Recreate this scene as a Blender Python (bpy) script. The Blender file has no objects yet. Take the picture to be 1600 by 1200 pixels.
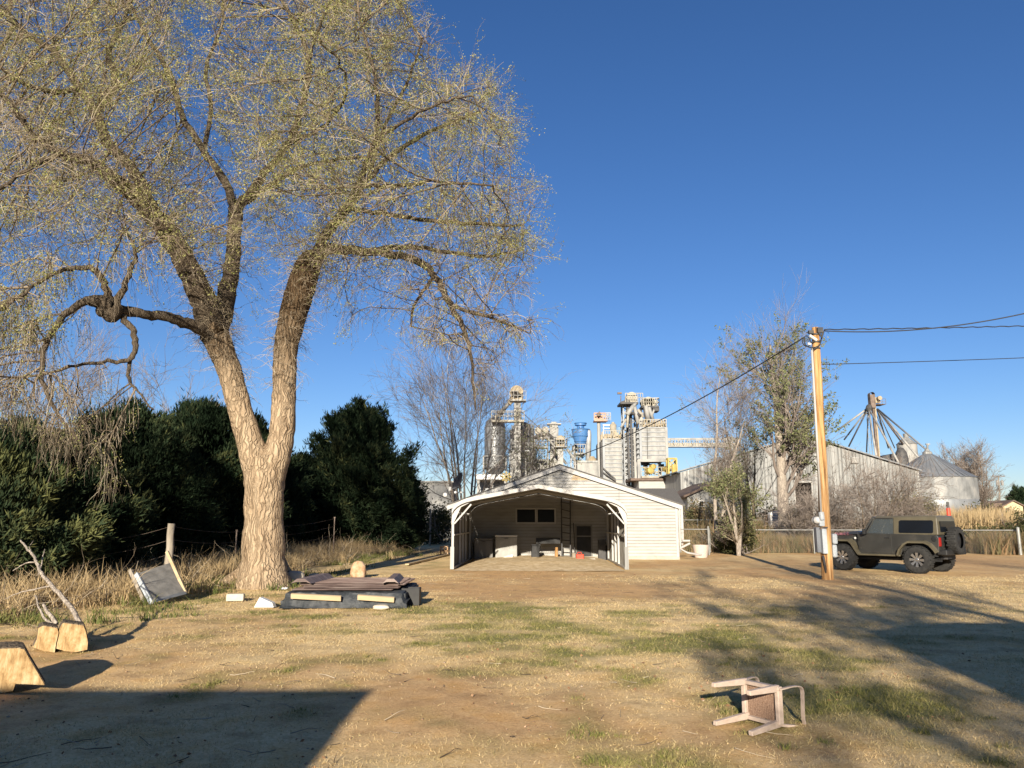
import bpy, math, random
import numpy as np
from mathutils import Vector, Matrix, kdtree

# ------------------------------------------------------------------ camera, sky, sun, exposure
S = bpy.context.scene
COL = S.collection
CAMH, PITCH, FPX = 1.6, math.radians(10.16), 1200.0
cam_d = bpy.data.cameras.new('camera'); cam = bpy.data.objects.new('camera', cam_d); COL.objects.link(cam)
cam_d.sensor_width = 36; cam_d.lens = 27.0; cam_d.clip_end = 4000; cam_d.clip_start = 0.05
cam.location = (0, 0, CAMH); cam.rotation_euler = (math.pi/2 + PITCH, 0, 0)
S.camera = cam
SUN_EL, SUN_AZ = math.radians(16.5), math.radians(8.0)      # shadows run away from the camera, 8 degrees to the right
sun_d = bpy.data.lights.new('sun', 'SUN'); sun = bpy.data.objects.new('sun', sun_d); COL.objects.link(sun)
sun_d.energy = 5.0; sun_d.angle = math.radians(0.55); sun_d.color = (1.0, 0.90, 0.74)
sd = Vector((math.sin(SUN_AZ)*math.cos(SUN_EL), math.cos(SUN_AZ)*math.cos(SUN_EL), -math.sin(SUN_EL)))
sun.rotation_euler = sd.to_track_quat('-Z', 'Y').to_euler()
sun.location = (-10, -40, 30)
W = bpy.data.worlds.new('World'); S.world = W; W.use_nodes = True
wn = W.node_tree.nodes; wl = W.node_tree.links
sky = wn.new('ShaderNodeTexSky'); sky.sky_type = 'NISHITA'; sky.sun_disc = False
sky.sun_elevation = SUN_EL; sky.sun_rotation = math.pi + SUN_AZ
sky.altitude = 1500; sky.air_density = 1.15; sky.dust_density = 0.35; sky.ozone_density = 3.2
hs = wn.new('ShaderNodeHueSaturation'); hs.inputs['Saturation'].default_value = 1.15
wl.new(sky.outputs[0], hs.inputs['Color']); gm = wn.new('ShaderNodeMixRGB'); gm.blend_type = 'MULTIPLY'; gm.inputs[0].default_value = 1; gm.inputs[2].default_value = (0.88, 0.885, 1.07, 1)      # the camera's white balance
wl.new(hs.outputs[0], gm.inputs[1]); wl.new(gm.outputs[0], wn['Background'].inputs['Color'])
wn['Background'].inputs['Strength'].default_value = 0.0545
S.view_settings.view_transform = 'Standard'; S.view_settings.look = 'None'
S.view_settings.exposure = 1.12; S.view_settings.gamma = 1.0
S.cycles.max_bounces = 6; S.cycles.diffuse_bounces = 3; S.cycles.glossy_bounces = 3; S.cycles.transparent_max_bounces = 8
S.cycles.use_denoising = True

# ------------------------------------------------------------------ pixel helpers (photo pixels, 1600 x 1200)
def ray(px, py):
    u = (px-800)/FPX; v = (600-py)/FPX
    c, s = math.cos(PITCH), math.sin(PITCH)
    return Vector((u, c - v*s, s + v*c))
def P(px, py, Y):
    d = ray(px, py); t = Y/d.y
    return Vector((d.x*t, Y, CAMH + d.z*t))
def G(px, py, z=0.0):
    d = ray(px, py); t = (z-CAMH)/d.z
    return Vector((d.x*t, d.y*t, z))

# ------------------------------------------------------------------ materials
ALB = 0.86      # one overall level for the painted and sheet surfaces
def new_mat(name):
    m = bpy.data.materials.new(name); m.use_nodes = True
    return m, m.node_tree.nodes, m.node_tree.links
def mat(name, cols, scale=4.0, detail=6.0, rough=0.8, bump=0.0, bscale=None, metal=0.0, stretch=(1, 1, 1), lo=0.35, hi=0.65, spec=0.3, dist=0.02, coat=0.0):
    m, n, l = new_mat(name)
    b = n['Principled BSDF']; b.inputs['Roughness'].default_value = rough; b.inputs['Metallic'].default_value = metal
    b.inputs['Specular IOR Level'].default_value = spec; b.inputs['Coat Weight'].default_value = coat
    cols = [tuple(c*ALB for c in q) for q in cols]
    tc = n.new('ShaderNodeTexCoord'); mp = n.new('ShaderNodeMapping'); mp.inputs['Scale'].default_value = stretch
    l.new(tc.outputs['Object'], mp.inputs[0])
    nz = n.new('ShaderNodeTexNoise'); nz.inputs['Scale'].default_value = scale; nz.inputs['Detail'].default_value = detail
    nz.inputs['Roughness'].default_value = 0.62
    l.new(mp.outputs[0], nz.inputs['Vector'])
    cr = n.new('ShaderNodeValToRGB'); l.new(nz.outputs['Fac'], cr.inputs[0])
    els = cr.color_ramp.elements
    k = len(cols)
    els[0].position = lo; els[0].color = (*cols[0], 1); els[1].position = hi; els[1].color = (*cols[-1], 1)
    for i in range(1, k-1):
        e = els.new(lo + (hi-lo)*i/(k-1)); e.color = (*cols[i], 1)
    l.new(cr.outputs[0], b.inputs['Base Color'])
    if bump:
        nb = n.new('ShaderNodeTexNoise'); nb.inputs['Scale'].default_value = bscale or scale*4; nb.inputs['Detail'].default_value = 5
        l.new(mp.outputs[0], nb.inputs['Vector'])
        bp = n.new('ShaderNodeBump'); bp.inputs['Strength'].default_value = bump; bp.inputs['Distance'].default_value = dist
        l.new(nb.outputs['Fac'], bp.inputs['Height']); l.new(bp.outputs[0], b.inputs['Normal'])
    return m
def leaf_mat(name, cols, trans=0.35, attr='rnd'):
    """Foliage and twigs: colour varies with a random number stored per leaf."""
    m, n, l = new_mat(name)
    n.remove(n['Principled BSDF'])
    at = n.new('ShaderNodeAttribute'); at.attribute_name = attr
    cr = n.new('ShaderNodeValToRGB'); l.new(at.outputs['Fac'], cr.inputs[0])
    els = cr.color_ramp.elements; k = len(cols)
    els[0].position = 0; els[0].color = (*cols[0], 1); els[1].position = 1; els[1].color = (*cols[-1], 1)
    for i in range(1, k-1):
        e = els.new(i/(k-1)); e.color = (*cols[i], 1)
    df = n.new('ShaderNodeBsdfDiffuse'); tr = n.new('ShaderNodeBsdfTranslucent'); mx = n.new('ShaderNodeMixShader')
    mx.inputs[0].default_value = trans
    l.new(cr.outputs[0], df.inputs[0]); l.new(cr.outputs[0], tr.inputs[0])
    l.new(df.outputs[0], mx.inputs[1]); l.new(tr.outputs[0], mx.inputs[2]); l.new(mx.outputs[0], n['Material Output'].inputs[0])
    return m
def bark_mat(name, c0, c1, c2, sc=1.0, bump=1.0):
    m, n, l = new_mat(name)
    b = n['Principled BSDF']; b.inputs['Roughness'].default_value = 0.95; b.inputs['Specular IOR Level'].default_value = 0.1
    tc = n.new('ShaderNodeTexCoord'); mp = n.new('ShaderNodeMapping'); mp.inputs['Scale'].default_value = (sc, sc, sc*0.13)
    nw = n.new('ShaderNodeTexNoise'); nw.inputs['Scale'].default_value = 2.2*sc; nw.inputs['Detail'].default_value = 6
    l.new(tc.outputs['Object'], nw.inputs['Vector'])
    ad = n.new('ShaderNodeMixRGB'); ad.inputs[0].default_value = 0.24
    l.new(tc.outputs['Object'], ad.inputs[1]); l.new(nw.outputs['Color'], ad.inputs[2]); l.new(ad.outputs[0], mp.inputs[0])
    v = n.new('ShaderNodeTexVoronoi'); v.feature = 'DISTANCE_TO_EDGE'; v.inputs['Scale'].default_value = 17
    l.new(mp.outputs[0], v.inputs['Vector'])
    nz = n.new('ShaderNodeTexNoise'); nz.inputs['Scale'].default_value = 12; nz.inputs['Detail'].default_value = 8; nz.inputs['Roughness'].default_value = 0.7
    l.new(mp.outputs[0], nz.inputs['Vector'])
    r1 = n.new('ShaderNodeValToRGB'); r1.color_ramp.elements[0].position = 0.0; r1.color_ramp.elements[1].position = 0.20
    r1.color_ramp.elements[0].color = (0.30, 0.28, 0.26, 1); l.new(v.outputs['Distance'], r1.inputs[0])
    cr = n.new('ShaderNodeValToRGB'); l.new(nz.outputs['Fac'], cr.inputs[0])
    cr.color_ramp.elements[0].position = 0.3; cr.color_ramp.elements[0].color = (*c0, 1)
    cr.color_ramp.elements[1].position = 0.72; cr.color_ramp.elements[1].color = (*c2, 1)
    e = cr.color_ramp.elements.new(0.5); e.color = (*c1, 1)
    mu = n.new('ShaderNodeMixRGB'); mu.blend_type = 'MULTIPLY'; mu.inputs[0].default_value = 0.34
    l.new(cr.outputs[0], mu.inputs[1]); l.new(r1.outputs[0], mu.inputs[2]); l.new(mu.outputs[0], b.inputs['Base Color'])
    mh = n.new('ShaderNodeMath'); mh.operation = 'MULTIPLY_ADD'; mh.inputs[1].default_value = 0.5
    l.new(nz.outputs['Fac'], mh.inputs[0]); l.new(r1.outputs[0], mh.inputs[2])
    bp = n.new('ShaderNodeBump'); bp.inputs['Strength'].default_value = bump; bp.inputs['Distance'].default_value = 0.05
    l.new(mh.outputs[0], bp.inputs['Height']); l.new(bp.outputs[0], b.inputs['Normal'])
    return m
def glass_mat(name, c=(0.008, 0.010, 0.014)):
    return mat(name, [c, c], rough=0.08, spec=0.25)

M = {}
M['bark'] = bark_mat('elm_bark', (0.20, 0.15, 0.10), (0.36, 0.28, 0.19), (0.50, 0.41, 0.29), 1.0, 0.9)
M['bark_dark'] = bark_mat('dark_bark', (0.08, 0.06, 0.045), (0.16, 0.125, 0.09), (0.26, 0.21, 0.15), 1.5, 0.8)
M['bark_pale'] = bark_mat('pale_bark', (0.20, 0.17, 0.14), (0.34, 0.29, 0.24), (0.46, 0.40, 0.33), 1.5, 0.6)
M['twig'] = leaf_mat('elm_twig', [(0.06, 0.045, 0.032), (0.16, 0.125, 0.088), (0.30, 0.245, 0.175), (0.46, 0.395, 0.30)], 0.0)
M['twig_grey'] = leaf_mat('grey_twig', [(0.12, 0.095, 0.08), (0.22, 0.185, 0.16), (0.32, 0.275, 0.24)], 0.0)
M['elm_leaf'] = leaf_mat('elm_leaf', [(0.13, 0.15, 0.045), (0.26, 0.27, 0.09), (0.40, 0.38, 0.16), (0.46, 0.39, 0.22)], 0.4)
M['grey_leaf'] = leaf_mat('grey_leaf', [(0.10, 0.125, 0.055), (0.18, 0.195, 0.09), (0.28, 0.275, 0.15)], 0.35)
M['juniper'] = leaf_mat('juniper_foliage', [(0.007, 0.012, 0.007), (0.015, 0.026, 0.014), (0.036, 0.05, 0.026), (0.11, 0.115, 0.045)], 0.1)
M['dry_weed'] = leaf_mat('dry_weed', [(0.26, 0.19, 0.10), (0.42, 0.31, 0.17), (0.55, 0.43, 0.26)], 0.3)
M['brush'] = leaf_mat('brush_leaf', [(0.07, 0.075, 0.03), (0.15, 0.14, 0.07), (0.26, 0.19, 0.11), (0.33, 0.20, 0.11)], 0.25)
M['siding'] = mat('white_vinyl_siding', [(0.31, 0.30, 0.28), (0.37, 0.358, 0.335), (0.40, 0.388, 0.365)], 1.2, 6, 0.6, 0.05, stretch=(1, 1, 4))
M['white_trim'] = mat('white_painted_metal', [(0.38, 0.365, 0.345), (0.45, 0.435, 0.41)], 2, 5, 0.5)
M['shingle'] = mat('grey_shingles', [(0.09, 0.085, 0.08), (0.15, 0.14, 0.13)], 20, 3, 0.9, 0.4, 60)
M['galv'] = mat('galvanised_sheet', [(0.15, 0.15, 0.145), (0.25, 0.25, 0.24), (0.35, 0.345, 0.33)], 1.3, 7, 0.55, 0.04, metal=0.2, stretch=(3, 3, 0.06))
M['galv_dark'] = mat('weathered_steel_sheet', [(0.16, 0.17, 0.18), (0.25, 0.26, 0.27)], 0.6, 7, 0.5, metal=0.3, stretch=(2, 2, 0.4))
M['bin_roof'] = mat('bin_roof_steel', [(0.22, 0.23, 0.24), (0.30, 0.31, 0.32)], 0.5, 5, 0.5, metal=0.4)
M['plant_white'] = mat('chalky_plant_steel', [(0.17, 0.17, 0.165), (0.30, 0.295, 0.28), (0.38, 0.36, 0.325)], 0.8, 8, 0.6, stretch=(1, 1, 0.5))
M['plant_tan'] = mat('dusty_tan_steel', [(0.28, 0.22, 0.135), (0.38, 0.32, 0.23)], 1.5, 5, 0.7)
M['plant_yellow'] = mat('yellow_machine_paint', [(0.36, 0.25, 0.05), (0.44, 0.34, 0.12)], 2, 5, 0.6)
M['plant_dark'] = mat('dark_machine_steel', [(0.035, 0.035, 0.04), (0.09, 0.085, 0.08)], 2, 5, 0.6)
M['plant_blue'] = mat('blue_cyclone_paint', [(0.05, 0.15, 0.36), (0.08, 0.20, 0.42)], 1, 4, 0.45)
M['rust_pink'] = mat('faded_red_oxide', [(0.40, 0.23, 0.16), (0.46, 0.32, 0.25)], 2, 5, 0.7)
M['pole'] = mat('treated_pine', [(0.10, 0.05, 0.02), (0.38, 0.20, 0.075), (0.48, 0.28, 0.12), (0.56, 0.37, 0.19)], 12, 10, 0.9, 1.0, 30, stretch=(1, 1, 0.045), lo=0.34, hi=0.64)
M['old_wood'] = mat('grey_weathered_wood', [(0.20, 0.17, 0.13), (0.36, 0.31, 0.25)], 8, 7, 0.9, 0.5, 20, stretch=(1, 1, 0.15))
M['cut_wood'] = mat('fresh_cut_wood', [(0.17, 0.095, 0.035), (0.38, 0.25, 0.115), (0.52, 0.41, 0.24)], 7, 10, 0.9, 1.0, 30, stretch=(2, 2, 0.7), lo=0.3, hi=0.66)
M['light_wood'] = mat('pale_lumber', [(0.40, 0.30, 0.17), (0.52, 0.41, 0.26)], 5, 5, 0.8, 0.2, stretch=(0.2, 1, 1))
M['wire'] = mat('black_cable', [(0.02, 0.02, 0.022), (0.03, 0.03, 0.03)], 3, 2, 0.6)
M['fence_steel'] = mat('galvanised_pipe', [(0.20, 0.20, 0.19), (0.32, 0.32, 0.30)], 3, 4, 0.5, metal=0.3)
M['meter_grey'] = mat('grey_meter_enamel', [(0.34, 0.37, 0.40), (0.42, 0.45, 0.47)], 3, 4, 0.45)
M['glass'] = glass_mat('dark_window_glass')
M['tyre'] = mat('tyre_rubber', [(0.018, 0.018, 0.018), (0.035, 0.034, 0.032)], 10, 4, 0.85)
M['chrome'] = mat('machined_alloy', [(0.55, 0.55, 0.56), (0.7, 0.7, 0.7)], 5, 3, 0.22, metal=0.9)
M['jeep_body'] = mat('olive_grey_car_paint', [(0.030, 0.030, 0.028), (0.046, 0.045, 0.041)], 2, 4, 0.35, spec=0.5, coat=1.0)
M['jeep_top'] = mat('tan_olive_hardtop', [(0.085, 0.073, 0.047), (0.115, 0.10, 0.066)], 2, 4, 0.45, spec=0.4, coat=0.2)
M['black_plastic'] = mat('black_plastic', [(0.012, 0.012, 0.013), (0.025, 0.025, 0.025)], 4, 3, 0.55)
M['red'] = mat('red_plastic', [(0.55, 0.05, 0.025), (0.65, 0.08, 0.04)], 4, 3, 0.5)
M['pink_letter'] = mat('pink_lettering', [(0.42, 0.14, 0.17), (0.5, 0.2, 0.22)], 4, 3, 0.5)
M['white'] = mat('white_enamel', [(0.56, 0.55, 0.53), (0.64, 0.63, 0.61)], 2, 4, 0.4)
M['resin'] = mat('faded_tan_resin', [(0.42, 0.33, 0.27), (0.52, 0.42, 0.35)], 14, 8, 0.65)
M['resin_weave'] = mat('woven_brown_resin', [(0.20, 0.12, 0.08), (0.36, 0.24, 0.17)], 60, 3, 0.8, 0.4, 90)
M['tarp'] = mat('black_tarpaulin', [(0.020, 0.024, 0.028), (0.06, 0.065, 0.07)], 6, 7, 0.6, 0.7, 9, dist=0.04)
M['brown_sheet'] = mat('brown_corrugated_roofing', [(0.10, 0.07, 0.062), (0.19, 0.135, 0.115), (0.27, 0.21, 0.18)], 4, 8, 0.6, stretch=(0.4, 3, 1))
M['rock_tan'] = mat('tan_sandstone', [(0.34, 0.18, 0.09), (0.46, 0.30, 0.18), (0.50, 0.38, 0.27)], 6, 7, 0.9, 0.6, 16)
M['rock_pale'] = mat('pale_limestone', [(0.50, 0.44, 0.34), (0.62, 0.57, 0.47)], 6, 7, 0.9, 0.6, 16)
M['concrete'] = mat('weathered_concrete', [(0.36, 0.32, 0.27), (0.46, 0.42, 0.36)], 3, 8, 0.9, 0.3)
M['grey_box'] = mat('grey_painted_board', [(0.16, 0.155, 0.145), (0.22, 0.21, 0.20)], 2, 5, 0.7)
M['roof_brown'] = mat('brown_shingles', [(0.12, 0.085, 0.07), (0.18, 0.13, 0.10)], 8, 4, 0.9, 0.3)
M['stucco'] = mat('cream_stucco', [(0.46, 0.37, 0.22), (0.52, 0.43, 0.28)], 2, 4, 0.8)
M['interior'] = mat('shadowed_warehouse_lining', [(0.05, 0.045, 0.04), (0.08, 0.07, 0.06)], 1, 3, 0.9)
M['wicker'] = mat('pale_woven_tub', [(0.48, 0.38, 0.32), (0.62, 0.53, 0.46)], 30, 3, 0.8, 0.4, 60)

# ------------------------------------------------------------------ objects
def setp(o, label=None, cat=None, group=None, kind=None):
    if label: o['label'] = label
    if cat: o['category'] = cat
    if group: o['group'] = group
    if kind: o['kind'] = kind
    return o
def thing(name, label, cat, loc=(0, 0, 0), rotz=0.0, group=None):
    o = bpy.data.objects.new(name, None); COL.objects.link(o)
    o.empty_display_size = 0.3; o.location = loc; o.rotation_euler = (0, 0, rotz)
    return setp(o, label, cat, group)
def copy_tree(o, parent=None):
    c = o.copy(); COL.objects.link(c)
    if parent is not None: c.parent = parent
    for ch in list(o.children): copy_tree(ch, c)
    return c
def root_of(o):
    while o.parent: o = o.parent
    return o
class MB:
    """Collects shapes; build() links them as one mesh object. MB(T) takes world points and stores them relative to T."""
    def __init__(s, off=None):
        s.v = []; s.f = []; s.off = Vector(off.location) if off is not None and hasattr(off, 'location') else (Vector(off) if off is not None else Vector((0, 0, 0)))
    def add(s, vs, fs):
        b = len(s.v); s.v += [Vector(p) for p in vs]; s.f += [tuple(b+i for i in f) for f in fs]; return s
    def box(s, c, d, rz=0.0, R=None):
        c = Vector(c); h = Vector(d)/2
        R = R or Matrix.Rotation(rz, 3, 'Z')
        vs = [c + R @ Vector((sx*h.x, sy*h.y, sz*h.z)) for sx in (-1, 1) for sy in (-1, 1) for sz in (-1, 1)]
        return s.add(vs, [(0, 1, 3, 2), (4, 6, 7, 5), (0, 4, 5, 1), (2, 3, 7, 6), (0, 2, 6, 4), (1, 5, 7, 3)])
    def box2(s, a, b):
        a = Vector(a); b = Vector(b)
        return s.box((a+b)/2, (abs(b.x-a.x), abs(b.y-a.y), abs(b.z-a.z)))
    def bar(s, a, b, w, d=None, up=None):
        a = Vector(a); b = Vector(b); d = d or w
        t = (b-a).normalized(); up = Vector(up) if up is not None else Vector((0, 0, 1))
        if abs(t.dot(up)) > 0.98: up = Vector((0, 1, 0))
        x = t.cross(up).normalized(); y = x.cross(t).normalized()
        vs = [p + x*(sx*w/2) + y*(sy*d/2) for p in (a, b) for sx, sy in ((-1, -1), (1, -1), (1, 1), (-1, 1))]
        return s.add(vs, [(3, 2, 1, 0), (4, 5, 6, 7), (0, 1, 5, 4), (1, 2, 6, 5), (2, 3, 7, 6), (3, 0, 4, 7)])
    def tube(s, pts, rad, n=8, cap=True, jit=0.0, rng=None):
        pts = [Vector(p) for p in pts]; k = len(pts)
        if isinstance(rad, (int, float)): rad = [rad]*k
        b = len(s.v); px = None
        for i in range(k):
            t = (pts[min(i+1, k-1)] - pts[max(i-1, 0)]).normalized()
            if px is None:
                ref = Vector((0, 0, 1)) if abs(t.z) < 0.9 else Vector((1, 0, 0))
                px = t.cross(ref).normalized()
            else:
                px = (px - t*px.dot(t)).normalized()
            py = t.cross(px)
            for j in range(n):
                a = 2*math.pi*j/n
                r = rad[i]*(1 + (jit*(rng.random()-0.5) if rng else 0))
                s.v.append(pts[i] + px*(math.cos(a)*r) + py*(math.sin(a)*r))
        for i in range(k-1):
            for j in range(n):
                j2 = (j+1) % n
                s.f.append((b+i*n+j, b+i*n+j2, b+(i+1)*n+j2, b+(i+1)*n+j))
        if cap:
            s.f.append(tuple(b+j for j in reversed(range(n)))); s.f.append(tuple(b+(k-1)*n+j for j in range(n)))
        return s
    def lathe(s, c, prof, n=24, axis=None, a0=0.0, a1=2*math.pi):
        c = Vector(c); b = len(s.v); k = len(prof); full = abs(a1-a0-2*math.pi) < 1e-6
        R = Matrix.Identity(3) if axis is None else Vector(axis).normalized().to_track_quat('Z', 'Y').to_matrix()
        m = n if full else n+1
        for r, z in prof:
            for j in range(m):
                a = a0 + (a1-a0)*j/n
                s.v.append(c + R @ Vector((r*math.cos(a), r*math.sin(a), z)))
        for i in range(k-1):
            for j in range(n):
                j2 = (j+1) % m
                s.f.append((b+i*m+j, b+i*m+j2, b+(i+1)*m+j2, b+(i+1)*m+j))
        return s
    def prism(s, outline, ext):
        """outline: 3D points in order; ext: extrusion vector"""
        o = [Vector(p) for p in outline]; e = Vector(ext); n = len(o)
        return s.add(o + [p+e for p in o], [tuple(reversed(range(n))), tuple(range(n, 2*n))] + [(i, (i+1) % n, n+(i+1) % n, n+i) for i in range(n)])
    def pbox(s, x0, y0, x1, y1, Y, d):
        """box from its outline in the photo at forward distance Y"""
        ym = (y0+y1)/2 if y1 < 785 else y0*0.75+740*0.25; a = P(x0, ym, Y); b = P(x1, ym, Y)
        zt = P(x0, y0, Y).z; zb = P(x0, y1, Y).z
        return s.box2((a.x, Y, zb), (b.x, Y+d, zt))
    def rail(s, a, b, h=1.0, n=4, r=0.04):
        a = Vector(a); b = Vector(b); u = Vector((0, 0, 1))
        for i in range(n+1):
            p = a.lerp(b, i/n); s.bar(p, p+u*h, r)
        s.bar(a+u*h, b+u*h, r*1.2); s.bar(a+u*h*0.5, b+u*h*0.5, r)
        return s
    def build(s, name, m, parent=None, smooth=False, bevel=0.0, origin=None):
        me = bpy.data.meshes.new(name)
        off = s.off if origin is None else Vector(origin)
        me.from_pydata([tuple(p-off) for p in s.v], [], s.f); me.update()
        me.materials.append(M[m] if isinstance(m, str) else m)
        o = bpy.data.objects.new(name, me); COL.objects.link(o)
        if smooth:
            for p in me.polygons: p.use_smooth = True
            if smooth == 'auto': me.set_sharp_from_angle(angle=math.radians(35))
        if parent is not None: o.parent = parent
        elif origin is not None: o.location = origin
        if bevel:
            bm_ = o.modifiers.new('bevel', 'BEVEL'); bm_.width = bevel; bm_.segments = 2; bm_.limit_method = 'ANGLE'
        return o
def single(mb, name, m, label, cat, origin, group=None, **k):
    """a thing that is one mesh (world points in)"""
    return setp(mb.build(name, m, None, origin=origin, **k), label, cat, group)

def mesh_np(name, V, F, m, parent=None, rnd=None, off=(0, 0, 0), smooth=False, attrs=None):
    V = np.asarray(V, dtype=np.float32) - np.asarray(off, dtype=np.float32); F = np.asarray(F, dtype=np.int32)
    me = bpy.data.meshes.new(name); nf, k = F.shape
    me.vertices.add(len(V)); me.vertices.foreach_set('co', V.ravel())
    me.loops.add(nf*k); me.loops.foreach_set('vertex_index', F.ravel())
    me.polygons.add(nf); me.polygons.foreach_set('loop_start', np.arange(0, nf*k, k, dtype=np.int32))
    if smooth: me.polygons.foreach_set('use_smooth', np.ones(nf, dtype=bool))
    me.update(calc_edges=True)
    ats = dict(attrs or {})
    if rnd is not None: ats['rnd'] = rnd
    for an, av in ats.items():
        a = me.attributes.new(an, 'FLOAT', 'POINT'); a.data.foreach_set('value', np.asarray(av, dtype=np.float32))
    me.materials.append(M[m] if isinstance(m, str) else m)
    o = bpy.data.objects.new(name, me); COL.objects.link(o)
    if parent is not None: o.parent = parent
    return o

def nrm(a): return a/np.maximum(np.linalg.norm(a, axis=-1, keepdims=True), 1e-9)
def tubes_np(Pp, R, sides=3):
    """M polylines of K points -> prisms"""
    Mn, K, _ = Pp.shape
    T = nrm(np.gradient(Pp, axis=1))
    ref = np.where(np.abs(T[..., 2:3]) < 0.9, np.array([0, 0, 1.0]), np.array([1.0, 0, 0]))
    X = nrm(np.cross(T, ref)); Yv = np.cross(T, X)
    a = np.arange(sides)*2*np.pi/sides
    V = Pp[:, :, None, :] + (X[:, :, None, :]*np.cos(a)[None, None, :, None] + Yv[:, :, None, :]*np.sin(a)[None, None, :, None])*R[:, :, None, None]
    idx = np.arange(Mn*K*sides).reshape(Mn, K, sides); nx = np.roll(idx, -1, axis=2)
    F = np.stack([idx[:, :-1], nx[:, :-1], nx[:, 1:], idx[:, 1:]], axis=-1).reshape(-1, 4)
    return V.reshape(-1, 3), F
def spawn(Pp, R, n, L, ang, t0, K, up, wob, rng, rr=0.5, rmin=0.002, rend=0.4, t1=1.0):
    """n children on each parent polyline; up > 0 bends them upwards, < 0 lets them hang"""
    Mn, Kp, _ = Pp.shape
    t = (t0 + (t1-t0)*rng.random((Mn, n)))*(Kp-1); i = np.minimum(t.astype(int), Kp-2); f = t-i
    m = np.arange(Mn)[:, None]
    pos = Pp[m, i]*(1-f[..., None]) + Pp[m, i+1]*f[..., None]
    tan = nrm(Pp[m, i+1] - Pp[m, i]); rad = R[m, i]*(1-f) + R[m, i+1]*f
    rv = rng.normal(size=tan.shape); per = nrm(rv - tan*np.sum(rv*tan, -1, keepdims=True))
    a = ang*(0.6+0.8*rng.random((Mn, n, 1)))
    d = nrm(tan*np.cos(a) + per*np.sin(a)).reshape(-1, 3)
    pos = pos.reshape(-1, 3); N = len(pos)
    ln = (L[0] + (L[1]-L[0])*rng.random(N))
    st = ln/(K-1); out = np.zeros((N, K, 3)); out[:, 0] = pos
    upv = up if np.ndim(up) else np.full(N, up)
    for k in range(1, K):
        d = nrm(d + rng.normal(size=d.shape)*wob + np.array([0, 0, 1.0])*upv[:, None])
        out[:, k] = out[:, k-1] + d*st[:, None]
    r0 = np.maximum(rad.ravel()*rr, rmin)
    Rn = r0[:, None]*np.linspace(1, rend, K)[None]
    return out, np.maximum(Rn, rmin*0.6)
def leaves_np(Pp, n, size, rng, asp=0.4, t0=0.2, spread=0.02, size_var=0.5):
    """n small leaf quads scattered along each polyline"""
    Mn, K, _ = Pp.shape
    t = (t0 + (1-t0)*rng.random((Mn, n)))*(K-1); i = np.minimum(t.astype(int), K-2); f = t-i; m = np.arange(Mn)[:, None]
    pos = (Pp[m, i]*(1-f[..., None]) + Pp[m, i+1]*f[..., None]).reshape(-1, 3)
    pos = pos + rng.normal(size=pos.shape)*spread
    return quads_np(pos, size, rng, asp, size_var)
def quads_np(pos, size, rng, asp=0.4, size_var=0.5, axis=None):
    N = len(pos); a = nrm(rng.normal(size=(N, 3))) if axis is None else nrm(axis)
    b = nrm(np.cross(a, rng.normal(size=(N, 3))))
    s = (size*(1-size_var+2*size_var*rng.random(N)))[:, None]
    V = np.stack([pos, pos + a*s*0.5 + b*s*asp*0.5, pos + a*s, pos + a*s*0.5 - b*s*asp*0.5], axis=1).reshape(-1, 3)
    F = np.arange(N*4).reshape(N, 4)
    return V, F
class NB:
    """numpy batches of quads with one random number per item"""
    def __init__(s): s.V = []; s.F = []; s.R = []; s.n = 0
    def add(s, V, F, r): s.V.append(V); s.F.append(F + s.n); s.R.append(r); s.n += len(V)
    def build(s, name, m, parent=None, off=(0, 0, 0)):
        return mesh_np(name, np.concatenate(s.V), np.concatenate(s.F), m, parent, np.concatenate(s.R), off)
def rep(r, k): return np.repeat(r, k)

# smooth value noise on numpy arrays, shared by the ground sheet and the grass on it
def vnoise(x, y, seed=0):
    xi = np.floor(x).astype(np.int64); yi = np.floor(y).astype(np.int64); fx = x-xi; fy = y-yi
    fx = fx*fx*(3-2*fx); fy = fy*fy*(3-2*fy)
    def h(a, b):
        k = (a*374761393 + b*668265263 + seed*974711) & 0xffffffff
        k = ((k ^ (k >> 13))*1274126177) & 0xffffffff
        return ((k ^ (k >> 16)) & 0xffff)/65535.0
    return (h(xi, yi)*(1-fx) + h(xi+1, yi)*fx)*(1-fy) + (h(xi, yi+1)*(1-fx) + h(xi+1, yi+1)*fx)*fy
def fbm(x, y, sc, seed=0, o=4):
    v = 0; a = 0.5; t = 0
    for i in range(o):
        v = v + a*vnoise(x*sc, y*sc, seed+i*17); t += a; a *= 0.5; sc *= 2.1
    return v/t
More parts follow.
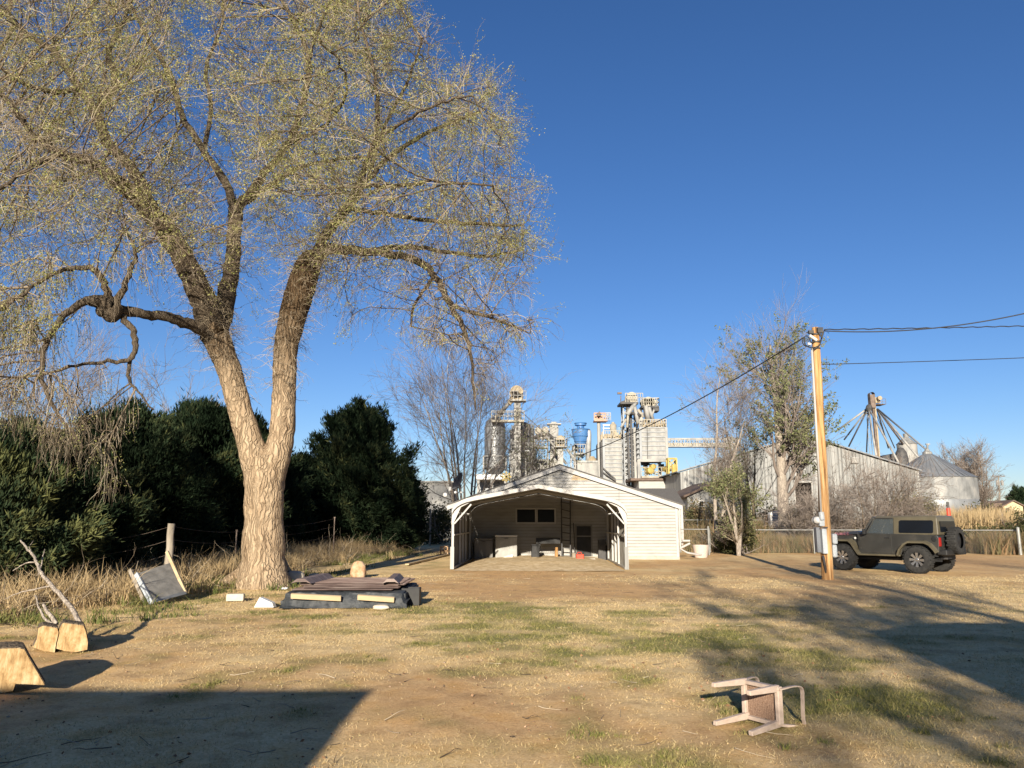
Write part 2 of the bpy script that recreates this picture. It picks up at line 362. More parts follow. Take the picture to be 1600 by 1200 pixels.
# ------------------------------------------------------------------ ground sheet
def blob(x, y, px, py, rx, ry):
    """a soft patch of turf or dirt round the ground point seen at photo pixel (px, py); radii in metres"""
    c = G(px, py)
    return np.exp(-(((x-c.x)/rx)**2 + ((y-c.y)/ry)**2))
def ground_fields(x, y):
    n1 = fbm(x, y, 0.45, 3); n2 = fbm(x, y, 1.6, 9); n3 = fbm(x, y, 0.16, 21)
    green = (blob(x, y, 900, 960, 4.5, 3.0)*0.75 + blob(x, y, 1120, 1010, 2.0, 1.6)*1.0 + blob(x, y, 1300, 1080, 1.1, 1.0)*1.1 + blob(x, y, 1480, 1100, 1.2, 0.9)*1.1
             + blob(x, y, 640, 985, 1.8, 2.2)*0.6 + blob(x, y, 330, 940, 2.0, 1.5)*0.9 + blob(x, y, 680, 950, 1.6, 1.6)*0.7 + blob(x, y, 1000, 872, 1.5, 1.2)*0.9
             + blob(x, y, 740, 1170, 0.5, 0.5)*0.7 + blob(x, y, 1000, 1180, 0.5, 0.5)*0.5 + blob(x, y, 560, 880, 4, 6)*0.6 + blob(x, y, 200, 925, 2.0, 2.0)*0.8
             + blob(x, y, 1200, 1040, 1.2, 0.7)*0.8)
    green = np.clip(green*0.72*(0.0+2.0*n1) + (n2-0.50)*2.3 + (n1-0.5)*0.7 - 0.12, 0, 1)
    far = np.clip((y-14.5)/5.0, 0, 1)*np.clip((x+5)/4.0, 0, 1)*np.clip((46-y)/6, 0, 1)     # packed dirt of the yard and drive
    near_left = np.exp(-(((x+4.0)/3.2)**2 + ((y-11)/4.0)**2))
    bare = blob(x, y, 700, 1090, 1.0, 0.9)*0.7 + blob(x, y, 1250, 1150, 0.8, 0.5)*0.7 + blob(x, y, 860, 925, 2.5, 2)*0.5 + blob(x, y, 430, 935, 2.5, 2.0)*0.8
    dirt = np.clip(far*0.9 + near_left*0.75 + bare*0.8 - 0.16 + (n3-0.5)*2.0 + (n1-0.5)*1.8 + (n2-0.5)*1.1, 0, 1)
    green = green*(1 - 0.8*np.clip(dirt, 0, 1)*(far > 0.3))
    return green, dirt
def axis_pts(dense0, dense1, step, out, grow=1.12):
    a = list(np.arange(dense0, dense1+1e-6, step)); s = step; p = dense1
    while p < out: s *= grow; p += s; a.append(p)
    s = step; p = dense0; b = []
    while p > -out: s *= grow; p -= s; b.append(p)
    return np.array(sorted(b) + a)
gx = axis_pts(-12, 14, 0.09, 1500, 1.10); gy = axis_pts(2.5, 26, 0.09, 1500, 1.08)
XX, YY = np.meshgrid(gx, gy, indexing='ij'); xf, yf = XX.ravel(), YY.ravel()
gr_, dt_ = ground_fields(xf, yf)
def ground_z(x, y):
    w = np.clip(1 - (np.abs(y-15)/45), 0, 1)
    x = np.asarray(x, dtype=float); y = np.asarray(y, dtype=float)
    return ((fbm(x, y, 0.7, 40)-0.5)*0.05 + (fbm(x, y, 4.0, 50, 3)-0.5)*0.03)*w - 0.01
zf = ground_z(xf, yf)
idx = np.arange(len(xf)).reshape(len(gx), len(gy))
F = np.stack([idx[:-1, :-1], idx[1:, :-1], idx[1:, 1:], idx[:-1, 1:]], -1).reshape(-1, 4)

def ground_material():
    m, n, l = new_mat('yard_ground')
    b = n['Principled BSDF']; b.inputs['Roughness'].default_value = 0.95; b.inputs['Specular IOR Level'].default_value = 0.1
    tc = n.new('ShaderNodeTexCoord')
    def noise(sc, det=6, ro=0.6, st=None):
        z = n.new('ShaderNodeTexNoise'); z.inputs['Scale'].default_value = sc; z.inputs['Detail'].default_value = det; z.inputs['Roughness'].default_value = ro
        if st:
            mp = n.new('ShaderNodeMapping'); mp.inputs['Scale'].default_value = st; l.new(tc.outputs['Object'], mp.inputs[0]); l.new(mp.outputs[0], z.inputs['Vector'])
        else: l.new(tc.outputs['Object'], z.inputs['Vector'])
        return z
    def ramp(src, stops):
        r = n.new('ShaderNodeValToRGB'); l.new(src, r.inputs[0]); e = r.color_ramp.elements
        e[0].position, e[0].color = stops[0][0], (*stops[0][1], 1); e[1].position, e[1].color = stops[-1][0], (*stops[-1][1], 1)
        for p, c in stops[1:-1]: q = e.new(p); q.color = (*c, 1)
        return r
    fine = noise(38, 8, 0.7); mid = noise(2.3, 8, 0.65); low = noise(0.5, 5)
    straw = ramp(fine.outputs['Fac'], [(0.28, (0.46, 0.325, 0.15)), (0.5, (0.68, 0.51, 0.27)), (0.72, (0.78, 0.62, 0.37))])
    dirt = ramp(fine.outputs['Fac'], [(0.25, (0.37, 0.215, 0.10)), (0.5, (0.55, 0.35, 0.17)), (0.75, (0.67, 0.46, 0.25))])
    dirt2 = ramp(mid.outputs['Fac'], [(0.33, (0.66, 0.60, 0.56)), (0.5, (0.98, 0.97, 0.96)), (0.66, (1.0, 0.92, 0.78))])
    green = ramp(fine.outputs['Fac'], [(0.3, (0.13, 0.13, 0.045)), (0.5, (0.23, 0.21, 0.08)), (0.7, (0.40, 0.33, 0.15))])
    ag = n.new('ShaderNodeAttribute'); ag.attribute_name = 'green'; ad = n.new('ShaderNodeAttribute'); ad.attribute_name = 'dirt'
    def sharpen(src, add):
        a = n.new('ShaderNodeMath'); a.operation = 'MULTIPLY_ADD'; a.inputs[1].default_value = add; a.inputs[2].default_value = -add*0.5; l.new(mid.outputs['Fac'], a.inputs[0])
        s = n.new('ShaderNodeMath'); s.operation = 'ADD'; s.use_clamp = True; l.new(src, s.inputs[0]); l.new(a.outputs[0], s.inputs[1]); return s
    sg = sharpen(ag.outputs['Fac'], 0.6); sdt = sharpen(ad.outputs['Fac'], 1.2)
    m1 = n.new('ShaderNodeMixRGB'); l.new(sdt.outputs[0], m1.inputs[0]); l.new(straw.outputs[0], m1.inputs[1]); l.new(dirt.outputs[0], m1.inputs[2])
    m2 = n.new('ShaderNodeMixRGB'); m2.blend_type = 'MULTIPLY'; m2.inputs[0].default_value = 1; l.new(m1.outputs[0], m2.inputs[1]); l.new(dirt2.outputs[0], m2.inputs[2])
    m3 = n.new('ShaderNodeMixRGB'); l.new(sg.outputs[0], m3.inputs[0]); l.new(m2.outputs[0], m3.inputs[1]); l.new(green.outputs[0], m3.inputs[2])
    l.new(m3.outputs[0], b.inputs['Base Color'])
    bp = n.new('ShaderNodeBump'); bp.inputs['Strength'].default_value = 0.6; bp.inputs['Distance'].default_value = 0.02
    l.new(fine.outputs['Fac'], bp.inputs['Height']); l.new(bp.outputs[0], b.inputs['Normal'])
    return m
M['ground'] = ground_material()
gobj = mesh_np('ground', np.stack([xf, yf, zf], -1), F, 'ground', attrs={'green': gr_, 'dirt': dt_}, smooth=True)
setp(gobj, kind='structure')

# short mown grass on the near ground, one object
def grass_material():
    m, n, l = new_mat('mown_grass')
    n.remove(n['Principled BSDF'])
    ag = n.new('ShaderNodeAttribute'); ag.attribute_name = 'green'; ar = n.new('ShaderNodeAttribute'); ar.attribute_name = 'rnd'
    def ramp(cols):
        r = n.new('ShaderNodeValToRGB'); l.new(ar.outputs['Fac'], r.inputs[0]); e = r.color_ramp.elements
        e[0].color = (*cols[0], 1); e[1].color = (*cols[2], 1); q = e.new(0.5); q.color = (*cols[1], 1); return r
    a = ramp([(0.42, 0.30, 0.145), (0.58, 0.44, 0.23), (0.66, 0.53, 0.31)]); b = ramp([(0.10, 0.11, 0.035), (0.20, 0.195, 0.065), (0.37, 0.31, 0.13)])
    mx = n.new('ShaderNodeMixRGB'); l.new(ag.outputs['Fac'], mx.inputs[0]); l.new(a.outputs[0], mx.inputs[1]); l.new(b.outputs[0], mx.inputs[2])
    d = n.new('ShaderNodeBsdfDiffuse'); t = n.new('ShaderNodeBsdfTranslucent'); s = n.new('ShaderNodeMixShader'); s.inputs[0].default_value = 0.3
    l.new(mx.outputs[0], d.inputs[0]); l.new(mx.outputs[0], t.inputs[0]); l.new(d.outputs[0], s.inputs[1]); l.new(t.outputs[0], s.inputs[2]); l.new(s.outputs[0], n['Material Output'].inputs[0])
    return m
M['grass'] = grass_material()
def grass_blades():
    rng = np.random.default_rng(5)
    N = 420000
    yy = 4.2*np.exp(rng.random(N)*math.log(24/4.2)); xx = (rng.random(N)*2-1)*(yy*0.72+0.6)
    g, d = ground_fields(xx, yy)
    keep = rng.random(N) < np.clip(0.85 - 1.0*d + g*0.9, 0.015, 1)*np.clip(0.15+2.2*fbm(xx, yy, 2.6, 77)-0.5, 0.08, 1)
    xx, yy, g = xx[keep], yy[keep], g[keep]; N = len(xx)
    zz = ground_z(xx, yy)
    h = (0.010 + 0.018*rng.random(N)**2)*(1+0.7*g)*(0.85+yy*0.03)
    a = rng.random(N)*2*np.pi; lean = rng.normal(size=(N, 2))*0.9
    w = 0.0022*(0.6+yy*0.17)
    base = np.stack([xx, yy, zz-0.004], -1); side = np.stack([np.cos(a), np.sin(a), np.zeros(N)], -1)*w[:, None]
    tip = base + np.stack([lean[:, 0]*h, lean[:, 1]*h, h], -1)
    V = np.stack([base-side, base+side, tip], 1).reshape(-1, 3)
    F = np.arange(N*3).reshape(N, 3)
    gg = np.clip(g*1.1 + rng.normal(size=N)*0.15, 0, 1)
    o = mesh_np('grass', V, F, 'grass', rnd=rep(rng.random(N), 3), attrs={'green': rep(gg, 3)})
    setp(o, kind='stuff')
grass_blades()

# fallen leaves and chips of wood on the yard
def litter():
    rng = np.random.default_rng(8)
    N = 3600
    yy = 5 + 26*rng.random(N)**1.3; xx = (rng.random(N)*2-1)*(yy*0.7)
    k = (fbm(xx, yy, 0.5, 60) + np.exp(-(((xx-0.3)/2.2)**2 + ((yy-16.5)/2.0)**2))*0.5) > 0.56
    xx, yy = xx[k], yy[k]; N = len(xx)
    p = np.stack([xx, yy, ground_z(xx, yy)+0.012], -1)
    ax = rng.normal(size=(N, 3)); ax[:, 2] *= 0.25
    V, F = quads_np(p, 0.03, rng, 0.7, 0.5, axis=ax)
    M['litter'] = leaf_mat('dead_leaf', [(0.16, 0.085, 0.05), (0.30, 0.17, 0.09), (0.42, 0.30, 0.20)], 0.1)
    setp(mesh_np('fallen_leaves', V, F, 'litter', rnd=rep(rng.random(N), 4)), kind='stuff')
litter()

def pebbles():
    """small stones and clods loose on the bare parts of the yard"""
    rng = np.random.default_rng(18); N = 5200
    yy = 4.6*np.exp(rng.random(N)*math.log(30/4.6)); xx = (rng.random(N)*2-1)*yy*0.72; g, d = ground_fields(xx, yy)
    k = (rng.random(N) < d*0.9) & (fbm(xx, yy, 1.1, 88) > 0.42); xx, yy = xx[k], yy[k]; N = len(xx)
    r = (0.004+0.015*rng.random(N)**3)[:, None, None]; c = np.stack([xx, yy, ground_z(xx, yy)+0.002], -1)[:, None]
    o = np.array([[1, 0, 0], [0, 1, 0], [-1, 0, 0], [0, -1, 0], [0.2, 0.1, 0.7], [0, 0, -0.4]])[None]*(0.7+0.6*rng.random((N, 6, 1)))
    V = (c+o*r).reshape(-1, 3); f = np.array([[0, 1, 4], [1, 2, 4], [2, 3, 4], [3, 0, 4], [1, 0, 5], [2, 1, 5], [3, 2, 5], [0, 3, 5]])
    F = (np.arange(N)[:, None, None]*6+f[None]).reshape(-1, 3)
    M['pebble'] = leaf_mat('loose_stone', [(0.14, 0.09, 0.055), (0.25, 0.17, 0.11), (0.34, 0.27, 0.20)], 0.0)
    setp(mesh_np('pebbles', V, F, 'pebble', rnd=rep(rng.random(N), 6)), kind='stuff')
pebbles()
def yard_twigs():
    rng = np.random.default_rng(28); N = 240
    yy = 5.0*np.exp(rng.random(N)*math.log(24/5.0)); xx = (rng.random(N)*1.5-0.95)*yy*0.7; a = rng.random(N)*2*np.pi
    st = np.stack([xx, yy, ground_z(xx, yy)+0.012], -1); d = np.stack([np.cos(a), np.sin(a), np.zeros(N)], -1)
    p, r = spawn(np.stack([st, st+d*0.03], 1), np.full((N, 2), 0.004), 1, (0.06, 0.34), 0.1, 0.2, 6, 0.0, 0.14, rng, rr=1, rmin=0.0028)
    p[..., 2] = np.clip(p[..., 2], ground_z(p[..., 0].ravel(), p[..., 1].ravel()).reshape(p.shape[:2])+0.004, 0.05)
    nb = NB(); V, F = tubes_np(p, r, 4); nb.add(V, F, rep(rng.random(N), 24)); setp(nb.build('fallen_twigs', 'twig'), kind='stuff')
yard_twigs()
# ------------------------------------------------------------------ the big elm
def in_poly(x, y, poly):
    inside = np.zeros(len(x), bool); j = len(poly)-1
    for i in range(len(poly)):
        xi, yi = poly[i]; xj, yj = poly[j]
        c = ((yi > y) != (yj > y)) & (x < (xj-xi)*(y-yi)/(yj-yi+1e-9) + xi); inside ^= c; j = i
    return inside
def smooth_path(pts, rad, sub=5, wob=0.0, rng=None):
    """Catmull-Rom through the points"""
    p = [Vector(a) for a in pts]; p = [p[0]*2-p[1]] + p + [p[-1]*2-p[-2]]
    out = []; ro = []
    for i in range(1, len(p)-2):
        for k in range(sub):
            t = k/sub; a, b, c, d = p[i-1], p[i], p[i+1], p[i+2]
            q = 0.5*((2*b) + (c-a)*t + (2*a-5*b+4*c-d)*t*t + (3*b-a-3*c+d)*t**3)
            if wob and rng and (i > 1 or k): q = q + Vector((rng.gauss(0, wob), rng.gauss(0, wob), rng.gauss(0, wob)))
            out.append(q); ro.append(rad[i-1]*(1-t) + rad[i]*t)
    out.append(p[-2]); ro.append(rad[-1])
    return out, ro
def elm():
    rng = np.random.default_rng(11); rr = random.Random(4)
    Y0 = 19.6
    base = G(410, 912); base.z = 0
    T = thing('elm_tree', 'huge forked elm with pale ridged bark and sparse olive spring foliage left of the carport', 'tree', base)
    def limb(pts):      # (px, py, depth offset, width in px)
        w = [P(a, b, Y0+d) for a, b, d, r in pts]; r = [(r if r > 22 else r*0.82)*0.5*(Y0+d)/FPX for a, b, d, r in pts]
        return w, r
    limbs = [
     [(411, 926, 0, 96), (411, 905, 0, 77), (411, 870, 0, 63), (412, 800, 0, 57), (413, 750, 0, 60), (410, 715, 0, 55)],
     [(413, 770, 0, 50), (398, 715, 0, 44), (378, 650, -0.1, 36), (360, 585, -0.2, 36), (343, 540, -0.3, 42), (330, 505, -0.4, 39)],
     [(411, 770, 0, 50), (427, 725, 0, 46), (440, 680, 0.1, 39), (444, 610, 0.2, 37), (446, 550, 0.3, 36), (456, 500, 0.3, 42), (470, 450, 0.4, 46), (482, 415, 0.5, 42), (492, 398, 0.5, 30)],
     # left stem, main limb to the upper left
     [(340, 530, -0.3, 44), (322, 480, -0.6, 42), (300, 430, -1.0, 37), (267, 370, -1.4, 34), (225, 320, -1.9, 30), (188, 288, -2.4, 24), (146, 255, -2.9, 21), (94, 240, -3.2, 17), (49, 208, -3.5, 13), (15, 160, -3.8, 10), (-30, 120, -4, 7)],
     [(240, 335, -1.7, 24), (212, 270, -1.6, 22), (168, 222, -1.5, 20), (150, 176, -1.4, 18), (126, 140, -1.3, 16), (92, 88, -1.2, 14), (48, 56, -1.0, 11), (5, 20, -0.8, 8)],
     [(150, 176, -1.4, 16), (180, 130, -0.5, 14), (170, 80, 0.2, 11), (200, 20, 1, 8), (215, -40, 1.5, 6)],
     [(126, 140, -1.3, 12), (60, 140, -2.2, 10), (0, 105, -3, 8)],
     [(94, 240, -3.2, 12), (50, 260, -3.8, 10), (5, 290, -4.4, 8), (-40, 330, -5, 6)],
     # second stem
     [(340, 520, -0.3, 34), (352, 470, 0.2, 30), (362, 420, 0.7, 25), (367, 360, 1.2, 23), (368, 325, 1.4, 24)],
     [(368, 330, 1.4, 18), (350, 280, 1.8, 16), (318, 235, 2.2, 14), (285, 180, 2.7, 13), (262, 110, 3.1, 11), (225, 50, 3.4, 8), (200, 0, 3.6, 6)],
     [(368, 330, 1.4, 18), (392, 300, 1.0, 17), (418, 265, 0.6, 15), (450, 225, 0.2, 14), (470, 170, -0.1, 13), (482, 95, -0.4, 12), (468, 50, -0.7, 10), (440, 0, -1, 7)],
     [(482, 95, -0.4, 8), (500, 40, -0.8, 6), (520, -10, -1.2, 5)],
     [(318, 235, 2.2, 10), (330, 170, 2.6, 9), (322, 110, 2.9, 8), (345, 40, 3.2, 6), (350, -20, 3.4, 5)],
     [(372, 325, 1.4, 12), (420, 290, 2.2, 10), (470, 262, 3.0, 8), (530, 250, 3.8, 7), (600, 240, 4.5, 5)],
     # horizontal branch with the dark knot
     [(332, 525, -0.5, 24), (300, 508, -1.0, 22), (262, 496, -1.5, 20), (225, 490, -2.0, 18), (190, 486, -2.4, 22), (172, 482, -2.7, 36), (160, 472, -2.8, 26), (130, 472, -3.2, 15), (95, 500, -3.6, 12), (66, 550, -4.0, 10), (70, 605, -4.2, 8), (92, 650, -4.4, 6), (130, 700, -4.5, 4)],
     [(176, 482, -2.7, 20), (164, 448, -2.9, 14), (146, 422, -3.0, 12), (110, 420, -3.2, 9), (60, 440, -3.8, 7), (10, 480, -4.4, 5)],
     [(176, 478, -2.7, 18), (194, 450, -2.6, 12), (204, 420, -2.5, 10), (212, 396, -2.5, 7), (190, 350, -2.6, 4)],
     [(186, 492, -2.5, 14), (205, 515, -2.6, 12), (212, 540, -2.7, 11), (202, 562, -2.8, 9), (160, 566, -2.9, 7), (108, 572, -3.1, 5)],
     [(208, 552, -2.7, 8), (200, 588, -2.7, 7), (215, 610, -2.7, 4), (240, 640, -2.8, 3)],
     # right stem: the arching limbs
     [(488, 402, 0.5, 26), (515, 390, 0.3, 22), (560, 392, 0.0, 18), (605, 396, -0.3, 17), (655, 408, -0.6, 15), (685, 440, -0.9, 13), (705, 478, -1.1, 12), (728, 520, -1.3, 9), (738, 570, -1.4, 6), (743, 640, -1.5, 3)],
     [(705, 478, -1.1, 8), (745, 490, -1.4, 7), (790, 505, -1.7, 5), (825, 520, -2.0, 3)],
     [(680, 432, -0.9, 8), (650, 470, -0.4, 6), (642, 510, 0.0, 4)],
     [(575, 392, 0.0, 12), (640, 385, 1.0, 10), (700, 395, 2.0, 8), (760, 400, 2.8, 6), (815, 390, 3.4, 4)],
     [(492, 400, 0.5, 22), (512, 360, 1.0, 18), (545, 325, 1.6, 15), (575, 280, 2.1, 12), (615, 240, 2.6, 10), (675, 205, 3.1, 8), (750, 175, 3.6, 5)],
     [(545, 325, 1.6, 10), (610, 335, 1.2, 9), (680, 345, 0.8, 8), (750, 350, 0.4, 7), (815, 352, 0.0, 4)],
     [(490, 400, 0.5, 18), (525, 345, -0.5, 16), (560, 290, -1.4, 13), (585, 220, -2.0, 11), (590, 150, -2.5, 9), (575, 80, -2.9, 7), (560, 20, -3.2, 5)],
     [(585, 220, -2.0, 8), (630, 190, -2.6, 7), (690, 160, -3.2, 5), (740, 150, -3.6, 3)],
     [(560, 290, -1.4, 9), (620, 290, -2.2, 8), (690, 285, -3.0, 6), (770, 290, -3.7, 4)],
     [(575, 280, 2.1, 8), (600, 200, 2.0, 7), (640, 120, 1.8, 6), (660, 60, 1.6, 4)],
     [(450, 225, 0.2, 8), (500, 200, -1.4, 7), (540, 150, -2.6, 6), (530, 90, -3.4, 4)],
    ]
    tm = MB(T); lm = MB(T); nodes = []; npar = []; nrad = []
    for li, L in enumerate(limbs):
        w, r = limb(L)
        pp, ro = smooth_path(w, r, 7 if li < 4 else 5, wob=0.0 if li < 3 else 0.018, rng=rr)
        if li < 3: ro = [a*(1+rr.uniform(-0.03, 0.03)) for a in ro]
        (tm if li < 3 else lm).tube(pp, ro, 28 if li < 4 else 10, jit=0.08 if li < 4 else 0.15, rng=rr)
        for k, (p, a) in enumerate(zip(pp, ro)):
            if li >= 3 and p.z > 4.5: nodes.append(p); nrad.append(a)
    # broken stub and burls on the stems
    for (a, b, d, w) in [(334, 512, -0.6, 24), (174, 490, -2.7, 26), (160, 486, -2.8, 18)]:
        c = P(a, b, Y0+d); r = w*0.5*Y0/FPX
        ring = [(r*math.sin(t), -r*math.cos(t)) for t in np.linspace(0.01, math.pi-0.01, 7)]
        (lm if a < 200 else tm).lathe(c, ring, 10)
    for k in range(9):      # root flare
        a = k*0.7+0.2; d = Vector((math.cos(a), math.sin(a), 0))
        tm.tube([base+d*0.30+Vector((0, 0, 0.75)), base+d*0.52+Vector((0, 0, 0.28)), base+d*(0.8+rr.random()*0.25)+Vector((0, 0, 0.03)), base+d*1.25+Vector((0, 0, -0.12))], [0.18, 0.2, 0.13, 0.05], 9)
    trunk = tm.build('trunk', 'elm_bark2', T, smooth=True); lm.build('limbs', 'limb_bark', T, smooth=True)
    # space colonisation of the crown
    outline = [(-260, -260), (620, -200), (640, -20), (672, 40), (700, 105), (780, 120), (800, 175), (812, 250), (842, 320), (845, 380), (828, 430), (842, 500), (800, 560), (745, 610), (700, 560), (655, 540), (628, 480), (590, 455), (560, 520), (540, 500), (505, 445), (470, 395), (430, 400), (420, 460), (395, 560), (372, 440), (330, 400), (300, 440), (330, 520), (300, 560), (262, 510), (225, 530), (240, 600), (215, 640), (150, 600), (180, 700), (200, 760), (165, 745), (120, 690), (60, 700), (20, 640), (-250, 640)]
    N = 60000
    ax = rng.uniform(-260, 860, N); ay = rng.uniform(-260, 770, N); k = in_poly(ax, ay, outline)
    # thinner where the photo shows sky between the limbs
    dens = np.ones(N)
    for hx, hy, hrx, hry, hv in [(260, 440, 90, 60, 0.95), (330, 100, 45, 60, 0.6), (410, 30, 30, 40, 0.6), (90, 200, 60, 40, 0.5), (200, 230, 40, 40, 0.4), (270, 560, 110, 75, 1.3), (150, 540, 70, 70, 0.8), (185, 450, 50, 50, 0.7), (250, 450, 80, 50, 1.0), (420, 480, 60, 100, 0.7), (560, 480, 60, 50, 0.6), (230, 600, 60, 60, 0.7), (440, 60, 40, 40, 0.4)]:
        dens -= hv*np.exp(-(((ax-hx)/hrx)**2 + ((ay-hy)/hry)**2))
    dens -= 0.45*(vnoise(ax/60, ay/60, 5) > 0.62)
    k &= rng.random(N) < np.clip(dens, 0.04, 1)
    ax, ay = ax[k], ay[k]
    cx, cy, rx, ry = 330, 200, 540, 520
    q = np.clip(1-((ax-cx)/rx)**2-((ay-cy)/ry)**2*0.7, 0.06, 1)**0.5
    dd = rng.uniform(-1, 1, len(ax))*q*6.0
    low = ay > 420
    dd = np.where(low & (ax < 260), -3.4 + rng.normal(size=len(ax))*1.1, dd)
    dd = np.where(low & (ax > 600), -1.1 + rng.normal(size=len(ax))*1.3, dd)
    dd = np.where((ay > 380) & (ax > 260) & (ax < 600), rng.normal(size=len(ax))*1.5, dd)
    att = np.array([P(a, b, Y0+c)[:] for a, b, c in zip(ax, ay, dd)])
    ci = rng.choice(len(att), 270, replace=False); cen = att[ci]; kc = kdtree.KDTree(len(cen))
    for i, p in enumerate(cen): kc.insert(p, i)
    kc.balance(); dc = np.array([kc.find(p)[2] for p in att])
    att = att[(att[:, 2] > 1.7) & (rng.random(len(att)) < np.exp(-(dc/0.68)**2)+0.06)][:9800]
    pos = [tuple(p) for p in nodes]; par = [-1]*len(pos); rad0 = list(nrad)
    step, dk, di = 0.27, 0.36, 4.0
    alive = np.ones(len(att), bool)
    best = np.full(len(att), 1e9); bi = np.zeros(len(att), int)
    newp = np.array(pos); start = 0
    for it in range(70):
        # nearest node for each attractor, updated with the new nodes only
        kd = kdtree.KDTree(len(newp))
        for i, p in enumerate(newp): kd.insert(p, i)
        kd.balance()
        for j in np.nonzero(alive)[0]:
            _, i, d = kd.find(att[j])
            if d < best[j]: best[j] = d; bi[j] = start+i
        alive &= best > dk
        act = alive & (best < di)
        if not act.any(): break
        A = np.array(pos)
        ids = bi[act]; dirs = nrm(att[act]-A[ids]); acc = {}
        for i, d in zip(ids, dirs):
            acc.setdefault(int(i), []).append(d)
        start = len(pos); nw = []
        for i, ds in acc.items():
            v = nrm(np.sum(ds, 0) + rng.normal(size=3)*0.35)
            nw.append(A[i] + v*step); par.append(i)
        pos += [tuple(p) for p in nw]; newp = np.array(nw); rad0 += [0]*len(nw)
        if len(pos) > 42000: break
    A = np.array(pos); par = np.array(par); n0 = len(nodes)
    cnt = np.ones(len(A)); 
    for i in range(len(A)-1, n0-1, -1): cnt[par[i]] += cnt[i]
    rad = 0.0048*cnt**0.45
    nid = np.arange(n0, len(A)); p0 = A[par[nid]]; p1 = A[nid]
    r1 = rad[nid]; r0 = np.where(par[nid] >= n0, rad[par[nid]], rad[nid]*1.3); r0 = np.minimum(r0, r1*1.7)
    seg = np.stack([p0, p1], 1); sr = np.stack([r0, r1], 1)
    br = NB()
    V, Fq = tubes_np(seg, sr, 5); br.add(V, Fq, rep(rng.random(len(seg))*0.35 + 0.1, 10))
    # twigs: most rise a little, the low outer ones on the left hang
    mid = (p0+p1)/2; thin = r1 < 0.03
    segt, srt, midt = seg[thin], sr[thin], mid[thin]
    d = midt - np.array([0, 0, CAMH]); ppx = 800 + FPX*d[:, 0]/(d[:, 1]*math.cos(PITCH)+d[:, 2]*math.sin(PITCH))
    ppy = 600 - FPX*(d[:, 2]*math.cos(PITCH)-d[:, 1]*math.sin(PITCH))/(d[:, 1]*math.cos(PITCH)+d[:, 2]*math.sin(PITCH))
    hang = np.where((ppy > 380) & (ppx < 260), -0.55, np.where((ppy > 430), -0.25, np.where(ppx > 560, 0.02, 0.05)))
    hang = hang - 0.06*((ppy > 200) & (ppx < 330))
    n1 = 2
    thin2 = rng.random(len(segt)) < 0.95; segt, srt, hang = segt[thin2], srt[thin2], hang[thin2]
    t1, tr1 = spawn(segt, srt, n1, (0.4, 1.05), 0.8, 0.1, 6, rep(hang, n1), 0.16, rng, rr=0.8, rmin=0.0036)
    V, Fq = tubes_np(t1, np.minimum(tr1, 0.006)); br.add(V, Fq, rep(rng.random(len(t1)), 18))
    t2, tr2 = spawn(t1, tr1, 3, (0.18, 0.5), 0.7, 0.15, 4, rep(rep(hang, n1), 3)*0.8, 0.15, rng, rr=0.7, rmin=0.0028)
    V, Fq = tubes_np(t2, np.minimum(tr2, 0.004)); br.add(V, Fq, rep(rng.random(len(t2)), 12))
    crown = br.build('branches', 'twig', T, off=base)
    # leaves and seed clusters, thicker in the clumps the photo shows
    c2 = t2.mean(1); d = c2 - np.array([0, 0, CAMH]); zz = d[:, 1]*math.cos(PITCH)+d[:, 2]*math.sin(PITCH)
    qx = 800+FPX*d[:, 0]/zz; qy = 600-FPX*(d[:, 2]*math.cos(PITCH)-d[:, 1]*math.sin(PITCH))/zz
    w = 0.50 + 0.7*(vnoise(qx/45, qy/45, 31)-0.35)
    for hx, hy, hr, hv in [(450, 150, 90, 0.9), (270, 130, 80, 0.6), (560, 60, 90, 0.6), (60, 470, 80, 0.7), (760, 200, 70, 0.45), (820, 370, 60, 0.6), (150, 60, 100, 0.4), (480, 230, 70, 0.5), (650, 300, 90, 0.25)]:
        w += hv*np.exp(-((qx-hx)**2+(qy-hy)**2)/hr**2)
    w = np.where((qy > 430) & (qx > 550), w*0.3, w)
    w = np.where((qy > 540), w*0.2, w); w = w*(1-0.9*np.exp(-(((qx-190)/70)**2+((qy-500)/80)**2)))
    sel = t2[rng.random(len(t2)) < np.clip(w, 0.04, 1)]
    lv = NB()
    V, Fq = leaves_np(sel, 13, 0.040, rng, asp=0.5, spread=0.045); lv.add(V, Fq, rep(np.clip(rng.random(len(sel)*13)*0.7+rep(rng.random(len(sel)), 13)*0.3, 0, 1), 4))
    lv.build('foliage', 'elm_leaf', T, off=base)
    print('elm nodes', len(A), 'twigs', len(t1), len(t2), 'leaf twigs', len(sel))
    # epicormic shoots on the stems
    st = MB(T)
    sh = NB(); starts = []; srad = []
    for L in (limbs[1], limbs[2], limbs[3]):
        w_, r_ = limb(L); pp, ro = smooth_path(w_, r_, 6)
        for p, q_, r in zip(pp[:-1], pp[1:], ro):
            if p.z > 4.6: starts.append((p[:], q_[:])); srad.append((r, r))
    starts = np.array(starts); 
    out = []
    for (a, b), (r, _) in zip(starts, srad):
        for _k in range(16 if a[2] > 6.0 else 7):
            t = rng.random(); an = rng.random()*2*np.pi
            pt = a*(1-t)+b*t + np.array([math.cos(an), math.sin(an), 0])*r*0.85
            out.append((pt, pt + np.array([math.cos(an), math.sin(an), rng.normal()*0.5+0.2])*0.04))
    out = np.array(out)
    e1, er = spawn(out, np.full((len(out), 2), 0.006), 1, (0.15, 0.8), 0.5, 0.5, 6, -0.12, 0.25, rng, rr=1.0, rmin=0.004)
    V, Fq = tubes_np(e1, er); sh.add(V, Fq, rep(rng.random(len(e1))*0.5+0.5, 18))
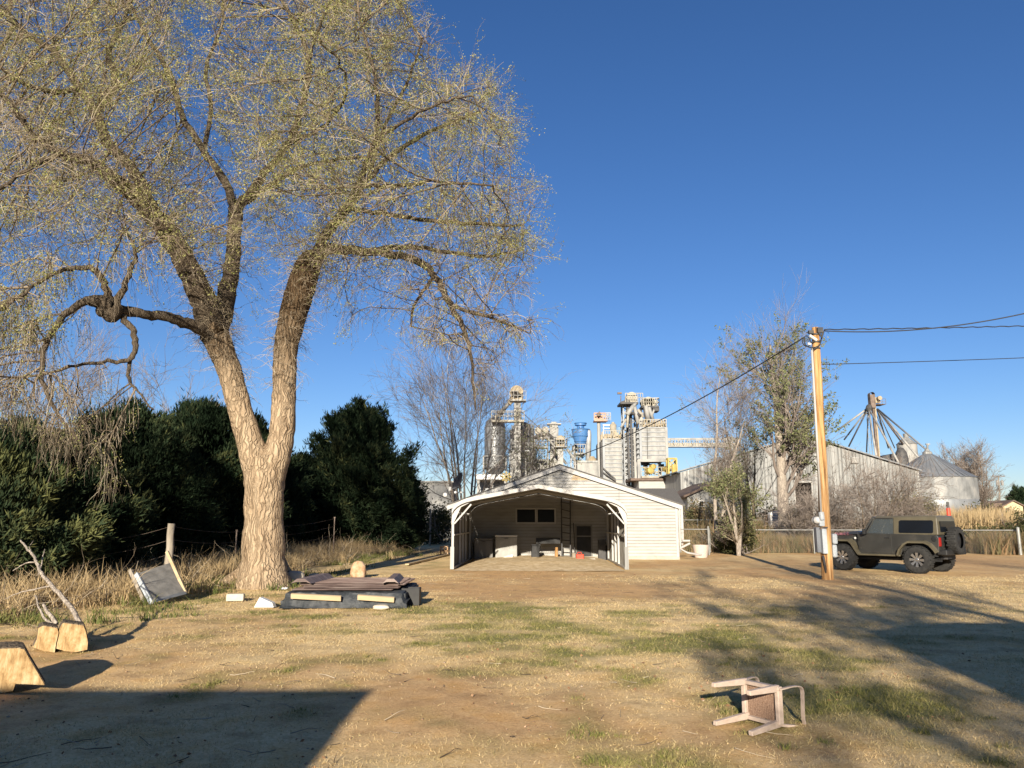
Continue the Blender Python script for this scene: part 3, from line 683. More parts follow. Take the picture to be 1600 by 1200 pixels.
    e2, er2 = spawn(e1, er, 2, (0.1, 0.3), 0.7, 0.2, 4, -0.1, 0.2, rng, rr=0.7, rmin=0.003)
    V, Fq = tubes_np(e2, er2); sh.add(V, Fq, rep(rng.random(len(e2))*0.5+0.5, 12))
    sh.build('stem_shoots', 'twig', T, off=base)
M['limb_bark'] = bark_mat('elm_limb_bark', (0.05, 0.038, 0.028), (0.10, 0.078, 0.056), (0.17, 0.135, 0.10), 1.6, 0.7)  # darker copy of the elm bark, with the limbs' shade in its colour
M['elm_bark2'] = bark_mat('elm_trunk_bark', (0.17, 0.115, 0.07), (0.33, 0.245, 0.16), (0.44, 0.345, 0.235), 1.0, 0.9)
def darker_up(m, z0, z1):
    '''darkens the bark colour with height, painting in shade on the upper stems'''
    n, l = m.node_tree.nodes, m.node_tree.links; b = n['Principled BSDF']; src = b.inputs['Base Color'].links[0].from_socket
    tc = n.new('ShaderNodeTexCoord'); sp = n.new('ShaderNodeSeparateXYZ'); mr = n.new('ShaderNodeMapRange'); l.new(tc.outputs['Object'], sp.inputs[0]); l.new(sp.outputs['Z'], mr.inputs['Value'])
    mr.inputs['From Min'].default_value = z0; mr.inputs['From Max'].default_value = z1
    mx = n.new('ShaderNodeMixRGB'); mx.blend_type = 'MULTIPLY'; mx.inputs[2].default_value = (0.24, 0.215, 0.19, 1); l.new(mr.outputs[0], mx.inputs[0]); l.new(src, mx.inputs[1]); l.new(mx.outputs[0], b.inputs['Base Color'])
darker_up(M['elm_bark2'], 4.4, 7.2)
elm()

# ------------------------------------------------------------------ other trees
def bare_tree(label, base, H, R0, seed, stems=1, spread=0.5, twig='twig_grey', bark='bark_dark', dens=1.0, leaf=None, leafn=0, leafsize=0.07, name='bare_tree', group=None, lean=(0, 0), up=0.10, t0=0.25, cat='tree', minr=0.006, droop=0.0, base_split=False, sl=1.0, height_leaf=None):
    rng = np.random.default_rng(seed)
    base = Vector(base); T = thing(name, label, cat, base, group=group)
    K = 10; st = np.zeros((stems, K, 3)); st[:, 0] = base[:]
    sr = np.zeros((stems, K))
    for s in range(stems):
        a = rng.random()*2*np.pi if stems > 1 else 0
        d = np.array([math.cos(a)*spread*(0.4+0.8*rng.random()), math.sin(a)*spread*(0.4+0.8*rng.random()), 1.0]) if stems > 1 else np.array([lean[0], lean[1], 1.0])
        d = nrm(d); hh = H*(0.75+0.3*rng.random()) if stems > 1 else H*0.92
        for k in range(1, K):
            d = nrm(d + rng.normal(size=3)*0.07 + np.array([0, 0, 0.06])); st[s, k] = st[s, k-1] + d*hh/(K-1)
        sr[s] = R0*(1 if stems == 1 else 0.7)*np.linspace(1, 0.13, K)**0.9
    st[:, 0, 2] -= 0.15
    V, Fq = tubes_np(st, sr, 12 if R0 > 0.08 else 8)
    mesh_np('trunk', V, Fq, bark, T, off=base[:], smooth=True)
    nb = NB()
    n1 = int(16*dens) if stems == 1 else int(9*dens)
    l1, r1 = spawn(st, sr, n1, (H*0.22*sl, H*0.5*sl), 0.75, t0, 8, up, 0.10, rng, rr=0.38, rmin=minr*1.5, rend=0.25, t1=0.95)
    V, Fq = tubes_np(l1, r1, 6); nb.add(V, Fq, rep(rng.random(len(l1))*0.4, 48))
    l2, r2 = spawn(l1, r1, int(8*dens), (H*0.09, H*0.24), 0.65, 0.2, 6, up*0.7, 0.12, rng, rr=0.55, rmin=minr, rend=0.4)
    V, Fq = tubes_np(l2, r2, 3); nb.add(V, Fq, rep(rng.random(len(l2))*0.7+0.1, 18))
    l3, r3 = spawn(l2, r2, 6, (H*0.04, H*0.11), 0.6, 0.15, 4, up*0.5-droop, 0.14, rng, rr=0.6, rmin=minr*0.7, rend=0.6)
    V, Fq = tubes_np(l3, r3, 3); nb.add(V, Fq, rep(rng.random(len(l3)), 12))
    nb.build('crown', twig, T, off=base[:])
    if leaf:
        c = l3.mean(1)
        g = vnoise(c[:, 0]*0.9+c[:, 1]*0.5, c[:, 2]*0.9, seed)
        w = np.clip((g-0.25)*3, 0, 1)
        if height_leaf is not None:
            hz = (c[:, 2]-base.z)/H; w = w*np.clip(1-np.abs(hz-height_leaf[0])/height_leaf[1], 0, 1)
        s_ = l3[rng.random(len(l3)) < w]
        if len(s_):
            V, Fq = leaves_np(s_, leafn, leafsize, rng, asp=0.55, spread=0.07)
            lb = NB(); lb.add(V, Fq, rep(rng.random(len(s_)*leafn), 4)); lb.build('foliage', leaf, T, off=base[:])
    return T

def juniper(label, base, H, Wd, seed, n=150, per=150, group='junipers along the left boundary fence', size=0.16, near=1.0, hue=0.0, name='juniper_tree'):
    """dense scale-leaved evergreen: branches rise from the trunk to lobed tips, each clad in sprays"""
    rng = np.random.default_rng(seed); base = Vector(base); T = thing(name, label, 'tree', base, group=group)
    b = np.array(base[:])
    tr = MB(T); tr.tube([base+Vector((0, 0, -0.2)), base+Vector((0.05, 0, H*0.4)), base+Vector((0, 0.05, H*0.85))], [0.16, 0.10, 0.03], 8)
    tr.build('trunk', 'bark_dark', T, smooth=True)
    nb = NB()
    hz = rng.random(n)**0.85; a = rng.random(n)*2*np.pi
    prof = np.where(hz < 0.25, 0.78+0.22*hz/0.25, np.clip(1-((hz-0.25)/0.78)**1.9, 0, 1)**0.75)
    rad = Wd/2*prof*(0.62+0.55*rng.random(n))
    tip = b + np.stack([np.cos(a)*rad, np.sin(a)*rad, hz*H*0.88+0.25+rng.random(n)**3*H*0.11], -1)
    root = b + np.stack([np.cos(a)*rad*0.05, np.sin(a)*rad*0.05, np.maximum(hz*H*0.93-0.95*rad, 0.1)], -1)
    per = int(per*1.3)
    u = rng.random((n, per))**0.6
    ctr = root[:, None] + (tip-root)[:, None]*(0.25+0.8*u[..., None])
    sp = (0.24*(1.25-0.75*u))*(Wd/4.5)
    p = (ctr + rng.normal(size=ctr.shape)*sp[..., None]*np.array([1, 1, 0.8])).reshape(-1, 3)
    p = p[p[:, 2] > base.z+0.05]
    # each spray: three narrow blades fanned outwards and upwards
    out = nrm(p - (b + np.array([0, 0, H*0.35]))); hue_n = np.clip(vnoise(p[:, 0]*2.2+p[:, 2], p[:, 1]*2.2+p[:, 2]*1.3, seed)*0.8+hue+rng.normal(size=len(p))*0.12, 0, 1)
    for k in range(3):
        ax = out*0.8 + rng.normal(size=p.shape)*0.5 + np.array([0, 0, 0.6])
        V, Fq = quads_np(p, size*1.15, rng, 0.17, 0.5, axis=ax); nb.add(V, Fq, rep(hue_n, 4))
    nb.build('crown', 'juniper', T, off=base[:])
    return T
JL = ['dark juniper at the left edge with yellow-green sunlit tips', 'dark juniper behind the leaning dead branch', 'tall dark juniper behind the mesh panel and wooden post', 'dark juniper just left of the elm trunk',
      'narrow dark juniper directly behind the elm trunk', 'low dark juniper between the elm trunk and the rounded juniper']
JS = [(-15, 700, 17.0, 4.6, 0.25), (85, 672, 20.0, 4.6, 0.05), (200, 622, 25.0, 5.6, 0.0), (318, 622, 31.0, 6.4, 0.05), (395, 655, 37, 5.6, 0.0), (462, 715, 41, 5.0, 0.0)]
for i, (px, top, Yd, wd, hue) in enumerate(JS):
    t = P(px, top, Yd)
    juniper(JL[i], (t.x, Yd, 0), t.z*(0.93 if i < 3 else 0.99), wd, 100+i, n=150, per=260, hue=hue, size=0.10+Yd*0.0026)
t = P(560, 622, 42.5); juniper('large rounded juniper standing apart between the elm and the carport', (t.x, 42.5, 0), t.z*0.98, 6.8, 120, n=230, per=300, size=0.2)
t = P(632, 745, 46); juniper('small olive juniper at the right foot of the large rounded one', (t.x, 46, 0), t.z, 2.8, 121, n=70, per=150, size=0.2, hue=0.3)
# more junipers of the same hedge seen only through gaps
for i, (px, top, Yd, lab) in enumerate([(140, 690, 23, 'dark juniper filling the gap behind the drooping elm twigs'), (265, 672, 28, 'dark juniper rising behind the weathered fence post'), (60, 660, 27, 'dark juniper partly hidden behind the hanging elm branches')]):
    t = P(px, top, Yd); juniper(lab, (t.x-0.5, Yd, 0), t.z, 4.4, 140+i, n=120, per=150, size=0.15)

gb = 'bare trees behind the hedge'
t = P(150, 575, 52); bare_tree('pinkish bare tree rising behind the left hedge near the hanging elm twigs', (t.x, 52, 0), t.z, 0.14, 201, stems=6, spread=0.35, group=gb, dens=0.8, minr=0.012)
t = P(40, 560, 48); bare_tree('bare tree rising behind the hedge at the left edge', (t.x, 48, 0), t.z, 0.14, 202, stems=5, spread=0.4, group=gb, dens=0.8, minr=0.012)
t = P(300, 600, 55); bare_tree('grey bare tree above the hedge just left of the elm trunk', (t.x, 55, 0), t.z, 0.14, 203, stems=5, spread=0.3, group=gb, dens=0.7, minr=0.012)
t = P(722, 585, 50); bare_tree('wide bare grey tree with many upright stems behind the left end of the garage', (P(728, 790, 50).x, 50, 0), t.z*1.02, 0.13, 210, stems=11, spread=0.62, bark='bark_pale', twig='twig_grey', dens=1.0, up=0.06, minr=0.009)
t = P(835, 700, 62); bare_tree('olive budding shrub in front of the pale plant building', (t.x, 62, 0), t.z*1.02, 0.09, 211, stems=6, spread=0.4, leaf='grey_leaf', leafn=3, leafsize=0.12, dens=0.8, minr=0.012)

t = P(1228, 485, 50); bare_tree('tall half-leafed cottonwood with dead white top left of the utility pole', (P(1226, 860, 50).x, 50, 0), t.z*0.95, 0.42, 221, stems=1, bark='bark_pale', twig='twig_grey', dens=1.7, up=0.14, leaf='grey_leaf', leafn=34, leafsize=0.14, t0=0.2, minr=0.008, sl=0.66, height_leaf=(0.45, 0.6))
t = P(1122, 590, 46); bare_tree('slender bare tree with forked pale trunk behind the gate', (P(1124, 862, 46).x, 46, 0), t.z, 0.19, 222, stems=2, spread=0.14, bark='bark_pale', twig='twig_grey', dens=1.5, up=0.09, t0=0.3, minr=0.009, sl=0.62)
t = P(1152, 745, 37.5); bare_tree('small ivy-choked tree by the gap in the chain-link fence', (P(1154, 864, 37.5).x, 37.5, 0), t.z, 0.13, 223, stems=3, spread=0.18, bark='bark_pale', twig='twig', dens=0.9, leaf='grey_leaf', leafn=9, leafsize=0.09, t0=0.1, minr=0.007)
t = P(1175, 640, 60); bare_tree('grey-green budding tree just left of the tall cottonwood', (t.x, 60, 0), t.z, 0.2, 224, stems=3, spread=0.3, bark='bark_dark', dens=1.0, leaf='grey_leaf', leafn=4, leafsize=0.11, minr=0.011)
for i, (px, top, Yd, lab) in enumerate([(1348, 725, 46, 'wide tangled bare shrub behind the dark off-road car'), (1400, 748, 48, 'bare shrub at the right corner of the metal warehouse'), (1298, 765, 47, 'low bare shrub just right of the utility pole'), (1245, 770, 47, 'low bare shrub in front of the open warehouse door')]):
    t = P(px, top, Yd); bare_tree(lab, (t.x, Yd, 0), t.z*1.05, 0.07, 230+i, stems=9, spread=1.0, dens=1.0, up=0.02, name='bare_shrub', cat='shrub', group='bare shrubs behind the fence', minr=0.009, t0=0.1, twig='twig_grey')
for i, (px, top, Yd, lab) in enumerate([(1492, 712, 130, 'hazy bare tree just right of the round grain bin'), (1527, 712, 125, 'brown bare tree between the grain bin and the far power poles')]):
    t = P(px, top, Yd); bare_tree(lab, (t.x, Yd, 0), t.z, 0.2, 240+i, stems=6, spread=0.13, dens=1.2, up=0.10, sl=0.6, group='far bare trees by the grain bin', minr=0.025, twig='twig_grey')
t = P(1592, 762, 150); juniper('small dark conifer beside the cream house at the right edge', (t.x, 150, 0), t.z, 6, 150, n=80, per=80, size=0.5, group=None, name='conifer_tree')
# ------------------------------------------------------------------ garage with clapboard siding, carport in front of it
RZ = math.radians(-1.9)
def lapped(mb, x0, x1, zf, y, z0, z1, lap=0.13, out=-1, seam=None):
    """lap siding on a wall in the local x-z plane; zf(x) gives the top edge (a gable) or None"""
    z = z0; k = 0
    while z < z1-1e-4:
        zt = min(z+lap, z1)
        if zf is None: segs = [(x0, x1, x0, x1)]
        else: segs = [zf(z) + zf(zt)]
        for a, b, c, d in segs:
            if b-a < 0.02: continue
            c2, d2 = (c, d) if d > c else ((c+d)/2, (c+d)/2)
            yb = y + out*0.030; yt = y + out*0.003
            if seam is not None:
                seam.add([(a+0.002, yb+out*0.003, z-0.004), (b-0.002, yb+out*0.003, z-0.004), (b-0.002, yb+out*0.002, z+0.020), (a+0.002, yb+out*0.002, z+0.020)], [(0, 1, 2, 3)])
            mb.add([(a, yb, z), (b, yb, z), (d2, yt, zt), (c2, yt, zt)], [(0, 1, 2, 3)])
            mb.add([(a, yb, z), (b, yb, z), (b, yt, z), (a, yt, z)], [(3, 2, 1, 0)])
        z = zt; k += 1
M['window_dark'] = mat('unlit_window', [(0.006, 0.008, 0.010), (0.010, 0.012, 0.014)], 2, 3, 0.35, spec=0.08)
M['lap_shade'] = mat('painted_lap_shadow', [(0.24, 0.23, 0.205), (0.33, 0.315, 0.285)], 1.2, 6, 0.7, stretch=(1, 1, 4))  # darker strip along each lap, painting in its shadow line
M['freezer_shell'] = mat('shaded_freezer_enamel', [(0.26, 0.255, 0.24), (0.38, 0.37, 0.35)], 3, 6, 0.6)  # white enamel greyed to paint in the shade on the freezer body
def garage():
    # local frame: x right along the front, y away from the camera, origin at the carport's front left foot
    o = G(712, 885); FL = Vector((o.x, 27.0, 0))
    dep = 7.3
    T = thing('garage', 'white clapboard garage with a wide low gable standing behind the open carport', 'garage', (FL.x+math.sin(-RZ)*dep, FL.y+dep, 0), RZ)
    def locx(px, Yd=None): # px at the wall depth -> local x
        return (P(px, 800, FL.y+dep).x - T.location.x)
    xl, xr = locx(706), locx(1056); xa = locx(875)
    ze = P(1060, 789, FL.y+dep).z; za = P(875, 729, FL.y+dep).z
    dl = 8.5
    mb = MB()
    def gab(z):
        if z <= ze: return (xl, xr)
        t = (z-ze)/(za-ze); return (xl+(xa-xl)*t, xr+(xa-xr)*t)
    se = MB(); lapped(mb, xl, xr, gab, 0, 0.12, za, 0.135, seam=se); se.build('lap_shadow_strip', 'lap_shade', T)
    mb.add([(xr, 0, 0.1), (xr, dl, 0.1), (xr, dl, ze), (xr, 0, ze)], [(0, 1, 2, 3)])
    mb.add([(xl, 0, 0.1), (xl, dl, 0.1), (xl, dl, ze), (xl, 0, ze)], [(3, 2, 1, 0)])
    mb.add([(xl, dl, 0.1), (xr, dl, 0.1), (xr, dl, ze), (xa, dl, za), (xl, dl, ze)], [(0, 1, 2, 3, 4)])
    mb.add([(xl, 0.01, 0.1), (xr, 0.01, 0.1), (xr, 0.01, ze), (xa, 0.01, za), (xl, 0.01, ze)], [(4, 3, 2, 1, 0)])
    mb.build('wall', 'siding', T)
    f = MB(); f.box2((xl-0.03, -0.04, -0.1), (xr+0.03, dl, 0.12)); f.build('foundation', 'concrete', T)
    r = MB()   # roof slabs with a small overhang
    for s, xe in ((-1, xl-0.22), (1, xr+0.22)):
        sl = (za-ze)/abs((xr if s > 0 else xl)-xa); zb = ze - 0.22*sl
        r.prism([(xa, -0.18, za+0.10), (xe, -0.18, zb+0.10), (xe, -0.18, zb+0.04), (xa, -0.18, za+0.04)], (0, dl+0.36, 0))
    rf = r.build('roof', 'shingle', T)
    b = MB()   # bargeboards under the roof edge
    for xe in (xl-0.2, xr+0.2):
        sl = (za-ze)/abs((xr if xe > xa else xl)-xa); zb = ze-0.2*sl
        b.prism([(xa, -0.165, za+0.035), (xe, -0.165, zb+0.035), (xe, -0.165, zb-0.15), (xa, -0.165, za-0.15)], (0, 0.03, 0))
    b.box2((xr+0.19, -0.16, ze-0.16), (xr+0.215, dl, ze-0.01))
    b.build('fascia', 'white_trim', T)
    c = MB(); c.box2((xr-0.09, -0.045, 0.1), (xr+0.03, -0.001, ze-0.05)); c.box2((xr+0.002, -0.045, 0.1), (xr+0.03, 0.12, ze-0.05))
    c.build('corner_trim', 'white_trim', T)
    # tan weathered patch where a sign or vent once hung
    pz = P(908, 746, FL.y+dep).z; px_ = locx(906)
    v = MB()
    for k in range(3): v.box2((px_-0.36+0.04*k, -0.032, pz-0.13+k*0.09), (px_+0.36-0.03*k, -0.012, pz-0.05+k*0.09))
    M['tan_patch'] = mat('peeled_tan_siding', [(0.44, 0.31, 0.17), (0.50, 0.40, 0.28)], 5, 5, 0.8)
    v.build('vent_panel', 'tan_patch', T)
    # cable stapled to the gable
    cb = MB(); xa1 = locx(967)
    cb.tube([(xa1+0.25, -0.05, P(976, 762, FL.y+dep).z), (xa1, -0.05, P(967, 765, FL.y+dep).z), (xa1-0.02, -0.04, P(967, 800, FL.y+dep).z)], 0.012, 5)
    cb.build('cable', 'galv_dark', T)
    # windows at the back of the carport
    for i, (a, b_) in enumerate([(808, 836), (840, 866)]):
        fr = MB(); x0, x1 = locx(a), locx(b_); z0, z1 = P(a, 816, FL.y+dep).z, P(a, 796, FL.y+dep).z
        for q in [((x0-0.07, z0-0.07), (x1+0.07, z0)), ((x0-0.07, z1), (x1+0.07, z1+0.07)), ((x0-0.07, z0), (x0, z1)), ((x1, z0), (x1+0.07, z1))]:
            fr.box2((q[0][0], -0.07, q[0][1]), (q[1][0], -0.005, q[1][1]))
        w = fr.build('window', 'white_trim', T)
        p = MB(); p.box2((x0, -0.055, z0), (x1, -0.045, z1)); p.build('pane', 'window_dark', w)
    # screen door
    x0, x1 = locx(900), locx(922); z0, z1 = 0.12, P(900, 822, FL.y+dep).z
    d = MB(); d.box2((x0-0.06, -0.06, z0), (x0, -0.005, z1+0.06)); d.box2((x1, -0.06, z0), (x1+0.06, -0.005, z1+0.06)); d.box2((x0, -0.06, z1), (x1, -0.005, z1+0.06)); d.box2((x0, -0.055, 0.95), (x1, -0.03, 1.0))
    do = d.build('door', 'grey_box', T)
    p = MB(); p.box2((x0, -0.052, z0), (x1, -0.038, z1)); p.build('screen', 'black_plastic', do)
    # downspout at the right corner, lying splash pipes
    s = MB(); s.tube([(xr+0.16, -0.08, ze-0.1), (xr+0.06, -0.09, ze-0.28), (xr+0.06, -0.09, 0.45), (xr+0.35, -0.12, 0.28), (xr+0.95, -0.2, 0.18)], 0.045, 8)
    s.build('downspout', 'white_trim', T, smooth=True)
    # ---- rear wing whose grey roof and white end show past the right corner
    yb = FL.y+dep+dl
    Wt = thing('rear_shed', 'grey-roofed white outbuilding peeking out past the right corner of the garage', 'shed', (P(1030, 800, yb+1).x, yb+1.2, 0), RZ)
    yw = yb+1.2
    wl_, wr = -4.5, P(1066, 800, yw).x - Wt.location.x; zt = P(1066, 787, yw).z
    m1 = MB(); lapped(m1, wl_, wr, None, 0, 0, zt, 0.14); m1.box2((wl_, 0.03, 0), (wr, 5.5, zt)); m1.build('wall', 'siding', Wt)
    zr = P(1040, 763, yw+2.6).z
    m2 = MB(); m2.prism([(wl_-.2, -0.35, zt-0.05), (wl_-.2, 2.7, zr), (wl_-.2, 5.85, zt-0.05), (wl_-.2, 5.85, zt-0.13), (wl_-.2, 2.7, zr-0.1), (wl_-.2, -0.35, zt-0.13)], (wr-wl_+0.3, 0, 0)); m2.build('roof', 'shingle', Wt)
    m3 = MB(); m3.lathe((wr-0.28, -0.06, zt-0.42), [(0.0, -0.2), (0.06, -0.18), (0.075, 0.0), (0.06, 0.12), (0.0, 0.15)], 10); m3.box((wr-0.28, -0.03, zt-0.36), (0.1, 0.08, 0.12)); m3.build('wall_lamp', 'plant_dark', Wt, smooth=True)
    m3 = MB(); m3.box2((wr-0.1, -0.05, 0), (wr+0.02, 0.05, zt-0.05)); m3.build('corner_trim', 'white_trim', Wt)

    # ---- carport
    cl, cr_ = 0.0, P(978, 885, FL.y).x-FL.x
    zc = P(730, 787, FL.y).z; zp = P(845, 762, FL.y).z; xm = (cl+cr_)/2
    C = thing('carport', 'white steel carport with low gabled roof and corner braces attached to the garage', 'carport', (FL.x, FL.y, 0), RZ)
    L = dep-0.03
    rad = 0.55
    def roofline(off=0.0):
        pts = [(cl-off, 0, 0.0), (cl-off, 0, zc-rad*0.75)]
        for k in range(1, 6):
            t = k/6; a = Vector((cl-off, 0, zc-rad*0.75)); b = Vector((cl-off*0.7, 0, zc+off)); c = Vector((cl+rad*1.3, 0, zc+rad*1.3*(zp-zc)/(xm-cl)+off))
            q = a*(1-t)**2 + b*2*t*(1-t) + c*t*t; pts.append(tuple(q))
        pts.append((cl+rad*1.3, 0, zc+rad*1.3*(zp-zc)/(xm-cl)+off)); pts.append((xm, 0, zp+off))
        right = [(2*xm-x, y, z) for x, y, z in reversed(pts[:-1])]
        return pts, right
    # frames: one at the front, middle, back
    for yi in (0.04, L*0.5, L-0.1):
        fm = MB(); a, b = roofline(0)
        pl = a+b
        for p, q in zip(pl[:-1], pl[1:]): fm.bar((p[0], yi, p[2]), (q[0], yi, q[2]), 0.08, 0.075, up=(0, 1, 0))
        fm.build('frame', 'white_trim', C)
    # roof sheets with ribs, both slopes and the curved eaves
    sh = MB(); a, b = roofline(0.055); a = a[2:]; b = b[:-2]; pl = a + b
    for p, q in zip(pl[:-1], pl[1:]):
        n_ = Vector((-(q[2]-p[2]), 0, q[0]-p[0])).normalized()*0.012
        sh.prism([(p[0], -0.12, p[2]), (q[0], -0.12, q[2]), (q[0]+n_.x, -0.12, q[2]+n_.z), (p[0]+n_.x, -0.12, p[2]+n_.z)], (0, L+0.06, 0))
        for yy in np.arange(0.1, L, 0.3): sh.bar((p[0]+n_.x*1.5, yy, p[2]+n_.z*1.5), (q[0]+n_.x*1.5, yy, q[2]+n_.z*1.5), 0.03, 0.02, up=(0, 1, 0))
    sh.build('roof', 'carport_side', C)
    fa = MB()   # folded front edge trim and short gable apron
    for p, q in zip(pl[:-1], pl[1:]):
        fa.prism([(p[0], -0.14, p[2]+0.05), (q[0], -0.14, q[2]+0.05), (q[0], -0.14, q[2]-0.085), (p[0], -0.14, p[2]-0.085)], (0, 0.02, 0))
    fa.build('fascia', 'white_trim', C)
    for s in (0, 1):
        X = (lambda x: x) if s == 0 else (lambda x: 2*xm-x)
        g = MB(); g.prism([(X(cl-0.05), -0.02, zc-rad*1.3), (X(cl+0.03), -0.02, zc-rad*1.2), (X(cl+rad*0.5), -0.02, zc-0.12), (X(cl+rad*1.5), -0.02, zc+0.16), (X(cl+rad*0.3), -0.02, zc+0.05), (X(cl-0.03), -0.02, zc-rad*0.5)], (0, 0.015, 0)); g.build('gusset', 'white_trim', C)
        g = MB(); g.bar((X(cl+0.05), -0.03, zc-rad*1.25), (X(cl+rad*1.15), -0.03, zc-0.02), 0.05, 0.05, up=(0, 1, 0)); g.build('brace', 'white_trim', C)
        # side wall of ribbed sheet
        w = MB(); x = X(cl-0.05); y0_ = 0.0; k = 0; pitch = 0.23
        pts = []
        while y0_ < L:
            for dy, dx in ((0, 0), (0.13, 0), (0.16, 0.03), (0.20, 0.03)): pts.append((x + (dx if s == 0 else -dx), min(y0_+dy, L)))
            y0_ += pitch
        for p, q in zip(pts[:-1], pts[1:]):
            if q[1]-p[1] < 1e-6: continue
            w.add([(p[0], p[1], 0.02), (q[0], q[1], 0.02), (q[0], q[1], zc-0.3), (p[0], p[1], zc-0.3)], [(0, 1, 2, 3)])
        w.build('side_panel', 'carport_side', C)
        for yy in (L*0.3, L*0.62, L*0.88):
            g = MB(); g.box2((X(cl+0.0), yy, 0), (X(cl+0.065), yy+0.065, zc-0.1)); g.build('post', 'white_trim', C)
        g = MB(); g.bar((X(cl+0.03), 0, 0.04), (X(cl+0.03), L, 0.04), 0.07); g.bar((X(cl+0.035), 0, 1.15), (X(cl+0.035), L, 1.15), 0.05); g.build('rail', 'white_trim', C)
        g = MB(); g.box2((X(cl-0.07), -0.07, 0.0), (X(cl+0.06), -0.02, 0.75)); g.build('post_sleeve', 'galv', C)
    # ---- what stands inside, each a thing
    def loc(px, py, yy):      # photo pixel -> world point on a plane yy metres behind the carport front
        return P(px, py, FL.y+yy)
    def inside(px, yy): p = loc(px, 860, yy); return Vector((p.x, p.y, 0))
    # two cabinets
    for a, b, top, yy, lab, m_ in [(741, 770, 841, 6.2, 'low grey cabinet in the dark left corner of the carport', 'grey_box'), (774, 808, 836, 5.9, 'pale chest freezer standing beside the low grey cabinet', 'white')]:
        p0 = inside(a, yy); p1 = inside(b, yy); h = loc(a, top, yy).z
        Tm = thing('freezer' if m_ == 'white' else 'cabinet', lab, 'freezer' if m_ == 'white' else 'cabinet', (p0+p1)/2)
        w_ = (p1-p0).x
        q = MB(); q.box((0, 0.3, h*0.5-0.03), (w_, 0.6, h-0.10)); q.build('body', 'freezer_shell' if m_ == 'white' else m_, Tm, bevel=0.02)
        q = MB(); q.box((0, 0.3, h-0.04), (w_+0.03, 0.63, 0.07)); q.build('lid', m_, Tm, bevel=0.015)
        q = MB(); q.box((0, -0.02, h-0.14), (0.16, 0.03, 0.02)); q.build('handle', 'plant_dark', Tm)
    # black bin
    p = inside(836, 5.6); Tm = thing('waste_bin', 'tapered black bin in front of the garage wall in the carport', 'bin', p)
    q = MB(); q.prism([(-0.17, -0.17, 0), (0.17, -0.17, 0), (0.17, 0.17, 0), (-0.17, 0.17, 0)], (0.03, 0, 0.62)); q.build('body', 'black_plastic', Tm, bevel=0.02)
    q = MB(); q.box((0.03, 0, 0.65), (0.40, 0.40, 0.05)); q.build('lid', 'black_plastic', Tm, bevel=0.01)
    # dark box on two orange-brown trestle legs, white tubs underneath
    p = inside(856, 6.0); h = loc(850, 840, 6.0).z
    Tm = thing('workbench', 'dark workbench with two orange-brown front legs in the carport', 'workbench', p)
    q = MB(); q.box((0.02, 0.3, h-0.13), (1.0, 0.6, 0.24)); q.build('top', 'black_plastic', Tm)
    for sx in (-0.42, 0.36):
        q = MB(); q.box((sx, -0.03, 0.27), (0.11, 0.09, 0.54)); q.build('leg', 'pole', Tm)
    for sx in (-0.42, 0.36):
        q = MB(); q.box((sx, 0.55, 0.2), (0.08, 0.08, 0.4)); q.build('leg', 'pole', Tm)
    # ladder
    a0 = loc(878, 866, 6.3); a0.z = 0.02; a1 = loc(877, 778, 7.0); b0 = loc(891, 866, 6.3); b0.z = 0.02; b1 = loc(891, 782, 7.0)
    Tm = thing('ladder', 'tall dark wooden ladder leaning on the garage wall inside the carport', 'ladder', (a0+b0)/2)
    for u, v in ((a0, a1), (b0, b1)):
        q = MB(Tm); q.bar(u, v, 0.05, 0.09, up=(0, 1, 0)); q.build('rail', 'plant_dark', Tm)
    for k in range(8):
        t = 0.06+k*0.125; q = MB(Tm); q.bar(a0.lerp(a1, t), b0.lerp(b1, t), 0.035); q.build('rung', 'plant_dark', Tm)
    # red can, white board, hose coil, shovel and scraps
    p = inside(906, 5.3); Tm = thing('fuel_can', 'bright red fuel can on the carport floor near the screen door', 'can', p)
    q = MB(); q.box((0, 0, 0.15), (0.32, 0.2, 0.28)); q.build('body', 'red', Tm, bevel=0.035)
    q = MB(); q.tube([(-0.1, 0, 0.29), (-0.08, 0, 0.36), (0.05, 0, 0.36), (0.07, 0, 0.29)], 0.014, 6); q.build('handle', 'red', Tm)
    q = MB(); q.tube([(0.12, 0, 0.28), (0.17, 0, 0.38)], 0.022, 7); q.build('spout', 'black_plastic', Tm)
    p = inside(920, 5.4); q = MB(); q.box(p+Vector((0, 0, 0.05)), (0.5, 0.1, 0.1), rz=0.1); single(q, 'board', 'white', 'short white board lying on the floor right of the red can', 'board', p)
    p = inside(785, 5.6); q = MB(); q.prism([p+Vector((-0.32, 0, 0.02)), p+Vector((0.42, 0, 0.02)), p+Vector((0.42, 0.02, 0.26)), p+Vector((0.2, 0.02, 0.2))], (0, 0.06, 0)); single(q, 'panel_offcut', 'white', 'white triangular offcut leaning on the pale freezer', 'offcut', p)
    p = loc(941, 804, 7.18); q = MB(); q.lathe(p, [(0.13, -0.03), (0.17, 0), (0.13, 0.03), (0.10, 0), (0.13, -0.03)], 16, axis=(0, 1, 0)); single(q, 'hose_coil', 'plant_dark', 'small coil hanging on the siding at the right of the carport', 'hose', p)
    p0 = inside(898, 6.6); p1 = loc(896, 817, 7.15); Tm = thing('shovel', 'long-handled dark shovel leaning beside the screen door', 'shovel', p0)
    q = MB(Tm); q.tube([p0+Vector((0, 0, 0.3)), p1], 0.02, 6); q.build('handle', 'plant_dark', Tm)
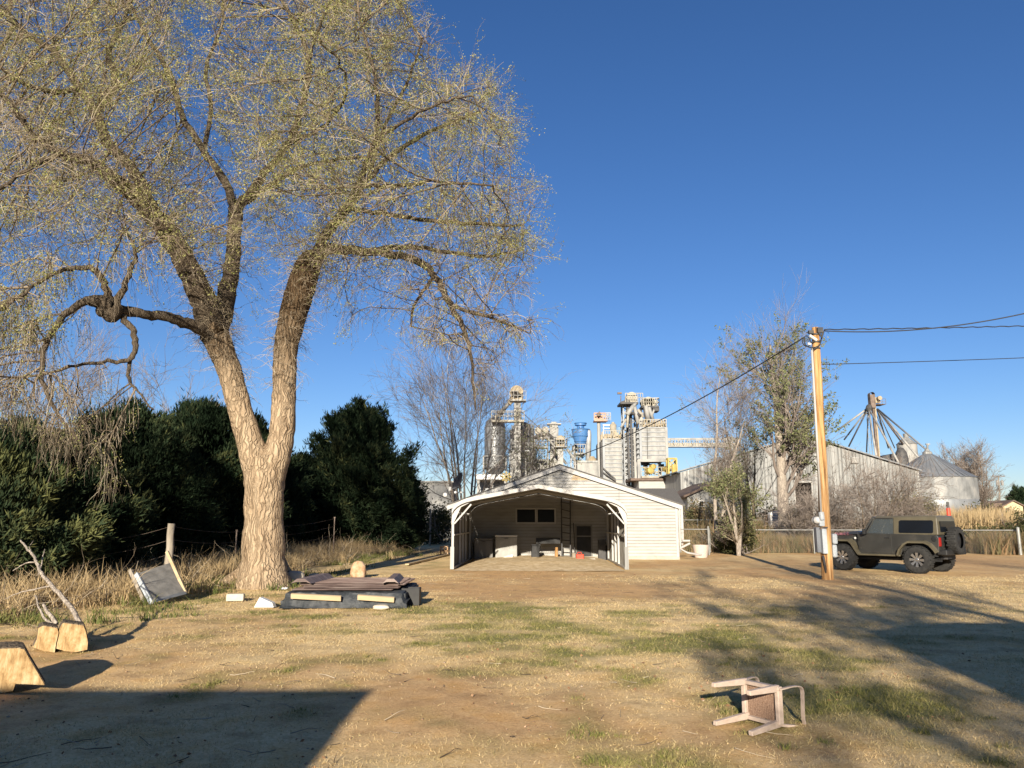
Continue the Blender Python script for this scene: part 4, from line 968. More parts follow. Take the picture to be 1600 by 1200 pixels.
    q = MB(Tm); q.prism([p0+Vector((-0.1, 0, 0.3)), p0+Vector((0.1, 0, 0.3)), p0+Vector((0.1, 0, 0.08)), p0+Vector((0, 0, 0)), p0+Vector((-0.1, 0, 0.08))], (0, 0.02, 0)); q.build('blade', 'plant_dark', Tm)
    p = inside(945, 6.4); q = MB()
    q.box(p+Vector((-0.12, 0.1, 0.42)), (0.3, 0.3, 0.84)); q.box(p+Vector((0.2, 0.15, 0.3)), (0.28, 0.3, 0.6), rz=0.2)
    single(q, 'storage_box', 'plant_dark', 'dark stacked boxes in the right corner of the carport', 'box', p)
    p = inside(896, 5.7); q = MB(); q.box(p+Vector((0, 0, 0.16)), (0.14, 0.1, 0.32), rz=0.3); single(q, 'wood_post_offcut', 'old_wood', 'short grey post stub standing left of the red can', 'post', p)
    # weeds on the dirt heap at the mouth
    # slab under carport: packed dirt mound
    xs = np.linspace(0.15, cr_-0.15, 40); ys = np.linspace(-0.9, L-0.05, 50); X_, Y_ = np.meshgrid(xs, ys, indexing='ij')
    Zm = 0.16*np.clip((Y_+0.9)/3, 0, 1)*np.sin(np.clip((X_-0.15)/(cr_-0.3), 0, 1)*np.pi)**0.5*(0.75+0.5*fbm(X_, Y_, 1.2, 5)) + (fbm(X_, Y_, 5, 8)-0.5)*0.03
    id_ = np.arange(X_.size).reshape(X_.shape); Fm = np.stack([id_[:-1, :-1], id_[1:, :-1], id_[1:, 1:], id_[:-1, 1:]], -1).reshape(-1, 4)
    mo = mesh_np('dirt_floor', np.stack([X_.ravel(), Y_.ravel(), Zm.ravel()], -1), Fm, 'dirt_heap', smooth=True)
    mo.location = FL; mo.rotation_euler = (0, 0, RZ); setp(mo, kind='structure')
    # satellite dish and two floodlights on the garage's left roof corner
    g = loc(716, 768, dep+0.6)
    Tm = thing('satellite_dish', 'dark satellite dish seen edge-on on the left roof corner of the garage', 'satellite dish', g+Vector((0, 0, -0.25)))
    q = MB(Tm); prof = [(0.0, 0.0), (0.15, 0.012), (0.3, 0.05), (0.44, 0.11), (0.45, 0.10), (0.3, 0.035), (0.15, 0), (0, -0.012)]
    q.lathe(g+Vector((0.05, 0, 0.42)), prof, 24, axis=(-0.75, -0.35, 0.35)); q.build('reflector', 'plant_dark', Tm, smooth=True)
    q = MB(Tm); q.tube([g+Vector((0.1, 0, -0.25)), g+Vector((0.12, 0, 0.2)), g+Vector((0.05, 0, 0.42))], 0.03, 8); q.tube([g+Vector((0.05, 0, 0.2)), g+Vector((-0.35, -0.15, 0.1))], 0.02, 6); q.build('mast', 'galv_dark', Tm)
    q = MB(Tm); q.box(g+Vector((-0.36, -0.15, 0.12)), (0.1, 0.1, 0.16)); q.build('receiver', 'white', Tm)
    for px, py, w_ in ((696, 773, 0.10), (712, 769, 0.055), (721, 769, 0.04)):
        pp = loc(px, py, dep-0.25); q = MB(); q.lathe(pp, [(0.0, -0.06), (w_*0.6, -0.05), (w_, 0.06), (w_*0.9, 0.08), (0, 0.07)], 12, axis=(-0.2, -1, -0.15)); q.tube([pp, pp+Vector((0.1, 0.3, 0.0))], 0.02, 6)
        lb = {696: 'large white floodlight at the left eave corner of the garage', 712: 'small white floodlight just below the satellite dish', 721: 'smallest white floodlight right of the satellite dish'}[px]
        single(q, 'floodlight', 'white', lb, 'floodlight', pp, group='floodlights on the garage roof corner', smooth=True)
    # orange hollow brick and board by the left leg
    p = G(694, 868); q = MB(); 
    q.box(p+Vector((0, 0, 0.03)), (0.38, 0.25, 0.06)); q.box(p+Vector((0, 0, 0.22)), (0.38, 0.25, 0.05)); q.box(p+Vector((0, 0, 0.42)), (0.38, 0.25, 0.05))
    for sx in (-0.165, 0, 0.165): q.box(p+Vector((sx, 0, 0.22)), (0.05, 0.25, 0.42))
    single(q, 'hollow_block', 'rock_tan', 'pinkish hollow block standing by the left carport post', 'block', p)
    a = G(700, 868); b = G(636, 884)
    q = MB(); q.bar(a+Vector((0, 0, .05)), b+Vector((0, 0, .05)), 0.14, 0.05); single(q, 'plank', 'light_wood', 'pale plank lying on the grass beside the left carport post', 'plank', (a+b)/2)
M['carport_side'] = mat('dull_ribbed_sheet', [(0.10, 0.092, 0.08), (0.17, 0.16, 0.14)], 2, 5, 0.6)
M['dirt_heap'] = mat('packed_yellow_dirt', [(0.46, 0.33, 0.18), (0.62, 0.47, 0.28), (0.74, 0.60, 0.40)], 5, 9, 0.95, 0.6, 24)
garage()

# ------------------------------------------------------------------ wooden utility pole, meters and cables
def pole():
    b = G(1293, 905); Yp = b.y
    T = thing('utility_pole', 'honey-coloured wooden utility pole with grey meter boxes in front of the dark car', 'utility pole', b)
    top = P(1274, 512, Yp)
    m = MB(T); N = 14; rr = random.Random(2); pts = [b.lerp(top, i/N)+Vector((math.sin(i*1.3)*0.006, 0, 0)) for i in range(N+1)]; pts[0] = b+Vector((0, 0, -0.2))
    m.tube(pts, [0.165-0.06*i/N for i in range(N+1)], 18, jit=0.02, rng=rr); m.build('shaft', 'pole', T, smooth='auto')
    def at(px, py, dy=-0.14): return P(px, py, Yp+dy)
    c = MB(T); c.tube([at(1268.5, 545), at(1283, 802)], 0.032, 8); c.build('conduit', 'white_trim', T, smooth=True)
    c = MB(T); c.tube([at(1283, 800), at(1284.5, 812)], 0.075, 10); c.box2(at(1281, 822), at(1290, 812)+Vector((0, 0.1, 0))); c.build('service_head', 'meter_grey', T)
    # disconnect cabinet and the darker one beside it
    c = MB(T); a = at(1282, 826); d = at(1292, 865); c.box2((a.x, a.y-0.10, d.z), (d.x, a.y+0.10, a.z)); c.build('meter_cabinet', 'meter_grey', T, bevel=0.01)
    c = MB(T); a = at(1273, 824, 0.0); d = at(1282, 863, 0.0); c.box2((a.x, a.y-0.1, d.z), (d.x-0.005, a.y+0.12, a.z)); c.build('side_cabinet', 'meter_dark', T, bevel=0.01)
    c = MB(T); p = at(1276, 813, 0.0); c.lathe(p, [(0.0, 0.13), (0.07, 0.12), (0.1, 0.08), (0.105, 0.0), (0.105, -0.08), (0, -0.08)], 16, axis=(0.25, -1, 0.1)); mt = c.build('meter_globe', 'white', T, smooth='auto')
    c = MB(T); c.lathe(p, [(0.115, 0.02), (0.115, -0.03), (0.1, -0.03)], 16, axis=(0.25, -1, 0.1)); c.build('ring', 'meter_dark', mt)
    c = MB(T); a = at(1281, 824); c.box((a.x+0.08, a.y-0.105, a.z), (0.2, 0.02, 0.03)); c.build('clamp', 'plant_dark', T)
    for (x, y, w_, h_) in ((1303, 842, 0.15, 0.29), (1303, 861, 0.14, 0.36)):
        c = MB(T); a = at(x, y, 0.05); c.box(a, (w_, 0.2, h_)); c.build('outlet_box', 'meter_grey', T, bevel=0.04)
    c = MB(T); a = at(1286, 868); c.tube([a, a+Vector((0.02, 0, -0.14)), a+Vector((0.08, 0.05, -0.6))], 0.035, 8); c.build('ground_conduit', 'plant_dark', T, smooth=True)
    # hardware and looped cables near the top
    c = MB(T); 
    for y_ in (523, 535, 545): 
        q = P(1274.5, y_, Yp); c.lathe(q, [(0.125, -0.02), (0.135, -0.02), (0.135, 0.02), (0.125, 0.02)], 16)
    c.tube([at(1282, 517), at(1286, 518), at(1284, 528), at(1280, 520)], 0.035, 6); c.box(at(1281, 516), (0.16, 0.1, 0.16)); c.box(at(1267, 519), (0.14, 0.1, 0.10)); c.build('insulator', 'plant_dark', T)
    c = MB(T)
    def lp(l, r=0.016): 
        pp, _ = smooth_path([at(a_, b_, -0.16+0.12*k_/len(l)) for k_, (a_, b_) in enumerate(l)], [r]*len(l), 6); c.tube(pp, r, 6)
    lp([(1258, 526), (1254, 532), (1256, 539), (1263, 541), (1267, 536), (1264, 528), (1259, 524)]); lp([(1257, 527), (1258, 538), (1266, 543), (1275, 542), (1281, 538), (1283, 530), (1286, 520), (1289, 515)])
    lp([(1268, 547), (1276, 544), (1281, 538), (1284, 529), (1287, 519)]); lp([(1264, 541), (1270, 535), (1277, 533), (1282, 532)], 0.013); lp([(1268, 545), (1268, 552)]); c.build('cable_loop', 'wire', T, smooth=True)
    c = MB(T); a = at(1265, 524); c.tube([a, a+Vector((0.2, 0, -0.15))], 0.045, 8); c.tube([at(1262, 537), at(1267, 538)], 0.04, 8); c.build('splice_sleeve', 'white', T)
    # cables: each span a thing
    def span(p0, p1, sag, r, label, n=26, tw=0.0):
        pts = []
        for i in range(n+1):
            t = i/n; q = p0.lerp(p1, t) + Vector((0, 0, -4*sag*t*(1-t)))
            if tw: q += Vector((0, math.cos(i*1.9)*tw, math.sin(i*1.9)*tw))
            pts.append(q)
        m = MB(); m.tube(pts, r, 6); single(m, 'cable', 'wire', label, 'cable', p0, group='overhead cables at the utility pole', smooth=True)
    s0 = P(1258, 526, Yp-0.1); e0 = P(905, 712, 37.5)
    span(s0, e0, 0.28, 0.019, 'thick black service cable sloping from the utility pole down to the garage roof', 30)
    def far(p, q0, q1, Y1):      # carry the line on beyond the frame
        a = P(*p, Yp-0.1); b = P(*q1, Y1); return a, b
    a = P(1288, 515, Yp-0.1)
    span(a, P(1720, 506, 24), 0.02, 0.017, 'nearly level black cable running right from the top of the utility pole', 60, 0.012)
    a = P(1288, 517, Yp-0.1); span(a, P(1800, 430, 19.5), 0.50, 0.017, 'sagging black cable rising to the upper right from the utility pole', 40)
    a = P(1284, 569.5, Yp-0.1); span(a, P(1720, 554, 24), 0.02, 0.012, 'thin lower cable running right from the middle of the utility pole', 20)
M['meter_dark'] = mat('dark_grey_enamel', [(0.14, 0.15, 0.17), (0.18, 0.19, 0.21)], 3, 4, 0.5)
pole()

# ------------------------------------------------------------------ chain-link fences on the right
def chain_fence(label, pts, h, name='chain_link_fence', npost=4, group='chain-link fences on the right'):
    """pts: ground points in order"""
    T = thing(name, label, 'fence', pts[0], group=group)
    for i, (a, b) in enumerate(zip(pts[:-1], pts[1:])):
        n = max(1, int(round((b-a).length/3.0)))
        for k in range(n + (1 if i == len(pts)-2 else 0)):
            p = a.lerp(b, k/n); q = MB(T); q.tube([p, p+Vector((0, 0, h+0.03))], 0.034, 8); q.lathe(p+Vector((0, 0, h+0.03)), [(0.036, 0), (0.03, 0.03), (0.0, 0.04)], 8); q.build('post', 'fence_steel', T)
        q = MB(T); q.tube([a+Vector((0, 0, h)), b+Vector((0, 0, h))], 0.026, 8); q.build('top_rail', 'fence_steel', T)
        L = (b-a).length; d = (b-a).normalized(); m = int(L/0.12); wr_ = 0.0022
        xs = np.arange(m)*0.12; segs = []
        for s in (-1, 1):
            x0 = xs if s > 0 else xs + h
            x0_, x1_ = x0, x0 + s*h
            segs.append(np.stack([np.stack([x0_, np.zeros(m)+0.04], -1), np.stack([x1_, np.zeros(m)+h-0.02], -1)], 1))
        sg = np.concatenate(segs); x = np.clip(sg[..., 0], 0, L)
        # clip the height with the run so the wires end at the posts
        fr = np.where(np.abs(sg[:, 1:2, 0]-sg[:, 0:1, 0]) > 0, (x-sg[:, 0:1, 0])/(sg[:, 1:2, 0]-sg[:, 0:1, 0]), 0)
        z = 0.04 + fr*(h-0.06)
        W3 = np.stack([a.x+d.x*x, a.y+d.y*x, a.z+(b.z-a.z)*x/L+z], -1)
        V, Fq = tubes_np(W3, np.full(W3.shape[:2], wr_)); mesh_np('mesh_wire', V, Fq, 'fence_steel', T, off=pts[0][:])
    return T
def gpt(px, Y, z=0): p = P(px, 815, Y); return Vector((p.x, Y, z))
chain_fence('nearer chain-link fence behind the dark car ending in a thick post at the right', [gpt(1168, 40.5), gpt(1590, 38.6)], 1.18)
chain_fence('short chain-link fence between the garage corner and the gate posts', [gpt(1062, 41.5), gpt(1108, 41)], 1.2)
chain_fence('farther taller chain-link fence among the brush left of the utility pole', [gpt(1062, 56), gpt(1090, 56), gpt(1262, 55), gpt(1300, 60)], 1.72)
chain_fence('chain-link fence rising behind the bonnet of the dark car', [gpt(1302, 62), gpt(1328, 55), gpt(1420, 54)], 1.72)
p = gpt(1589, 38.3); q = MB(); q.tube([p, p+Vector((0, 0, 1.28))], 0.075, 10); q.lathe(p+Vector((0, 0, 1.28)), [(0.08, 0), (0.06, 0.05), (0, 0.07)], 10); single(q, 'gate_post', 'fence_steel', 'thick pale gate post at the right end of the chain-link fence', 'post', p)
def small_gate():
    a = gpt(1106, 38.2); b = gpt(1113, 38.6)
    T = thing('chain_gate', 'open narrow chain-link gate standing edge-on behind the woven tub', 'gate', a)
    q = MB(T); q.tube([a, a+Vector((0, 0, 1.38))], 0.04, 8); q.build('post', 'fence_steel', T)
    q = MB(T); u = Vector((0, 0, 0.08)); v = Vector((0, 0, 1.25)); b2 = b+Vector((0, 0.7, 0)); q.tube([a+u, b2+u, b2+v, a+v, a+u], 0.024, 6); q.build('gate_frame', 'fence_steel', T)
    q = MB(T); 
    for k in range(1, 9): q.tube([a.lerp(b2, k/9)+u, a.lerp(b2, k/9)+v], 0.006, 4)
    q.build('mesh_wire', 'fence_steel', T)
small_gate()
p = gpt(1093, 35.5); q = MB(); q.lathe(p, [(0.0, 0.02), (0.27, 0.0), (0.30, 0.1), (0.35, 0.45), (0.37, 0.56), (0.33, 0.56), (0.31, 0.45), (0.25, 0.1), (0.0, 0.08)], 20); single(q, 'planter_tub', 'wicker', 'pale woven tub on the drive beside the garage corner', 'planter', p, smooth='auto')
for a, b, z, lab in [((1052, 862), (1078, 849), 0.1, 'white gutter pipe lying by the garage corner, nearer one'), ((1066, 845), (1078, 845), 0.35, 'short white pipe propped behind the nearer gutter pipe')]:
    A = P(*a, 35.3); B = P(*b, 35.3); A.z = max(A.z, 0.06); B.z = max(B.z, 0.06); q = MB(); q.tube([A, B], 0.05, 8); single(q, 'pipe', 'white_trim', lab, 'pipe', A, group='white pipes at the garage corner')

# ------------------------------------------------------------------ metal warehouse
def warehouse():
    Y = 78
    A = P(1063, 738, Y); B = P(1256, 683, Y); C = P(1432, 736, Y)
    T = thing('metal_warehouse', 'large galvanised metal warehouse with vertical ribbed gable and dark open doorway', 'warehouse', (A.x, Y, 0))
    mb = MB(T); dx0, dx1, dz = P(1243, 800, Y).x, P(1271, 800, Y).x, P(1250, 753, Y).z
    def top(x): return A.z + (B.z-A.z)*(x-A.x)/(B.x-A.x) if x < B.x else B.z + (C.z-B.z)*(x-B.x)/(C.x-B.x)
    x = A.x; pitch = 0.36
    prof = [(0, 0), (0.20, 0), (0.24, 0.07), (0.32, 0.07), (0.36, 0)]
    while x < C.x-0.01:
        for (a, ya), (b, yb) in zip(prof[:-1], prof[1:]):
            x0, x1 = x+a, min(x+b, C.x)
            z0 = dz if (x0 > dx0 and x1 < dx1) else 0
            mb.add([(x0, Y-ya, z0), (x1, Y-yb, z0), (x1, Y-yb, top(x1)), (x0, Y-ya, top(x0))], [(0, 1, 2, 3)])
        x += pitch
    mb.build('wall', 'galv', T)
    D = 38; s = MB(T); s.add([(C.x, Y, 0), (C.x, Y+D, 0), (C.x, Y+D, C.z), (C.x, Y, C.z)], [(0, 1, 2, 3)]); s.add([(A.x, Y, 0), (A.x, Y+D, 0), (A.x, Y+D, A.z), (A.x, Y, A.z)], [(3, 2, 1, 0)]); s.add([(A.x, Y+D, 0), (C.x, Y+D, 0), (C.x, Y+D, C.z), (B.x, Y+D, B.z), (A.x, Y+D, A.z)], [(0, 1, 2, 3, 4)]); s.build('side_wall', 'galv', T)
    r = MB(T); ov = 0.3
    r.prism([(A.x-0.4, Y-ov, A.z-0.02), (B.x, Y-ov, B.z+0.12), (C.x+0.4, Y-ov, C.z-0.02), (C.x+0.4, Y-ov, C.z+0.1), (B.x, Y-ov, B.z+0.26), (A.x-0.4, Y-ov, A.z+0.1)], (0, D+0.6, 0)); r.build('roof', 'galv_dark', T)
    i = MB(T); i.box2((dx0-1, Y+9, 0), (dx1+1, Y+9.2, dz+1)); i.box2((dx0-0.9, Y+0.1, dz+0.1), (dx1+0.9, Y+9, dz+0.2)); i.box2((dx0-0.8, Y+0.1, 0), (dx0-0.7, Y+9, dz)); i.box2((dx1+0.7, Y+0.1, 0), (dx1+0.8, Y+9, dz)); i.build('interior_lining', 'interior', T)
    f = MB(T); f.bar((dx0, Y-0.05, 0), (dx0, Y-0.05, dz), 0.15); f.bar((dx1, Y-0.05, 0), (dx1, Y-0.05, dz), 0.15); f.bar((dx0, Y-0.05, dz), (dx1, Y-0.05, dz), 0.15); f.build('door_frame', 'plant_white', T)
    v = MB(T); q = P(1336, 719, Y-0.2); v.box(q, (0.75, 0.16, 0.6)); 
    for k in range(4): v.box(q+Vector((0, -0.1, -0.2+k*0.13)), (0.7, 0.05, 0.04))
    v.build('vent', 'plant_white', T)
warehouse()

# ------------------------------------------------------------------ round grain bin and its neighbours
def bins():
    Y = 96; c = P(1452, 740, Y); R = P(1519, 770, Y).x-c.x; zt = P(1452, 744, Y-R).z; za = P(1451, 708, Y).z
    T = thing('grain_bin', 'wide round galvanised grain bin with ribbed conical roof at the right', 'grain bin', (c.x, Y+0.0, 0))
    n = 96; w = MB(T); prof = []; z = 0; ring = 0.86
    while z < zt-1e-3:
        for k in range(8): prof.append((R + (0.02 if k % 2 else 0.0), z+ring*k/8))
        z += ring
    prof = [(r, min(q, zt)) for r, q in prof if q < zt] + [(R, zt)]
    zb0, zb1 = prof[int(len(prof)*0.34)][1], prof[int(len(prof)*0.55)][1]
    w.lathe(c*1.0 if False else Vector((c.x, Y, 0)), prof, n); w.build('wall', 'galv_bin', T, smooth='auto')
    bd = MB(T); bd.lathe(Vector((c.x, Y, 0)), [(R+0.03, zt*0.43), (R+0.045, zt*0.435), (R+0.045, zt*0.605), (R+0.03, zt*0.61)], n); bd.build('band', 'galv_dark', T, smooth='auto')
    r = MB(T); m = 44; V = []; F_ = []
    for i in range(m):
        a0, a1, a2 = [2*math.pi*(i+t)/m for t in (0, 0.14, 1)]
        for (u, v, lift0, lift1) in ((a0, a1, 0.0, 0.0), (a1, a2, 0.0, 0.0)):
            l = 0.07 if u == a0 else 0.0
            b0 = Vector((c.x+math.cos(u)*(R+0.15), Y+math.sin(u)*(R+0.15), zt-0.03+l)); b1 = Vector((c.x+math.cos(v)*(R+0.15), Y+math.sin(v)*(R+0.15), zt-0.03+l))
            t0 = Vector((c.x+math.cos(u)*0.5, Y+math.sin(u)*0.5, za-0.1+l)); t1 = Vector((c.x+math.cos(v)*0.5, Y+math.sin(v)*0.5, za-0.1+l)); r.add([b0, b1, t1, t0], [(0, 1, 2, 3)])
    r.build('roof', 'bin_roof', T)
    k = MB(T); k.lathe(Vector((c.x, Y, za-0.15)), [(0.55, 0), (0.55, 0.25), (0.3, 0.45), (0.2, 0.7), (0, 0.72)], 14); k.tube([Vector((c.x, Y, za+0.4)), Vector((c.x+0.05, Y-0.2, za+1.1))], 0.12, 6); k.box(Vector((c.x+0.05, Y-0.2, za+1.1)), (0.5, 0.2, 0.15)); k.build('cap', 'galv', T)
    h = MB(T); q = P(1441, 739, Y-R*0.93); h.box(q, (0.5, 0.5, 0.12)); h.build('roof_hatch', 'plant_dark', T)
    d = MB(T); q = P(1487, 793, Y-R*0.9); d.box((q.x, Y-R*0.93, 1.7), (1.05, 0.5, 1.2)); d.build('hatch_door', 'white', T)
    # taller slim bin behind
    Yb = 112; c = P(1419, 720, Yb); R = P(1433.5, 720, Yb).x-c.x; z0 = P(1419, 694, Yb).z; z1 = P(1419, 683, Yb).z
    T = thing('hopper_bin', 'slim pale steel bin with conical cap behind the round grain bin', 'bin', (c.x, Yb, 0))
    w = MB(T); w.lathe(Vector((c.x, Yb, 0)), [(R, 0), (R, z0)], 24); w.build('wall', 'plant_white', T, smooth='auto')
    w = MB(T); w.lathe(Vector((c.x, Yb, 0)), [(R+0.1, z0-0.05), (R*0.25, z1), (0.4, z1+0.5), (0.0, z1+0.5)], 24); w.build('roof', 'galv', T, smooth='auto')
    c2 = P(1409, 720, Yb-4); T = thing('dark_tank', 'dark curved tank leaning against the slim pale bin', 'tank', (c2.x, Yb-4, 0)); w = MB(T); zt2 = P(1406, 699, Yb-4).z
    w.lathe(Vector((c2.x, Yb-4, 0)), [(0.9, 0), (0.9, zt2-1.6), (0.72, zt2-0.7), (0.35, zt2-0.1), (0, zt2)], 18); w.build('shell', 'plant_dark', T, smooth='auto')
    w = MB(T); w.tube([P(1403, 700, Yb-5), P(1403, 694, Yb-5)], 0.12, 6); w.build('vent_pipe', 'plant_dark', T)
    # elevator leg with radiating spouts
    Ye = 108; b = P(1368, 665, Ye); top = P(1365.5, 617, Ye)
    T = thing('grain_elevator_leg', 'tall rusty bucket elevator leg with pale spouts radiating down from its head', 'grain elevator', (b.x, Ye, 0))
    w = MB(T); w.box2((b.x-0.24, Ye-0.12, 0), (b.x-0.03, Ye+0.2, top.z-1)); w.build('leg_casing', 'rusty', T)
    w = MB(T); w.box2((b.x+0.04, Ye-0.12, 0), (b.x+0.24, Ye+0.12, top.z-1)); w.build('leg_casing', 'plant_tan', T)
    w = MB(T); w.box2((b.x-0.6, Ye-0.4, top.z-1.9), (b.x+0.1, Ye+0.4, top.z)); w.lathe(Vector((b.x-0.25, Ye-0.4, top.z)), [(0.36, 0), (0.36, 0.8)], 12, axis=(0, 1, 0)); w.build('head', 'rusty', T)
    w = MB(T); w.box2((b.x+0.1, Ye-0.4, top.z-1.2), (b.x+0.8, Ye+0.3, top.z-0.4)); w.lathe(Vector((b.x+0.5, Ye-0.5, top.z-0.6)), [(0, 0), (0.3, 0), (0.3, 0.5), (0, 0.5)], 12, axis=(0, -1, 0)); w.build('motor', 'plant_tan', T)
    w = MB(T); z_ = top.z-1.5; w.box2((b.x+0.1, Ye-0.9, z_), (b.x+1.3, Ye+0.9, z_+0.08)); w.rail(Vector((b.x+0.3, Ye-0.9, z_)), Vector((b.x+1.3, Ye-0.9, z_)), 0.8, 2, 0.04); w.build('platform', 'rusty', T)
    w = MB(T); dct = P(1358, 638, Ye-0.3); w.lathe(dct+Vector((0, 0, -0.5)), [(0.25, 0), (0.5, 0.5), (0.35, 0.9), (0.1, 1.1)], 10); w.box(P(1357, 646, Ye), (0.5, 0.4, 0.2)); w.build('distributor', 'plant_dark', T)
    ldr = MB(T)
    for k in range(34): z_ = k*top.z*0.9/34; ldr.bar((b.x-1.15, Ye, z_), (b.x-0.75, Ye, z_), 0.04)
    ldr.bar((b.x-1.15, Ye, 0), (b.x-1.15, Ye, top.z*0.9), 0.05); ldr.bar((b.x-0.75, Ye, 0), (b.x-0.75, Ye, top.z*0.9), 0.05); ldr.build('ladder', 'fence_steel', T)
    hub = P(1357, 637, Ye); hub2 = P(1370, 638, Ye)
    for (px, py, Yx, hb, m_, r_) in [(1305, 675, 112, hub, 'plant_white', 0.13), (1319, 687, 114, hub, 'plant_white', 0.11), (1326, 698, 110, hub, 'plant_dark', 0.11), (1354, 706, 118, hub, 'plant_white', 0.1), (1369, 712, 102, hub, 'plant_white', 0.12), (1404, 723, 99, hub, 'plant_white', 0.13), (1388, 700, 120, hub2, 'plant_dark', 0.1), (1411, 694, 111, hub2, 'rusty', 0.12), (1436, 716, 97, hub2, 'plant_white', 0.14), (1398, 700, 118, hub2, 'galv', 0.08), (1448, 703, 96, hub2, 'galv_dark', 0.12)]:
        e = P(px, py, Yx); w = MB(T); w.tube([hb+(e-hb)*0.02, e], r_, 7); w.build('spout', m_, T, smooth=True)
    w = MB(T); w.tube([P(1366, 640, Ye), P(1391, 700, Ye+3)], 0.05, 5); w.build('guy_cable', 'plant_dark', T)
    q = P(1393, 713, 106); w = MB(); w.prism([q+Vector((-1.2, 0, -1.5)), q+Vector((1.2, 0, -1.5)), q+Vector((1.0, 0, 0)), q+Vector((0.3, 0, 0.4)), q+Vector((-1.2, 0, 0))], (0, 4, 0)); w.box2(q+Vector((-1, 0.2, -10)), q+Vector((1, 3, -1.5)))
    single(w, 'dark_hopper', 'plant_dark', 'dark hopper roof just above the warehouse eave below the spouts', 'hopper', (q.x, 106, 0))
M['rusty'] = mat('rust_brown_steel', [(0.10, 0.07, 0.055), (0.22, 0.17, 0.14)], 2, 6, 0.8)
M['galv_bin'] = mat('bin_wall_steel', [(0.15, 0.155, 0.155), (0.22, 0.225, 0.225), (0.31, 0.305, 0.29)], 0.5, 7, 0.6, 0.05, metal=0.12, stretch=(2, 2, 1))
bins()

# far power poles, cream house, pale shed and white gable house
def far_pole(px, top, Y, label, boxes=True):
    b = P(px+1.5, 800, Y); b.z = 0; t = P(px, top, Y)
    T = thing('power_pole', label, 'power pole', b, group='far power poles at the right')
    m = MB(T); m.tube([b, t], [0.17, 0.12], 8); m.build('shaft', 'old_wood', T)
    m = MB(T); m.bar(t+Vector((-1.25, 0, 0)), t+Vector((1.25, 0, 0)), 0.12); 
    for s in (-1.1, -0.5, 0.5, 1.1): m.tube([t+Vector((s, 0, 0)), t+Vector((s, 0, 0.25))], 0.05, 6)
    m.build('crossarm', 'rusty', T)
    if boxes:
        for s in (-0.45, 0.45): m = MB(T); m.lathe(t+Vector((s, -0.2, -1.8)), [(0, 0), (0.26, 0), (0.26, 0.9), (0.1, 1.05), (0, 1.05)], 10); m.build('transformer', 'plant_white', T)
far_pole(1560, 744, 150, 'distant power pole with crossarm and two grey transformers')
far_pole(1546, 751, 210, 'fainter distant power pole left of the one with transformers', False)
def simple_house(name, label, x0, x1, xa, ye, ya, Y, D, wallm, roofm, cat='house', window=None):
    A = P(x0, ye, Y); B = P(x1, ye, Y); C = P(xa, ya, Y)
    T = thing(name, label, cat, (A.x, Y, 0))
    w = MB(T); w.prism([(A.x, Y, 0), (B.x, Y, 0), (B.x, Y, A.z), (C.x, Y, C.z), (A.x, Y, A.z)], (0, D, 0)); w.build('wall', wallm, T)
    r = MB(T)
    sl = (C.z-A.z)/(C.x-A.x); sr_ = (C.z-A.z)/(B.x-C.x); o = 0.4
    r.prism([(A.x-o, Y-0.4, A.z-sl*o+0.02), (C.x, Y-0.4, C.z+0.02), (B.x+o, Y-0.4, A.z-sr_*o+0.02), (B.x+o, Y-0.4, A.z-sr_*o+0.2), (C.x, Y-0.4, C.z+0.2), (A.x-o, Y-0.4, A.z-sl*o+0.2)], (0, D+0.8, 0)); r.build('roof', roofm, T)
    if window:
        for (a, b, c, d) in window:
            p = P(a, d, Y-0.06); q = P(b, c, Y-0.06); f = MB(T); f.box2((p.x, Y-0.08, p.z), (q.x, Y-0.01, q.z)); wi = f.build('window', 'white_trim', T)
            g = MB(T); k_ = 0.07; g.box2((p.x+k_, Y-0.1, p.z+k_), (q.x-k_, Y-0.082, q.z-k_)); g.build('pane', 'glass', wi)
    return T
simple_house('cream_house', 'cream-walled house with brown roof at the far right edge', 1567, 1598, 1582, 791, 783, 130, 9, 'stucco', 'roof_brown', window=[(1572, 1577, 793, 799)])
q = P(1568, 790, 133); A_ = P(1540, 800, 131); m = MB(); m.prism([(A_.x, 131, 0), (A_.x+4, 131, 0), (A_.x+4, 131, q.z+0.4), (A_.x+1.5, 131, q.z+0.4), (A_.x, 131, q.z-0.7)], (0, 8, 0)); single(m, 'low_shed', 'roof_brown', 'low brown shed roof adjoining the cream house', 'shed', (A_.x, 131, 0))
simple_house('white_gable_house', 'small white gabled house behind the slender bare trees', 1074, 1165, 1127, 775, 752, 66, 10, 'plant_white', 'roof_brown', window=[(1092, 1100, 782, 792), (1140, 1149, 782, 792)])
m = MB(); a = P(655, 754, 72); b = P(706, 754, 72); m.box2((a.x, 72, 0), (b.x, 80, a.z)); m.box2((a.x-0.2, 71.8, a.z), (b.x+0.2, 80.2, a.z+0.15)); single(m, 'pale_shed', 'plant_white', 'pale flat-roofed shed seen between the rounded juniper and the garage', 'shed', (a.x, 72, 0))
m = MB(); a = P(1203, 804, 52); m.prism([a, a+Vector((0.75, 0, 0.02)), a+Vector((0.7, 0.1, 0.26)), a+Vector((0.12, 0.1, 0.16))], (0, 0.5, 0)); m.box2((a.x, 52, 0), (a.x+0.7, 52.4, a.z)); single(m, 'covered_woodpile', 'white', 'small white covered pile beside the cottonwood trunk', 'pile', (a.x, 52, 0))
m = MB(); a = gpt(1483.5, 36); m.tube([a, a+Vector((0, 0, 2.22))], 0.09, 8); T_ = thing('marker_post', 'red marker post with dark top behind the spare wheel of the car', 'post', a)
